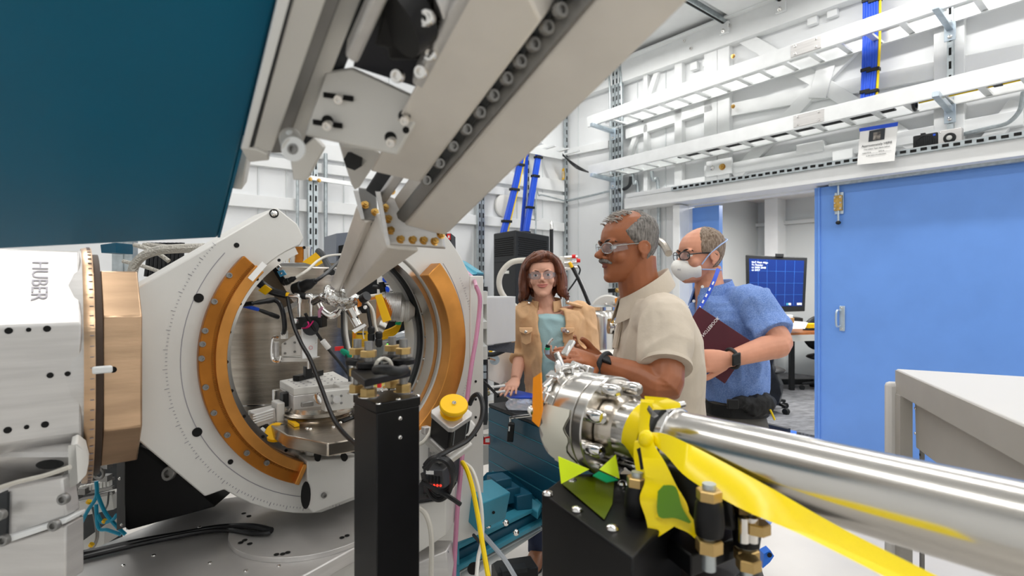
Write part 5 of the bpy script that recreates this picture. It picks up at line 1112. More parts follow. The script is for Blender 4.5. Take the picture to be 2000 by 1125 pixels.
# pale brackets left of the motor
pbk = thing('pale_bracket', 'pale machined bracket between the pillar and the stepper motor', 'bracket', P(838, 910, 1.5))
obj('plate', slab([P(818, 840, 1.5), P(842, 835, 1.5), P(860, 880, 1.48), P(850, 930, 1.48), P(818, 940, 1.5)], .06), alum, pbk, bev=.003)
for k in range(3): obj('lug', M().box(P(832+8*k, 840+18*k, 1.47), E2, E1, UP, .02, .02, .02), alu, pbk, bev=.003)
obj('slot', slab([P(836, 875, 1.47), P(842, 873, 1.47), P(842, 895, 1.47), P(836, 897, 1.47)], .004), alud, pbk)
run('pale_cable', [P(818, 868, 1.42), P(828, 862, 1.42), P(838, 848, 1.44), P(842, 836, 1.46)], .005, beigeh, 'short pale cable beside the pale bracket', 'cable')
# power supply and coiled cables
ps_ = thing('power_supply', 'black power supply with a terminal row and red lights below the stepper motor', 'power supply', P(860, 975, 1.45))
obj('case', M().hexa([P(826, 965, 1.4), P(868, 960, 1.42), P(905, 930, 1.6), P(870, 945, 1.6), P(826, 915, 1.4), P(866, 918, 1.42), P(903, 888, 1.6), P(865, 888, 1.6)]), mat('psu_case', '#3c3e42', .45), ps_, bev=.003)
for k in range(6):
    tq = obj('terminal', M().box(P(828+6.3*k, 934+.6*k, 1.39), E2, E1, UP, .006, .012, .02), charcoal, ps_)
    obj('red_light', M().ell(P(829+6.3*k, 947+.3*k, 1.388), X_*.003, Y_*.003, UP*.003, 8, 6), mat('red_led%d' % k, '#ff2a1a', .4, emit=1.5), ps_)
obj('white_sticker', slab([P(832, 919, 1.385), P(847, 920, 1.385), P(847, 927, 1.385), P(832, 926, 1.385)], .001), paper, ps_)
for k in range(4):
    run('coiled_cable', [P(857+(32-2*k)*math.cos(a), 925+4*k+(34+2*k)*math.sin(a), 1.34-.01*k+.02*math.sin(a)) for a in [math.radians(-150+i*30) for i in range(12)]], .005, blackg, ('outermost', 'second', 'third', 'innermost')[k]+' black cable loop hanging over the power supply', 'cable')
run('black_cable', [P(822, 941, 1.31), P(850, 955, 1.31), P(880, 972, 1.32), P(899, 985, 1.33)], .006, blackg, 'stiff black cable end pointing right below the power supply', 'cable')
lbk = thing('support_block', 'pale metal support block with a dark top right of the pillar base', 'support block', P(850, 1100, 1.4))
obj('block', M().hexa([P(810, 1085, 1.38), P(871, 1046, 1.40), P(905, 990, 1.62), P(830, 1010, 1.62), P(810, 985, 1.38), P(871, 975, 1.40), P(903, 930, 1.62), P(830, 930, 1.62)]), alum, lbk, bev=.003)
obj('dark_top', M().hexa([P(810, 983, 1.37), P(870, 973, 1.39), P(892, 945, 1.55), P(820, 945, 1.55), P(810, 978, 1.37), P(870, 969, 1.39), P(892, 942, 1.55), P(820, 942, 1.55)]), charcoal, lbk)
obj('lower_plate', M().hexa([P(815, 1150, 1.36), P(880, 1150, 1.36), P(890, 1080, 1.5), P(815, 1080, 1.5), P(815, 1100, 1.36), P(872, 1075, 1.38), P(885, 1055, 1.5), P(815, 1055, 1.5)]), alu, lbk, bev=.003)
put('plate_screw', ME_ROUND, P(870, 1078, 1.4), (0, -.3, 1), lbk, .008)
run('pale_cable', [P(818, 992, 1.3), P(832, 1005, 1.29), P(841, 1035, 1.28), P(843, 1080, 1.27), P(841, 1140, 1.25)], .006, beigeh, 'cream cable hanging down right beside the black pillar', 'cable')
run('yellow_cable', [P(903, 903, 1.5), P(912, 918, 1.46), P(922, 950, 1.43), P(932, 1000, 1.4), P(942, 1060, 1.36), P(956, 1140, 1.3)], .0065, yellowc, 'bright yellow cable hanging in front of the light teal cover', 'cable')
run('grey_cable', [P(904, 903, 1.51), P(920, 915, 1.48), P(932, 945, 1.46), P(940, 990, 1.44), P(942, 1050, 1.42), P(934, 1090, 1.4), P(930, 1140, 1.36)], .005, whitep, 'pale grey cable hanging beside the bright yellow cable', 'cable')
run('black_wire', [P(925, 1045, 1.7), P(940, 1065, 1.6), P(950, 1095, 1.5), P(958, 1140, 1.4)], .005, charcoal, 'dark wire behind the bright yellow cable', 'wire')
run('clear_tubing', [P(945, 1045, 1.75), P(960, 1062, 1.75), P(985, 1092, 1.75), P(1008, 1130, 1.75)], .008, clearh, 'clear tubing hanging from the light teal casting', 'tubing')

# ================================================================ teal casting and block
tcb = thing('teal_casting', 'light teal cast iron machine base with pockets beside the foot block', 'machine base', P(970, 1110, 1.9))
def TQ(name, pl, t, m=teall, bev=.004): return obj(name, M().prism(pl, t), m, tcb, bev=bev)
TQ('cover_box', [P(896, 999, 1.75), P(932, 1040, 1.68), P(987, 1014, 1.85), P(950, 985, 1.95)], P(907, 968, 1.75)-P(896, 999, 1.75)+UP*.04)
put('cover_screw', ME_HOLE, P(964, 1001, 1.745), (.3, -1, 0), tcb, .005)
TQ('front_rail', [P(892, 1064, 1.75), P(1060, 984, 2.2), P(1060, 992, 2.2), P(892, 1076, 1.75)], (-.02, .06, 0))
TQ('front_web', [P(896, 1076, 1.78), P(1060, 994, 2.23), P(1060, 1022, 2.23), P(896, 1115, 1.78)], (-.02, .04, 0), tealb)
TQ('lower_rail', [P(894, 1106, 1.74), P(1060, 1016, 2.19), P(1060, 1026, 2.19), P(894, 1118, 1.74)], (-.02, .08, 0))
TQ('left_post', [P(880, 1075, 1.75), P(897, 1064, 1.75), P(899, 1140, 1.75), P(884, 1140, 1.75)], (-.02, .06, 0))
TQ('lower_skirt', [P(897, 1118, 1.78), P(1060, 1030, 2.23), P(1060, 1036, 2.23), P(920, 1130, 1.78), P(897, 1150, 1.78)], (-.02, .04, 0), alum)
TQ('deck', [P(880, 1060, 1.8), P(1056, 984, 2.22), P(1000, 918, 2.5), P(950, 922, 2.4), P(935, 940, 2.2)], UP*-.03, tealb)
TQ('ledge', [P(956, 935, 2.45), P(962, 918, 2.5), P(1058, 985, 2.15), P(1050, 1000, 2.1)], UP*-.03)
for u, v in ((975, 945), (992, 962), (1015, 975)):
    obj('step_block', M().box(P(u, v, 2.15), V((.45, -.8, 0)), V((.8, .45, 0)), UP, .08, .07, .06), tealb, tcb, bev=.004)
for u, v in ((953, 1026), (988, 1021), (1008, 1040)): put('base_bolt', ME_ROUND, P(u, v, 1.82), (.3, -1, .3), tcb, .011)
put('leg_hole', ME_HOLE, P(925, 1110, 1.7), (.3, -1, 0), tcb, (.02, .02, .02))
TB = thing('teal_block', 'dark teal slatted block with a black top under the resting hand', 'block', PZ(1020, 990, .55))
zb_ = .93
A_, B_ = PZ(954, 788, zb_), PZ(1112, 850, zb_)
bd = (B_-A_).normalized(); bn = V((-bd.y, bd.x, 0)); bn = bn if bn.x > 0 else -bn
fr_ = [A_, B_, B_+bn*.5, A_+bn*.45, A_+bn*.05-bd*-.0]
C_ = [A_, B_, B_+bn*.42, A_+bn*.42+bd*.02]
HB = .46
for k in range(6):
    z1 = -.018-k*.064
    obj('slat', M().prism([p+UP*z1 for p in C_], UP*-.060), tealb, TB, bev=.002)
    obj('slat_highlight', M().prism([c+((c-(C_[0]+C_[2])/2)*.002)+UP*(z1-.0605) for c in C_], UP*-.003), teall, TB)  # highlight along each slat joint, put in as a proud light teal strip
obj('dark_top', M().prism([p+UP*-.016 for p in C_], UP*.016), charcoal, TB, bev=.003)
rod = thing('hook_tool', 'black handled tool with a steel rod hooked over the teal block edge', 'tool', P(998, 865, 2.35))
obj('rod', M().tube([P(1042, 811, 2.3), P(1000, 816, 2.38), P(998, 818, 2.38), P(998, 826, 2.38)], .007, 8, 2), chrome, rod)
obj('grip', M().bar(P(999, 826, 2.37), P(996, 862, 2.37), X_, .028, .025), blackm, rod, bev=.004); obj('sticker', M().bar(P(995, 833, 2.355), P(994, 842, 2.355), X_, .006, .004), paper, rod)
bg = obj('plastic_bag', M().grid([[PZ(991+s*50+4*math.sin(5*t+2), 778+t*22+s*2, zb_+.006+.012*abs(math.sin(7*s+5*t))) for s in [i/10 for i in range(11)]] for t in [j/6 for j in range(7)]]), mat('clear_film', '#e8edf6', .12, trans=.75, ior=1.1), label='clear plastic bag lying on the teal block', cat='bag', angle=180)
sol = bg.modifiers.new('t', 'SOLIDIFY'); sol.thickness = .002
obj('blue_disc', M().lathe([(.05, 0), (.05, .004), (.0, .004)], PZ(1030, 786, zb_+.002), UP, 24), mat('bag_blue_white', '#c5d4f2', .4), label='pale blue disc inside the plastic bag', cat='disc')
obj('blue_folder', M().prism([PZ(984, 772, zb_), PZ(1010, 764, zb_), PZ(1045, 772, zb_), PZ(1040, 779, zb_), PZ(1000, 779, zb_)], UP*.006), bluec, label='blue folder on the teal block beside the hand', cat='folder')
rt = thing('red_tag', 'red tag with white print on a wire behind the bearing plate', 'tag', P(948, 862, 2.6)); obj('card', slab([P(937, 856, 2.6), P(957, 852, 2.6), P(957, 868, 2.6), P(937, 868, 2.6)], .003), red, rt); obj('white_patch', slab([P(948, 857, 2.595), P(956, 856, 2.595), P(956, 864, 2.595), P(948, 864, 2.595)], .002), paper, rt); obj('wire_loop', M().torus(P(940, 856, 2.58), (0, 1, 0), .012, .002, n=16), charcoal, rt)
fl_ = thing('steel_shelf', 'pale steel shelf behind the teal block', 'shelf', P(945, 900, 2.7))
obj('shelf', slab([P(930, 870, 2.75), P(960, 868, 2.75), P(960, 905, 2.75), P(930, 912, 2.75)], .2), alum, fl_)
obj('upper_shelf', slab([P(938, 810, 2.9), P(962, 805, 2.9), P(962, 835, 2.9), P(938, 842, 2.9)], .2), alum, fl_)
obj('coiled_hose', M().torus(P(1015, 745, 3.4), (0.2, 1, 0), .12, .012, n=28).torus(P(1015, 748, 3.38), (0.2, 1, 0), .095, .012, n=28), beigeh, label='coiled pale hose behind the woman', cat='hose', kind=None)
tbx = thing('tool_case', 'black tool case lying on the floor below the clear tubing', 'case', PZ(1005, 1118, .1))
obj('case', M().box(PZ(1005, 1122, .12), V((1, .3, 0)), V((-.3, 1, 0)), UP, .2, .12, .1), blackm, tbx, bev=.006); obj('lid_rib', M().box(PZ(1003, 1112, .17), V((1, .3, 0)), V((-.3, 1, 0)), UP, .12, .05, .02), charcoal, tbx)

# ================================================================ foreground beam pipe
p0 = V((.217, .93, 1.25)); pz_ = P(1250, 846, .93)
p0 = pz_
pipe = thing('beam_pipe', 'large polished steel beam pipe in the foreground running off to the right', 'pipe', p0-UP*.05)
def pt(t): return p0+E1*t
RP_ = .0505
obj('pipe_tube', M().cyl(pt(-.75), pt(.105), RP_, n=64), steel, pipe)
obj('weld_collar', M().lathe([(.0505, 0), (.058, .01), (.058, .03), (.0505, .035)], pt(.022), E1, 48), steelb, pipe)
fl1 = obj('near_flange', M().lathe([(.05, 0), (.086, 0), (.088, .002), (.088, .02), (.086, .022), (.05, .022)], pt(.055), E1, 56), steel, pipe)
obj('far_flange', M().lathe([(.05, .0), (.084, .0), (.087, .002), (.087, .05), (.085, .052), (.085, .054), (.087, .055), (.087, .08), (.08, .084), (.0, .084)], pt(.079), E1, 56), steel, pipe)
ex = E1.cross(UP).normalized()
for k in range(8):
    a = math.radians(20+45*k); q = pt(.055)+(ex*math.cos(a)+UP*math.sin(a))*.073
    b = obj('flange_bolt', M().lathe([(.011, 0), (.012, .004), (.012, .026), (.009, .031), (.0001, .032)], q, -E1, 14), chrome, pipe)
for k, a in enumerate((70, 95, 120, 150)):
    a = math.radians(a); o_ = (ex*math.cos(a)+UP*math.sin(a))
    q = pt(.158)+o_*.085
    b = obj('clamp_lug', M().box(q, o_, E1, o_.cross(E1), .03, .035, .02), chrome, pipe, bev=.003)
    obj('clamp_screw', M().cyl(q+o_*.01-o_.cross(E1)*.02, q+o_*.01+o_.cross(E1)*.035, .005), chrome, b)
    if k % 2: obj('wing_nut', M().ell(q+o_*.012+o_.cross(E1)*.03, o_*.018, E1*.006, o_.cross(E1)*.01, 12, 8), chrome, b)
wn = pt(.163)+UP*.088-ex*.02
obj('wing_bar', M().bar(wn, wn+UP*.035-ex*.01+E1*.01, E1, .012, .008), chrome, pipe, bev=.002); obj('wing_bar', M().bar(wn+UP*.03, wn+UP*.055+ex*.025, E1, .014, .008), chrome, pipe, bev=.002)
obj('band_clamp', M().lathe([(.0508, 0), (.0535, .002), (.0535, .01), (.0508, .012)], pt(-.075), E1, 56), chrome, pipe)
obj('band_screw', M().cyl(pt(-.07)+UP*.058-ex*.02, pt(-.07)+UP*.058+ex*.02, .006), chrome, pipe)
obj('rubber_collar', M().lathe([(.051, 0), (.056, .003), (.056, .015), (.051, .018)], pt(-.06), E1, 48), charcoal, pipe)
# white tape round the flange
mt_ = M(); rows = []
for i in range(15):
    a = math.radians(-62+i*6+2*math.sin(i)); o_ = UP*math.sin(a)-ex*math.cos(a)
    rows.append([pt(.09+.006*math.sin(i*1.3))+o_*.0885, pt(.150+.004*math.sin(i*2.1))+o_*.0885])
for i in range(15): rows[i] = rows[i]+[rows[i][1]*1, rows[i][0]*1]
for i in range(15):
    c_ = pt(.12); 
    for j in (2, 3): d_ = rows[i][j]-c_; d_ = d_-E1*d_.dot(E1); rows[i][j] = rows[i][j]+d_.normalized()*.0012
obj('tape_band', M().loft(rows), maskt, label='torn band of white masking tape stuck round the pipe flange', cat='tape', angle=60)
oc = pt(.212)
obj('orange_film', M().prism([P(1041, 738, .99), P(1056, 728, .98), P(1059, 800, .97), P(1052, 834, .97), P(1039, 822, .98)], (.002, .003, 0)), orange, label='orange film strip on the far end of the pipe flange', cat='film')
# caution tape
ct_ = thing('caution_tape', 'yellow caution tape knotted round the foreground pipe with a long loose end', 'tape', P(1262, 860, .86))
obj('tape_wrap', M().lathe([(.0515, 0), (.0525, .001), (.0525, .016), (.053, .03), (.0515, .031)], pt(-.045)+E1*.01, (E1+UP*.16+ex*.05).normalized(), 48), caution, ct_)
obj('tape_wrap', M().prism([P(1260, 782, .85), P(1305, 786, .83), P(1330, 796, .81), P(1300, 800, .815), P(1268, 800, .84)], (.0, .004, .006)), caution, ct_, label='folded upper flap')
def ribbon(name, top, bot, m, t=.002):
    rows = [[a, b, b+V((0, t, 0)), a+V((0, t, 0))] for a, b in zip(top, bot)]
    return obj(name, M().loft(rows), m, ct_, angle=70)
def sp2(l, k=5): return spline([V(p) for p in l], [1]*len(l), k)[0]
ribbon('tape_tail', sp2([P(1252, 780, .845), P(1248, 830, .83), P(1250, 865, .81), P(1256, 905, .79), P(1260, 940, .78), P(1250, 975, .77), P(1262, 1015, .76), P(1270, 1058, .75)]),
       sp2([P(1278, 782, .84), P(1268, 830, .82), P(1278, 868, .80), P(1300, 905, .78), P(1322, 950, .765), P(1342, 985, .75), P(1340, 1010, .745), P(1290, 1046, .745)]), caution)
ribbon('tape_tail', sp2([P(1330, 962, .755), P(1345, 1000, .745), P(1372, 1040, .735), P(1392, 1080, .725)]), sp2([P(1280, 1010, .755), P(1320, 1030, .745), P(1350, 1045, .735), P(1384, 1082, .725)]), caution)
ribbon('tape_print_patch', sp2([P(1296, 948, .755), P(1320, 952, .752), P(1332, 990, .745), P(1350, 1020, .736)]), sp2([P(1285, 960, .754), P(1286, 1008, .75), P(1318, 1012, .744), P(1346, 1022, .735)]), mat('tape_print_green', '#5a8a10', .35), .001)  # dark green patch where black print shows through the yellow tape
ribbon('long_strip', sp2([P(1262, 846, .82), P(1300, 848, .80), P(1370, 880, .77), P(1500, 950, .70), P(1650, 1035, .62), P(1860, 1140, .53)]),
       sp2([P(1268, 862, .815), P(1300, 888, .79), P(1345, 935, .755), P(1450, 995, .69), P(1560, 1042, .61), P(1745, 1135, .52)]), caution)
obj('knot', M().ell(P(1262, 858, .81), X_*.012, Y_*.01, UP*.014, 12, 8), caution, ct_)
ribbon('black_print', sp2([P(1244, 878, .82), P(1248, 895, .81), P(1252, 925, .80)]), sp2([P(1256, 872, .815), P(1262, 895, .805), P(1266, 935, .79)]), blackm)
ribbon('under_loop', sp2([P(1240, 862, .83), P(1238, 890, .82), P(1246, 930, .80), P(1262, 945, .79)]), sp2([P(1256, 858, .825), P(1258, 890, .81), P(1264, 920, .795), P(1270, 935, .785)]), caution)
ribbon('silver_print', sp2([P(1268, 792, .832), P(1276, 802, .826), P(1286, 812, .82)]), sp2([P(1264, 800, .832), P(1272, 812, .826), P(1278, 816, .82)]), alud)
# black support under the pipe
bs = thing('black_support', 'black box support with bolted top under the foreground pipe flange', 'support', PZ(1150, 1000, 1.18)-UP*.5)
zs = 1.165
tp_ = [PZ(1058, 963, zs), PZ(1108, 925, zs), PZ(1245, 925, zs), PZ(1330, 990, zs), PZ(1235, 1092, zs)]
obj('box_body', M().prism(tp_, UP*-.55), black, bs, bev=.003)
for u, v in ((1070, 965), (1118, 940), (1127, 996), (1196, 1032), (1216, 945)): put('top_screw', ME_ROUND, PZ(u, v, zs+.001), UP, bs, .009)
# saddle plates and studs at the right
zc = 1.17
sd = thing('pipe_saddle', 'black levelling saddle with threaded studs under the pipe', 'saddle', PZ(1380, 1000, 1.15))
obj('saddle_plate', M().prism([PZ(1215, 985, 1.14), PZ(1290, 940, 1.14), PZ(1440, 985, 1.14), PZ(1480, 1035, 1.14), PZ(1350, 1085, 1.14)], UP*-.03), black, sd, bev=.003)
obj('lower_plate', M().prism([PZ(1205, 1075, 1.06), PZ(1300, 1020, 1.06), PZ(1460, 1050, 1.06), PZ(1480, 1085, 1.06), PZ(1400, 1160, 1.06), PZ(1260, 1160, 1.06)], UP*-.2), black, sd, bev=.003)
obj('saddle_block', M().hexa([P(1290, 1010, .78), P(1440, 1040, .72), P(1440, 1000, .85), P(1300, 960, .88), P(1300, 905, .80), P(1420, 950, .72), P(1430, 930, .85), P(1310, 890, .88)]), black, sd, bev=.006)
for u, v, D in ((1245, 948, .80), (1385, 975, .70), (1458, 1000, .76)):
    b = P(u, v, D)
    obj('threaded_stud', M().cyl(b-UP*.09, b+UP*.02, .0085, n=18), galv, sd)
    put('upper_nut', ME_NUT, b, UP, sd, (.016, .016, .013)); obj('rubber_cone', M().lathe([(.017, -.045), (.019, -.03), (.017, -.006), (.014, 0)], b, UP, 24), black, sd)
    put('lower_nut', ME_NUT, b-UP*.066, UP, sd, (.017, .017, .016))
for u in (1452, 1470): obj('threaded_stud', M().cyl(P(u, 1010, .72), P(u, 1058, .72), .0075, n=16), chrome, sd)
for u, v in ((1480, 1040), (1462, 1110), (1240, 1100)): put('lower_nut', ME_NUT, P(u, v, .72), UP, sd, (.016, .016, .014))
# fluorescent film flags
nf = thing('fluorescent_film', 'fluorescent yellow green film folded over the black support', 'film', P(1150, 930, .88))
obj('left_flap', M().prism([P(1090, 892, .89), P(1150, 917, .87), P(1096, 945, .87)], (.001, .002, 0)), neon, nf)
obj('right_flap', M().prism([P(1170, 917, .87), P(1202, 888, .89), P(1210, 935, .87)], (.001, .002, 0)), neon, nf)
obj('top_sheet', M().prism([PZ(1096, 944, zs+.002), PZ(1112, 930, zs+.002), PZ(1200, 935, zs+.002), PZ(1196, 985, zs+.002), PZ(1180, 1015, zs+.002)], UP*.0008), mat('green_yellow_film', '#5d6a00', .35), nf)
obj('green_fold', M().prism([P(1158, 928, .86), P(1170, 920, .86), P(1208, 937, .86), P(1185, 942, .86)], (.0, .004, -.003)), greenf, label='green film fold beside the fluorescent film', cat='film')
# ================================================================ equipment rack at the right
er2 = thing('equipment_cabinet', 'grey open sided equipment cabinet at the right edge', 'cabinet', P(1760, 900, 1.5)-UP*.4)
zc_ = 1.255
a0 = P(1750, 719, 1.6); a1 = P(2075, 860, .86); a2 = P(2100, 739, 1.42); 
a0.z = a1.z = a2.z = zc_
a3 = a1+(a2-a0)
obj('top_slab', M().prism([a0, a1, a3, a2], UP*-.066), rackgreyl, er2, bev=.004)
sd_ = (a1-a0).normalized(); sn = (a2-a0); sn = (sn-sd_*sn.dot(sd_)).normalized()
obj('side_lip', M().prism([a0-sn*.002+UP*-.004, a1-sn*.002+UP*-.004, a1-sn*.002-UP*.07, a0-sn*.002-UP*.07], sn*.01), rackgrey, er2)
obj('corner_post', M().bar(a0-sd_*.008+UP*-.04-sn*.0, a0-sd_*.008-UP*1.0, sd_, .035, .05), rackgreyl, er2, bev=.012)
obj('inner_post', M().bar(a0+sd_*.03+sn*.01-UP*.07, a0+sd_*.03+sn*.01-UP*1.0, sd_, .045, .03), rackgrey, er2)
obj('hanging_panel', M().prism([a0+sd_*.05+sn*.03-UP*.08, a1+sn*.03-UP*.08, a1+sn*.03-UP*.21, a0+sd_*.06+sn*.03-UP*.21], sn*.012), rackgrey, er2, bev=.003)
obj('back_panel', M().prism([a0+sn*.32-UP*.07, a1+sn*.32-UP*.07, a1+sn*.32-UP*1, a0+sn*.32-UP*1], sn*.01), rackdark, er2)
obj('perforated_rail', M().bar(a0+sd_*.075+sn*.04-UP*.2, a0+sd_*.075+sn*.04-UP*.9, sd_, .014, .008), alud, er2)
for k in range(10): put('rail_hole', ME_HOLE, a0+sd_*.075+sn*.035-UP*(.225+.03*k), -sn, er2, .004)
for k in (-.1, -.17): put('panel_screw', ME_ROUND, a0+sd_*.062+sn*.028+UP*k, -sn, er2, .004)
for k in (.2, .24): obj('rear_upright', M().bar(a0+sd_*k+sn*.25-UP*.2, a0+sd_*k+sn*.25-UP*.9, sd_, .015, .01), alud, er2)
# ================================================================ people
def melt(name, mb, m, parent, vox, it=4, fac=.5, wrinkle=0, wscale=14, seed=0, stretch=(1, 1, 1), label=None, wfun=None):
    me = bpy.data.meshes.new(name); me.from_pydata(mb.v, [], mb.f)
    bm = bmesh.new(); bm.from_mesh(me); bmesh.ops.recalc_face_normals(bm, faces=bm.faces); bm.to_mesh(me); bm.free()
    o = bpy.data.objects.new('tmp', me); COL.objects.link(o)
    r = o.modifiers.new('r', 'REMESH'); r.mode = 'VOXEL'; r.voxel_size = vox
    s = o.modifiers.new('s', 'SMOOTH'); s.iterations = it; s.factor = fac
    bpy.context.view_layer.update()
    nm = bpy.data.meshes.new_from_object(o.evaluated_get(bpy.context.evaluated_depsgraph_get())); bpy.data.objects.remove(o)
    n = len(nm.vertices); co = np.empty(n*3, np.float32); nm.vertices.foreach_get('co', co); co = co.reshape(-1, 3)
    if wrinkle:
        no = np.empty(n*3, np.float32); nm.vertex_normals.foreach_get('vector', no); no = no.reshape(-1, 3)
        st = np.array(stretch); off = np.array([seed*3.1, seed*7.7, seed*1.3])
        d = np.array([noise.noise(p) + .4*noise.noise(V(p)*2.3) + 1.1*max(0, 1-3.2*abs(noise.noise(V(p)*.9+V((9, 4, 2)))))-.3 for p in (co*st*wscale+off)], np.float32)
        co = co+no*(d[:, None]*wrinkle)
    co = co-np.array(ORG[parent.name], np.float32)
    nm.vertices.foreach_set('co', co.reshape(-1)); nm.update(); nm.name = name
    nm.polygons.foreach_set('use_smooth', [True]*len(nm.polygons))
    nm.materials.clear(); nm.materials.append(m)
    o = bpy.data.objects.new(name, nm); COL.objects.link(o); o.parent = parent; ORG[o.name] = ORG[parent.name]
    if label: o['label'] = label
    return o
class Fr:     # local frame: x left, y forward, z up
    def __init__(s, o, f, up=(0, 0, 1), sc_=1.0):
        s.o = V(o); s.f = V(f).normalized(); u = V(up); s.l = u.cross(s.f).normalized(); s.u = s.f.cross(s.l).normalized(); s.s = sc_
    def __call__(s, x, y, z): return s.o+(s.l*x+s.f*y+s.u*z)*s.s
    def vec(s, x, y, z): return (s.l*x+s.f*y+s.u*z)*s.s
HEAD = [(0.0, .082, .035, .016), (.012, .090, .014, .032), (.03, .091, -.006, .045), (.05, .089, -.034, .055), (.07, .090, -.062, .062), (.09, .086, -.078, .066), (.105, .082, -.086, .069), (.118, .079, -.090, .0705),
        (.132, .087, -.094, .072), (.15, .089, -.097, .073), (.17, .083, -.096, .072), (.19, .070, -.088, .067), (.207, .050, -.072, .057), (.22, .026, -.048, .041), (.228, .002, -.024, .022), (.23, -.008, -.014, .006)]
def hinterp(z):
    for a, b in zip(HEAD, HEAD[1:]):
        if a[0] <= z <= b[0]:
            t = (z-a[0])/(b[0]-a[0]); return [a[i]+(b[i]-a[i])*t for i in (1, 2, 3)]
    return list(HEAD[-1][1:])
def hpt(t, z, off=0):     # t = 0 front, pi/2 left
    f, b, w_ = hinterp(max(0, min(.23, z))); y0 = (f+b)*.5-.006; c, s_ = math.cos(t), math.sin(t); e = 2/2.35
    y = y0+((f-y0) if c > 0 else (y0-b))*math.copysign(abs(c)**e, c); x = w_*math.copysign(abs(s_)**e, s_)
    return x+s_*off, y+c*off, z
def head(mb, F_, nose=1.0, n=30):
    mb.loft([[F_(*hpt(2*math.pi*k/n, z)) for k in range(n)] for z, *_ in HEAD])
    s_ = F_.s
    mb.tube([F_(0, .08, .124), F_(0, .094, .108), F_(0, .106+.03*(nose-1), .092), F_(0, .110+.035*(nose-1), .0855)], [.007*s_, .0085*s_*nose, .0115*s_*nose, .009*s_*nose], 10, 3)
    for q in (-1, 1):
        mb.ell(F_(.0115*q*nose, .093, .083), F_.vec(.0085*nose, 0, 0), F_.vec(0, .011, 0), F_.vec(0, 0, .0075), 10, 8)
        mb.ell(F_(.03*q, .080, .135), F_.vec(.025, 0, 0), F_.vec(0, .0105, 0), F_.vec(0, 0, .008), 12, 8)
        mb.ell(F_(.040*q, .062, .085), F_.vec(.024, 0, 0), F_.vec(0, .024, 0), F_.vec(0, 0, .024), 12, 8)
        mb.ell(F_(.032*q, .0745, .1235), F_.vec(.0155, 0, 0), F_.vec(0, .0125, 0), F_.vec(0, 0, .0055), 12, 8)
        mb.ell(F_(.032*q, .0725, .1065), F_.vec(.0145, 0, 0), F_.vec(0, .011, 0), F_.vec(0, 0, .0045), 12, 8)
        mb.ell(F_(.0745*q, -.012, .105), F_.vec(.006, .004*1, 0), F_.vec(0, .0175, -.004), F_.vec(0, .004, .031), 14, 10)
        mb.torus(F_(.078*q, -.013, .107), F_.vec(1, 0, 0), .0205*s_, .004*s_, n=18, m=6)
        mb.ell(F_(.076*q, -.006, .078), F_.vec(.005, 0, 0), F_.vec(0, .008, 0), F_.vec(0, 0, .01), 10, 8)
    mb.ell(F_(0, .083, .062), F_.vec(.026, 0, 0), F_.vec(0, .0125, 0), F_.vec(0, 0, .017), 14, 10)
    mb.ell(F_(0, .082, .018), F_.vec(.022, 0, 0), F_.vec(0, .014, 0), F_.vec(0, 0, .016), 14, 10)
def face_parts(F_, parent, lip, brow, brow_t=.0035, smile=0, eyes=True, lw=1):
    s_ = F_.s
    if eyes:
        for q in (-1, 1):
            e = obj('eye', M().ell(F_(.032*q, .0722, .115), F_.vec(.0118, 0, 0), F_.vec(0, .0118, 0), F_.vec(0, 0, .0105), 16, 12), eyew, parent)
            obj('iris', M().ell(F_(.032*q, .0822, .1148), F_.vec(.0062, 0, 0), F_.vec(0, .0025, 0), F_.vec(0, 0, .0062), 12, 8), irism, e)
    for q in (-1, 1):
        obj('eyebrow', M().tube([F_(.014*q, .0915, .133), F_(.03*q, .0895, .139), F_(.046*q, .0775, .1365), F_(.053*q, .069, .131)], [brow_t*s_, brow_t*1.1*s_, brow_t*.9*s_, .001], 8, 4), brow, parent, angle=180)
    if lip:
        obj('upper_lip', M().tube([F_(-.023*lw, .0845+.0015*(lw > 1), .0615+smile), F_(-.011*lw, .0935, .0655), F_(0, .0955, .0645), F_(.011*lw, .0935, .0655), F_(.023*lw, .0845+.0015*(lw > 1), .0615+smile)], [.001, .003*s_, .0032*s_, .003*s_, .001], 8, 4), lip, parent, angle=180)
        obj('lower_lip', M().tube([F_(-.021*lw, .0845+.0015*(lw > 1), .0595+smile), F_(-.010*lw, .0925, .0555), F_(0, .0945, .0545), F_(.010*lw, .0925, .0555), F_(.021*lw, .0845+.0015*(lw > 1), .0595+smile)], [.001, .004*s_, .0046*s_, .004*s_, .001], 8, 4), lip, parent, angle=180)
def haircap(name, F_, m, parent, fn, n=72, vox=.0026, wr=.0022, extra=None, label=None):
    zs = [.0+.23*k/46 for k in range(12, 47)]
    mb = M().loft([[F_(*(lambda p: (p[0], p[1], p[2]+max(0, fn(2*math.pi*k/n, z))*.6*max(0, (z-.18)/.05)))(hpt(2*math.pi*k/n, z, fn(2*math.pi*k/n, z)))) for k in range(n)] for z in zs])
    if extra: extra(mb)
    return melt(name, mb, m, parent, vox, 2, .4, wr, 120, 3, label=label)
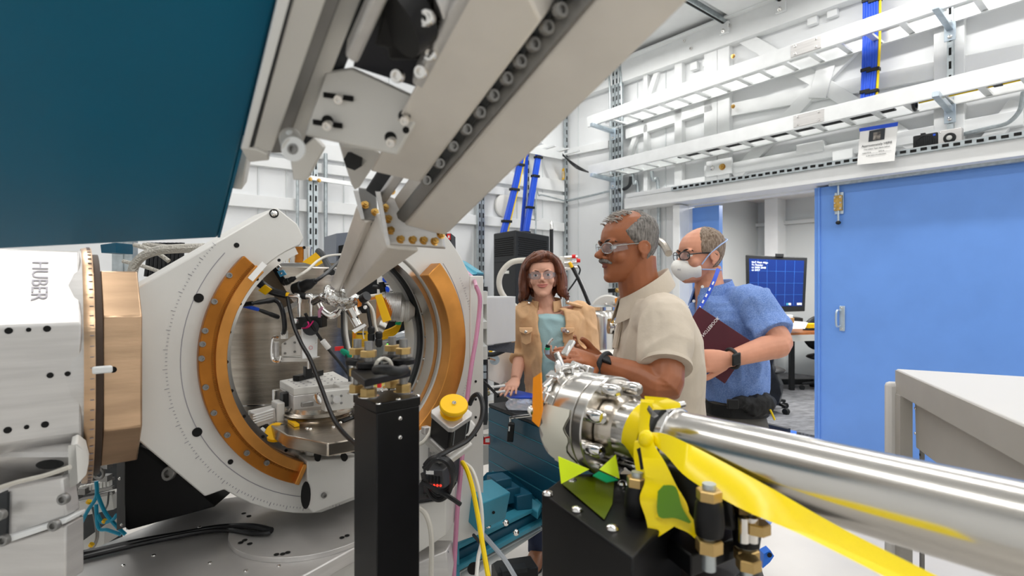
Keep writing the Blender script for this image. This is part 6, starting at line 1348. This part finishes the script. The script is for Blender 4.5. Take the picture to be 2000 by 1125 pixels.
def hand(mb, w_, d, nrm, side, s_=1.0, curls=(.2, .2, .25, .3), thumb=(.6, .3), spread=.06, splay=0):
    """wrist point, direction of the fingers, normal of the back of the hand, side of the thumb; curls in radians per joint"""
    w_ = V(w_); d = V(d).normalized(); nrm = V(nrm); nrm = (nrm-d*nrm.dot(d)).normalized(); x = d.cross(nrm)*side
    P_ = lambda a, b, c: w_+(d*a+x*b+nrm*c)*s_
    mb.loft([[P_(a, wd*math.cos(t)*1.0+off, th*math.sin(t)) for t in [2*math.pi*k/16 for k in range(16)]] for a, wd, th, off in ((-.02, .026, .019, 0), (.0, .027, .018, 0), (.03, .037, .016, .0), (.06, .042, .0145, .0), (.085, .042, .012, -.001), (.093, .036, .008, -.001))])
    for k, (b, L, r) in enumerate(((.031, .074, .0088), (.0105, .082, .009), (-.010, .076, .0087), (-.029, .06, .0078))):
        p = P_(.075, b*.9, 0); a = 0; pth = [p, P_(.09, b, 0)]; rr = [r*s_*1.05, r*s_]
        dirx = (d+x*(spread*(1.5-k)*.5)).normalized()
        q = pth[-1]
        for j, fr_ in enumerate((.46, .31, .23)):
            a += curls[k]*(1, 1.15, .8)[j]
            q = q+(dirx*math.cos(a)-nrm*math.sin(a))*L*fr_*s_; pth.append(q); rr.append(r*s_*(.95, .88, .72)[j])
        mb.tube(pth, rr, 10, 2)
    t0 = P_(.018, .022, -.004); a1, a2 = thumb
    td = (d*math.cos(a1)+x*math.sin(a1)-nrm*.25).normalized(); t1 = t0+td*.042*s_; t2 = t1+(td*math.cos(a2)+(d*.8-nrm*.6).normalized()*math.sin(a2)).normalized()*.034*s_; t3 = t2+(d*.9+td*.5-nrm*.3*a2).normalized()*.026*s_
    mb.tube([t0, t1, t2, t3], [.0145*s_, .0115*s_, .0105*s_, .0078*s_], 10, 3)
def torso(mb, secs, e=2.5, n=28):     # (centre, half width vector, half depth vector)
    mb.loft([[V(c)+V(a)*math.copysign(abs(math.cos(t))**(2/e), math.cos(t))+V(b)*math.copysign(abs(math.sin(t))**(2/e), math.sin(t)) for t in [2*math.pi*k/n for k in range(n)]] for c, a, b in secs])
def legs(mb, hip, side, fwd, feet, r=(.095, .065, .05), knee_f=.03):
    for q, ft_ in zip((-1, 1), feet):
        h_ = V(hip)+V(side)*.09*q; k_ = (h_+V(ft_)+UP*.08)/2+V(fwd)*knee_f
        mb.tube([h_+UP*.05, h_-UP*.05, k_, V(ft_)+UP*.1, V(ft_)+UP*.05], [r[0], r[0], r[1]*1.05, r[2], r[2]], 14, 4)
def shoe(parent, ft_, fwd, m):
    f = V(fwd).normalized(); s_ = f.cross(UP); mb = M()
    mb.loft([[V(ft_)+f*y+s_*w_*math.cos(t)+UP*max(.0, .0+h_*(.5+.5*math.sin(t))) for t in [2*math.pi*k/16 for k in range(16)]] for y, w_, h_ in ((-.09, .02, .06), (-.08, .035, .085), (-.02, .038, .1), (.04, .044, .075), (.1, .046, .055), (.14, .034, .045), (.155, .012, .03))])
    o = obj('shoe', mb, m, parent, angle=80)
    obj('sole', M().loft([[V(ft_)+f*y+s_*w_*math.cos(t)+UP*(.0+.014*(math.sin(t) > 0)) for t in [2*math.pi*k/16 for k in range(16)]] for y, w_ in ((-.092, .022), (-.06, .038), (.04, .046), (.1, .048), (.158, .012))]), blackm, o)

# ---------------------------------------------------------------- man in stone polo shirt
m1 = thing('person', 'person with moustache and safety glasses in stone polo shirt, hands raised by the pipe', 'person', V((.48, 1.79, 0)))
F1 = Fr(P(1232, 548, 1.76), (-.94, -.31, -.10), (.08, 0, 1), .965)
fb, sb_ = V((-1, -.02, 0)), V((.02, -1, 0))      # forward and left (towards the camera)
def T1(u, v, D=1.78): return P(u, v, D)
B1 = M(); head(B1, F1, 1.22)
B1.tube([F1(0, -.03, .08), F1(0, -.026, .02), T1(1254, 582, 1.78), T1(1270, 620, 1.79)], [.06, .063, .07, .09], 18, 4)
torso(B1, [(T1(1276, 610), sb_*.12, fb*.07), (T1(1280, 640), sb_*.17, fb*.09), (T1(1281, 720), sb_*.15, fb*.11), (T1(1284, 800), sb_*.14, fb*.12), (T1(1284, 900), sb_*.15, fb*.11)])
shL, elL, wrL = P(1296, 632, 1.60), P(1300, 758, 1.47), P(1168, 708, 1.60)
shR, elR, wrR = P(1262, 640, 1.95), P(1250, 760, 1.98), P(1186, 712, 1.76)
B1.tube([T1(1280, 640), shL, (shL+elL)/2, elL+(wrL-elL)*.02, elL.lerp(wrL, .3), elL.lerp(wrL, .7), wrL], [.07, .062, .055, .047, .047, .036, .027], 16, 4)
B1.tube([T1(1280, 640), shR, (shR+elR)/2, elR, elR.lerp(wrR, .3), elR.lerp(wrR, .7), wrR], [.07, .06, .05, .045, .045, .036, .028], 16, 4)
hand(B1, wrL.lerp(elL, -.02), P(1085, 683, 1.50)-P(1160, 706, 1.60), V((.15, -.5, .85)), -1, 1.0, (.12, .12, .15, .2), (.75, .3), .05)
hand(B1, wrR, P(1112, 684, 1.68)-P(1186, 712, 1.76), V((.1, .55, -.8)), -1, 1.0, (.3, .25, .25, .3), (.35, .3), .05)
body1 = melt('body', B1, skinm, m1, .0032, 5, .5)
face_parts(F1, m1, lipm, browd, .003)
obj('moustache', M().tube([F1(-.031, .082, .064), F1(-.016, .0965, .0735), F1(0, .1015, .076), F1(.016, .0965, .0735), F1(.031, .082, .064)], [.003, .007, .007, .007, .003], 8, 4), hairg, m1, angle=180)
def hm1(t, z):
    c = math.cos(t); a = abs((t+math.pi) % (2*math.pi)-math.pi)      # 0 front .. pi back
    front = 1.05 + .35*max(0, (.165-z)/.05) if z < .165 else 1.05+(z-.165)*14   # hairline angle by height
    if z < .112: front = max(front, 1.75)
    lo = .05 if a > 2.0 else .1
    e = min(1, max(-1, (a-front)*6)); g = min(1, max(-1, (z-lo)*60))
    v = min(e, g); thin = .75 if z > .2 else 1
    return v*.0075*thin if v > 0 else v*.006
haircap('hair', F1, hairg, m1, hm1, wr=.0009)
# tuft on the forehead crown
tf = M()
for k in range(90):
    a = random.uniform(-1, 1); yy = random.uniform(-.01, .062); zz = .2305-.0105*max(0, yy/.03)**1.7*.9-.012*a*a
    p = F1(.042*a, yy, zz-.004); tf.tube([p, p+F1.vec(random.uniform(-.004, .004), .008, .007), p+F1.vec(random.uniform(-.008, .008), .02, .008+random.uniform(-.004, .004))], [.0022, .0018, .0005], 4, 2)
o = obj('hair_tuft', tf, mat('silver_hair', '#a8a29b', .6), m1, angle=180); o['kind'] = 'stuff'
def glasses(F_, parent, frame, side=True, dark=False, lw=.0235, lh=.0165, y=.102):
    g = obj('glasses', M().tube([F_(-.011, y, .119), F_(0, y+.004, .121), F_(.011, y, .119)], .0016, 6, 3), frame, parent)
    for q in (-1, 1):
        c = F_(.034*q, y-.006, .114); pts_ = []
        for k in range(25):
            t = 2*math.pi*k/24; pts_.append(c+F_.vec(lw*math.copysign(abs(math.cos(t))**.75, math.cos(t)), -.007*q*math.cos(t)*1.0, lh*math.copysign(abs(math.sin(t))**.75, math.sin(t))))
        obj('rim', M().tube(pts_, .0016 if not dark else .0021, 6, 0), frame, g)
        obj('lens', M().loft([pts_[:-1], [p+F_.vec(0, .0016, 0) for p in pts_[:-1]]]), lens, g)
        obj('temple', M().tube([F_(.057*q, y-.014, .119), F_(.068*q, .05, .121), F_(.077*q, -.005, .12), F_(.076*q, -.028, .108)], .0018 if not dark else .0026, 6, 4), frame, g)
        if side: obj('side_shield', M().prism([F_(.058*q, y-.014, .126), F_(.069*q, .045, .126), F_(.070*q, .042, .105), F_(.058*q, y-.014, .1)], F_.vec(.0015*q, 0, 0)), lens, g)
    return g
wireg = mat('wire_frame', '#b8b6b2', .25, .8)
glasses(F1, m1, wireg)
# polo shirt
S1 = M()
torso(S1, [(T1(1262, 578), sb_*.08, fb*.075), (T1(1272, 600), sb_*.15, fb*.088), (T1(1277, 622), sb_*.192, fb*.105), (T1(1281, 660), sb_*.205, fb*.122), (T1(1281, 710), sb_*.2, fb*.131), (T1(1282, 770), sb_*.19, fb*.133), (T1(1284, 840), sb_*.185, fb*.131), (T1(1285, 918), sb_*.185, fb*.13)])
hemL = shL.lerp(elL, .70)
S1.tube([T1(1282, 634, 1.70), shL, shL.lerp(elL, .45), hemL], [.085, .08, .073, .07], 18, 4)
S1.tube([T1(1270, 634, 1.88), shR, shR.lerp(elR, .6)], [.085, .078, .07], 18, 4)
melt('polo_shirt', S1, stone, m1, .0055, 5, .5, .007, 11, 1, (1, 1, .55))
obj('sleeve_hem', M().tube([shL.lerp(elL, .66), shL.lerp(elL, .71)], [.0735, .0735], 28, 0), stone, m1, angle=60)
def collar(c, r, fwd, side, m, parent, drop=.035, flare=1.4, gap=.35, h_=.02, tilt=.0, name='collar', th=.004):
    rows = []
    for k in range(33):
        t = gap+(2*math.pi-2*gap)*k/32; d = V(fwd)*math.cos(t)+V(side)*math.sin(t)
        z = tilt*math.cos(t)
        a = V(c)+d*r+UP*(h_+z); b = V(c)+d*r*1.12+UP*(h_+.004+z); e = V(c)+d*r*flare+UP*(-drop+z*1.3)
        rows.append([a, b, e, e-UP*th, b-d*th*1.2-UP*th, a-UP*(h_+.01)])
    return obj(name, M().loft(rows), m, parent, angle=70)
collar(T1(1255, 572, 1.78), .072, fb, sb_, stone, m1, .034, 1.42, .3, .026, -.05)
obj('placket', M().tube([T1(1222, 600, 1.78), T1(1209, 640, 1.77), T1(1201, 680, 1.76)], [.012, .011, .009], 8, 4), stone, m1)
for v, u in ((598, 1221), (622, 1213)): obj('shirt_button', M().cyl(P(u-2, v, 1.75), P(u-4, v, 1.745), .006), alud, m1)
obj('watch_band', M().torus(wrL.lerp(elL, .1), wrL-elL, .034, .008, n=28, m=8), charcoal, m1)
obj('watch_case', M().box(wrL.lerp(elL, .1)+V((0, -.03, .02)), wrL-elL, V((0, .8, .5)), V((0, -.6, .8)), .03, .03, .012), blackm, m1, bev=.004)
TR1 = M(); torso(TR1, [(T1(1285, 880), sb_*.165, fb*.12), (T1(1285, 960), sb_*.175, fb*.125), (V((.478, 1.78, .78)), sb_*.17, fb*.12)])
legs(TR1, V((.478, 1.78, .82)), V((0, -1, 0)), fb, (V((.5, 1.88, 0)), V((.49, 1.68, 0))))
melt('trousers', TR1, greytr, m1, .008, 5, .5, .005, 9, 2)
for ft_ in (V((.49, 1.88, 0)), V((.48, 1.68, 0))): shoe(m1, ft_, fb, blackm)

# ---------------------------------------------------------------- man in blue shirt
m2 = thing('person', 'person in blue short sleeved shirt and white face mask holding a burgundy notebook', 'person', V((.93, 2.33, 0)))
F2 = Fr(P(1371, 551, 2.32), (-.95, -.27, -.06), (.02, 0, 1), 1.0)
fb2, sb2 = V((-.96, .22, 0)), V((-.22, -.96, 0))
def T2(u, v, D=2.32): return P(u, v, D)
B2 = M(); head(B2, F2, 1.0)
B2.tube([F2(0, -.028, .06), F2(0, -.034, -.0), T2(1388, 575), T2(1400, 605)], [.056, .058, .066, .09], 18, 4)
torso(B2, [(T2(1404, 592), sb2*.12, fb2*.07), (T2(1416, 620), sb2*.17, fb2*.09), (T2(1422, 700), sb2*.15, fb2*.1), (T2(1426, 760), sb2*.14, fb2*.11), (T2(1430, 830), sb2*.15, fb2*.11)])
sL, eL, wL = P(1468, 588, 2.16), P(1524, 671, 2.02), P(1424, 702, 1.96)
sR, eR, wR = P(1385, 600, 2.5), P(1350, 690, 2.5), P(1370, 720, 2.3)
B2.tube([T2(1420, 620), sL, (sL+eL)/2, eL, eL.lerp(wL, .3), eL.lerp(wL, .7), wL], [.07, .06, .052, .044, .045, .036, .028], 16, 4)
B2.tube([T2(1420, 620), sR, (sR+eR)/2, eR, eR.lerp(wR, .5), wR], [.07, .06, .05, .042, .038, .028], 16, 4)
hand(B2, wL, P(1372, 706, 1.95)-P(1424, 702, 1.96), V((-.1, -.95, .3)), -1, 1.02, (.25, .35, .4, .45), (.5, .2), .14)
hand(B2, wR, V((-.3, -.9, 0)), V((.3, .2, -.9)), 1, .95, (.5, .5, .5, .5))
melt('body', B2, skinp, m2, .0034, 5, .5)
face_parts(F2, m2, None, browd, .0038)
def hm2(t, z):
    a = abs((t+math.pi) % (2*math.pi)-math.pi)
    front = 1.1 if z < .165 else 1.1-(z-.165)*5
    if z < .12: front = 1.8
    lo = .045 if a > 2.0 else .1
    v = min(min(1, max(-1, (a-front)*6)), min(1, max(-1, (z-lo)*60)))
    if z > .17 and a < 1.5: v = min(v, .45)
    return v*.0065 if v > 0 else v*.006
haircap('hair', F2, hairbg, m2, hm2, wr=.0008)
glasses(F2, m2, blackg, side=False, dark=True, lw=.025, lh=.017, y=.106)
# face mask with straps
mk = M()
prof = [(.062, -.064, .066), (.050, .03, .062), (.034, .09, .048)]
rows = []
for s_ in [k/12 for k in range(13)]:
    a = -1+2*s_      # across, right to left
    x = .066*a; yb = .088-.052*abs(a)**1.8
    bulge = .055*(1-abs(a)**1.7)
    rows.append([F2(x*.55, yb+.012+bulge*.35, .103-.012*abs(a)), F2(x*.75, yb+.008+bulge*.85, .088-.004*abs(a)), F2(x, yb+.004+bulge*1.0, .064), F2(x*.9, yb+.004+bulge*.75, .035+.004*abs(a)), F2(x*.72, yb-.006+bulge*.25, .006+.016*abs(a))])
mk.grid(rows)
mo_ = obj('face_mask', mk, maskm, m2, angle=180); s__ = mo_.modifiers.new('s', 'SOLIDIFY'); s__.thickness = .003
b__ = mo_.modifiers.new('sub', 'SUBSURF'); b__.levels = 2; b__.render_levels = 2
for q in (-1, 1):
    obj('mask_strap', M().tube([F2(.062*q, .04, .075), F2(.076*q, .01, .115), F2(.079*q, -.04, .15), F2(.05*q, -.098, .172), F2(0, -.106, .18)], [.0028]*5, 6, 4), strapm, mo_)
    obj('mask_strap', M().tube([F2(.062*q, .04, .055), F2(.066*q, -.0, .052), F2(.06*q, -.05, .048), F2(.0, -.09, .045)], [.0028]*4, 6, 4), strapm, mo_)
text('mask_print', '3M', .011, F2(.03, .1255, .058), F2.vec(-.75, .65, .02), F2.vec(0, 0, 1), inkg, mo_, align='CENTER')
S2 = M()
torso(S2, [(T2(1395, 574), sb2*.08, fb2*.075), (T2(1402, 586), sb2*.14, fb2*.09), (T2(1410, 602), sb2*.18, fb2*.105), (T2(1420, 640), sb2*.195, fb2*.13), (T2(1426, 700), sb2*.19, fb2*.14), (T2(1430, 750), sb2*.175, fb2*.135), (T2(1432, 776), sb2*.165, fb2*.125)])
S2.tube([T2(1428, 610, 2.28), sL, sL.lerp(eL, .5), sL.lerp(eL, .8)], [.08, .072, .07, .073], 18, 4)
S2.tube([T2(1405, 606, 2.4), sR, sR.lerp(eR, .7)], [.085, .078, .075], 18, 4)
melt('blue_shirt', S2, blueshirt, m2, .0055, 5, .5, .008, 13, 5, (1, 1, .6))
collar(T2(1392, 566), .068, (fb2+V((-.2, -.5, 0))).normalized(), (sb2+V((.5, -.1, 0))).normalized(), blueshirt, m2, .04, 1.45, .3, .022, -.02)
for u, v in ((1372, 560), (1355, 588)): obj('shirt_button', M().cyl(P(u, v, 2.17), P(u, v, 2.16), .006), paper, m2)
lan = obj('lanyard', M().loft([[a, b, b+V((0, .002, 0)), a+V((0, .002, 0))] for a, b in zip(sp2([P(1400, 523, 2.22), P(1392, 545, 2.16), P(1378, 575, 2.13), P(1362, 602, 2.10)]), sp2([P(1407, 526, 2.22), P(1399, 548, 2.16), P(1385, 579, 2.13), P(1370, 604, 2.10)]))]), bluet, m2, angle=60)
for k in range(5): obj('lanyard_print', M().bar(P(1394-6.5*k, 550+12*k, 2.145-.01*k), P(1391-6.5*k, 556+12*k, 2.14-.01*k), X_, .006, .001), inkw, lan)
TR2 = M(); torso(TR2, [(T2(1432, 772), sb2*.158, fb2*.118), (T2(1434, 830), sb2*.168, fb2*.125), (T2(1434, 900), sb2*.17, fb2*.125)])
hip2 = V((T2(1434, 900).x, 2.32, .8))
legs(TR2, hip2, sb2, fb2, (hip2-UP*.8-sb2*.1, hip2-UP*.8+sb2*.13+V((.08, 0, 0))))
melt('trousers', TR2, greytr, m2, .008, 5, .5, .006, 9, 6)
for ft_ in (hip2-UP*.8-sb2*.1+fb2*.03, hip2-UP*.8+sb2*.13+V((.08, 0, 0))+fb2*.03): shoe(m2, ft_, fb2, blackm)
bl = M(); torso(bl, [(T2(1433, 779), sb2*.17, fb2*.13), (T2(1434, 800), sb2*.173, fb2*.132)]); obj('belt', bl, blacktx, m2, angle=60)
wp = M(); wp.ell(P(1482, 790, 2.17), V((.075, .02, 0)), V((0, .045, 0)), V((0, 0, .05)), 20, 14).ell(P(1452, 786, 2.13), V((.06, .01, 0)), V((0, .02, 0)), V((0, 0, .026)))
melt('waist_pack', wp, blacktx, m2, .005, 4, .5, .004, 30, 2)
obj('buckle', M().box(P(1431, 789, 2.09), X_, Y_, UP, .042, .014, .036), blackm, m2, bev=.003); obj('pack_zip_pull', M().tube([P(1504, 800, 2.14), P(1508, 808, 2.14), P(1513, 820, 2.14)], .004, 6, 3), yellowc, m2)
obj('watch_band', M().torus(wL.lerp(eL, .06), wL-eL, .034, .007, n=28, m=8), charcoal, m2)
obj('watch_case', M().box(wL.lerp(eL, .06)+V((.0, -.036, .002)), (wL-eL), V((0, 1, 0)), UP, .036, .012, .042), blackm, m2, bev=.005)
# notebook in his hand
nb = thing('notebook', 'burgundy hardcover notebook with white lettering held by the man in blue shirt', 'notebook', P(1410, 745, 2.05))
n0, n1, n2 = P(1366, 599, 2.08), P(1471, 669, 2.02), P(1416, 749, 2.02)
n3 = n0+(n2-n1)
nn_ = (n1-n0).cross(n3-n0).normalized(); nn_ = nn_ if nn_.y > 0 else -nn_
obj('cover', M().prism([n0, n1, n2, n3], nn_*.003), notem, nb, bev=.001); obj('pages', M().prism([p+nn_*.0032 for p in (n0.lerp(n2, .01), n1.lerp(n3, .01), n2.lerp(n0, .01), n3.lerp(n1, .01))], nn_*.0106), paper, nb); obj('back_cover', M().prism([p+nn_*.014 for p in (n0, n1, n2, n3)], nn_*.003), notem, nb)
xd = (P(1382, 633, 2.05)-P(1364, 654, 2.05))
text('lettering', 'NOTEBOOK', .0165, P(1387, 638, 2.035)-nn_*.006, xd, (n0-n3)*0+nn_.cross(xd)*1, inkw, nb, align='CENTER')

# ---------------------------------------------------------------- woman in tan jacket
wm = thing('person', 'person with auburn bob and safety glasses in a tan jacket leaning on the teal block', 'person', V((.235, 2.98, 0)))
F3 = Fr(P(1061, 579, 2.94), (-.07, -1, -.02), (-.05, 0, 1), 1.0)
fb3, sb3 = V((-.12, -.99, 0)), V((.99, -.12, 0))
def T3(u, v, D=2.97): return P(u, v, D)
B3 = M(); head(B3, F3, .92)
B3.tube([F3(0, -.028, .06), F3(0, -.03, -.0), T3(1068, 600), T3(1074, 618)], [.050, .050, .058, .08], 18, 4)
torso(B3, [(T3(1078, 612), sb3*.13, fb3*.06), (T3(1080, 640), sb3*.15, fb3*.085), (T3(1082, 690), sb3*.13, fb3*.09), (T3(1086, 760), sb3*.12, fb3*.09), (T3(1088, 820), sb3*.15, fb3*.1)])
hR = V((PZ(1006, 752, .955).x, 2.86, .962))
a_s, a_e, a_w = P(1022, 614, 2.95), P(1019, 684, 3.0), P(1007, 740, 2.87)
b_s, b_e, b_w = P(1139, 614, 2.97), P(1150, 692, 2.92), P(1096, 706, 2.72)
B3.tube([T3(1078, 625), a_s, a_s.lerp(a_e, .5), a_e, a_e.lerp(a_w, .4), a_w], [.06, .05, .043, .038, .036, .026], 14, 4)
B3.tube([T3(1078, 625), b_s, b_s.lerp(b_e, .5), b_e, b_e.lerp(b_w, .4), b_w], [.06, .05, .043, .038, .036, .026], 14, 4)
hand(B3, a_w, P(992, 772, 2.74)-P(1007, 740, 2.87), V((-.3, -.55, .8)), 1, .92, (.0, .0, .02, .05), (.85, .1), .28)
hand(B3, b_w, P(1066, 692, 2.62)-P(1096, 706, 2.72), V((.2, .3, -.9)), 1, .9, (.55, .45, .4, .4), (.7, .6), .05)
melt('body', B3, skinw, wm, .0034, 5, .5)
face_parts(F3, wm, lipw, hairb, .0026, .004, lw=1.25)
glasses(F3, wm, lens, lw=.027, lh=.019, y=.101)
H3 = M()
H3.loft([[F3(*hpt(2*math.pi*k/40, z, .012 if not (z < .185 and abs((2*math.pi*k/40+math.pi) % (2*math.pi)-math.pi) < 1.15) else -.012)) for k in range(40)] for z in [.05+.18*k/24 for k in range(25)]])
H3.ell(F3(0, -.02, .165), F3.vec(.09, 0, 0), F3.vec(0, .09, 0), F3.vec(0, 0, .083), 24, 16)
for q in (-1, 1):
    for k, (y0_, yy) in enumerate(((.05, .015), (.03, .0), (.0, -.02), (-.05, -.055), (-.09, -.085))):
        fl_k = (.012, .018, .016, .008, 0)[k]
        H3.tube([F3(.012*q, y0_*.8+.01, .222 if k < 3 else .2), F3(.055*q, yy+.012, .195), F3(.09*q*(1 if k < 4 else .6), yy, .14), F3(.1*q*(1 if k < 4 else .55), yy-.008, .08), F3((.098+fl_k*.3)*q*(1 if k < 4 else .5), yy-.004, .03), F3((.108+fl_k)*q*(1 if k < 4 else .5), yy+.004, -.008)], [.018, .021, .022, .026, .029, .01], 10, 4)
H3.tube([F3(.02, .07, .22), F3(-.012, .084, .207), F3(-.056, .066, .188), F3(-.088, .036, .15)], [.014, .014, .014, .014], 10, 4)
H3.tube([F3(.022, .07, .22), F3(.054, .064, .205), F3(.082, .042, .17), F3(.093, .03, .12)], [.014, .014, .014, .014], 10, 4)
for k in range(70):
    q = random.choice((-1, 1)); yy = random.uniform(-.085, .012); o1 = random.uniform(-.006, .012); w1 = random.uniform(0, 6.28)
    sx1 = 1 if yy > -.06 else .75
    H3.tube([F3(.03*q, yy*.6+.01, .236+random.uniform(-.004, .004)), F3((.075+o1)*q*sx1, yy, .2), F3((.104+o1)*q*sx1, yy, .14), F3((.112+o1+.004*math.sin(w1))*q*sx1, yy+.006*math.cos(w1), .075), F3((.112+o1)*q*sx1, yy+.008*math.sin(w1), .02), F3((.122+1.8*o1)*q*sx1, yy+.01, -.01+random.uniform(-.02, .02))], [.006, .009, .009, .009, .009, .003], 6, 3)
melt('hair', H3, hairb, wm, .0034, 2, .35, .0015, 55, 2, (1, 1, .16))
# teal top and tan jacket
S3 = M(); torso(S3, [(T3(1070, 612), sb3*.085, fb3*.075), (T3(1075, 620), sb3*.125, fb3*.098), (T3(1078, 650), sb3*.145, fb3*.105), (T3(1081, 700), sb3*.138, fb3*.108), (T3(1085, 760), sb3*.13, fb3*.1), (T3(1088, 830), sb3*.155, fb3*.105)])
melt('knit_top', S3, tealtop, wm, .006, 5, .5, .003, 14, 8)
J3 = M()
secs = [(T3(1071, 600), sb3*.095, fb3*.078, .5), (T3(1076, 607), sb3*.165, fb3*.092, .42), (T3(1078, 622), sb3*.188, fb3*.115, .36), (T3(1080, 650), sb3*.188, fb3*.132, .30), (T3(1081, 700), sb3*.168, fb3*.13, .30), (T3(1084, 750), sb3*.16, fb3*.122, .34), (T3(1088, 800), sb3*.185, fb3*.13, .4), (T3(1090, 840), sb3*.2, fb3*.135, .45)]
def ring_(sec, k_, e=2.4):
    c, a, b, g = sec; L = []
    n_ = 30
    for sgn, sh in ((1, 1.0), (-1, .88)):
        R_ = range(n_+1) if sgn == 1 else range(n_, -1, -1)
        for k in R_:
            t = math.pi/2+g+(2*math.pi-2*g)*k/n_
            L.append(V(c)+(V(a)*math.copysign(abs(math.cos(t))**(2/e), math.cos(t))+V(b)*math.copysign(abs(math.sin(t))**(2/e), math.sin(t)))*sh)
    return L
J3.loft([ring_(s_, 0) for s_ in secs])
J3.tube([T3(1040, 613), a_s, a_s.lerp(a_e, .5), a_e, a_e.lerp(a_w, .38)], [.06, .066, .058, .054, .054], 18, 4)
J3.tube([T3(1120, 613), b_s, b_s.lerp(b_e, .5), b_e, b_e.lerp(b_w, .45)], [.06, .066, .06, .056, .054], 18, 4)
melt('jacket', J3, khaki, wm, .0058, 4, .5, .006, 16, 9, (1, 1, .6))
collar(T3(1067, 598), .07, fb3, sb3, khaki, wm, .012, 1.22, .55, .034, -.012)
fy = lambda u, v, D: P(u, v, D)
for u, v, q in ((1027, 645, -1), (1109, 645, 1)):
    fl = obj('pocket_flap', M().prism([fy(u-13, v-5, 2.828), fy(u+13, v-5, 2.822), fy(u+13, v+3, 2.818), fy(u, v+9, 2.812), fy(u-13, v+3, 2.824)], (0, .02, 0)), khaki, wm, bev=.003)
    obj('pocket_patch', M().prism([fy(u-10, v+4, 2.835), fy(u+11, v+4, 2.832), fy(u+10, v+24, 2.835), fy(u, v+29, 2.835), fy(u-9, v+24, 2.84)], (0, .02, 0)), khaki, fl, bev=.003)
    put('snap_button', ME_ROUND, fy(u, v+3, 2.81), (0, -1, .1), fl, .009)
obj('round_pin', M().lathe([(.012, 0), (.012, .003), (.0, .004)], fy(1102, 645, 2.812), (0, -1, 0), 18), mat('pin_badge', '#6a4a52', .3, col2='#d8cfd0', vscale=120), wm)
for u0, v0, u1, v1 in ((1012, 602, 1034, 592), (1105, 590, 1137, 598)):
    ep = obj('epaulette', M().bar(fy(u0, v0, 2.93), fy(u1, v1, 2.93), (0, 1, .2), .045, .012), khaki, wm, bev=.003); put('snap_button', ME_ROUND, fy(u1 if u0 < 1060 else u0+4, (v1 if u0 < 1060 else v0)-1, 2.9), (0, -.7, .7), ep, .009)
TR3 = M(); hip3 = V((.24, 2.99, .84)); torso(TR3, [(T3(1088, 780), sb3*.14, fb3*.095), (hip3+UP*.02, sb3*.165, fb3*.11), (hip3-UP*.05, sb3*.165, fb3*.11)])
legs(TR3, hip3-UP*.02, sb3, fb3, (V((.135, 2.98, 0)), V((.34, 3.0, 0))), (.088, .06, .048))
melt('trousers', TR3, navytr, wm, .008, 5, .5, .004, 9, 4)
for ft_ in (V((.135, 2.97, 0)), V((.34, 2.99, 0))): shoe(wm, ft_, (V((-.25, -1, 0))), leather)
vi = thing('sample_vial', 'tiny sample vial with a green and black cap held by the woman', 'vial', P(1070, 690, 2.6))
obj('glass', M().cyl(P(1069, 692, 2.6), P(1069, 682, 2.6), .011), mat('vial_blue', '#c9d6ea', .1, trans=.4), vi); obj('green_cap', M().cyl(P(1069, 683, 2.6), P(1069, 679, 2.6), .0125), greenf, vi); obj('black_top', M().cyl(P(1069, 679, 2.6), P(1071, 674, 2.6), .011), blackm, vi)
obj('steel_tip', M().tube([P(1071, 674, 2.6), P(1074, 667, 2.6), P(1080, 661, 2.6)], .006, 8, 3), chrome, vi)
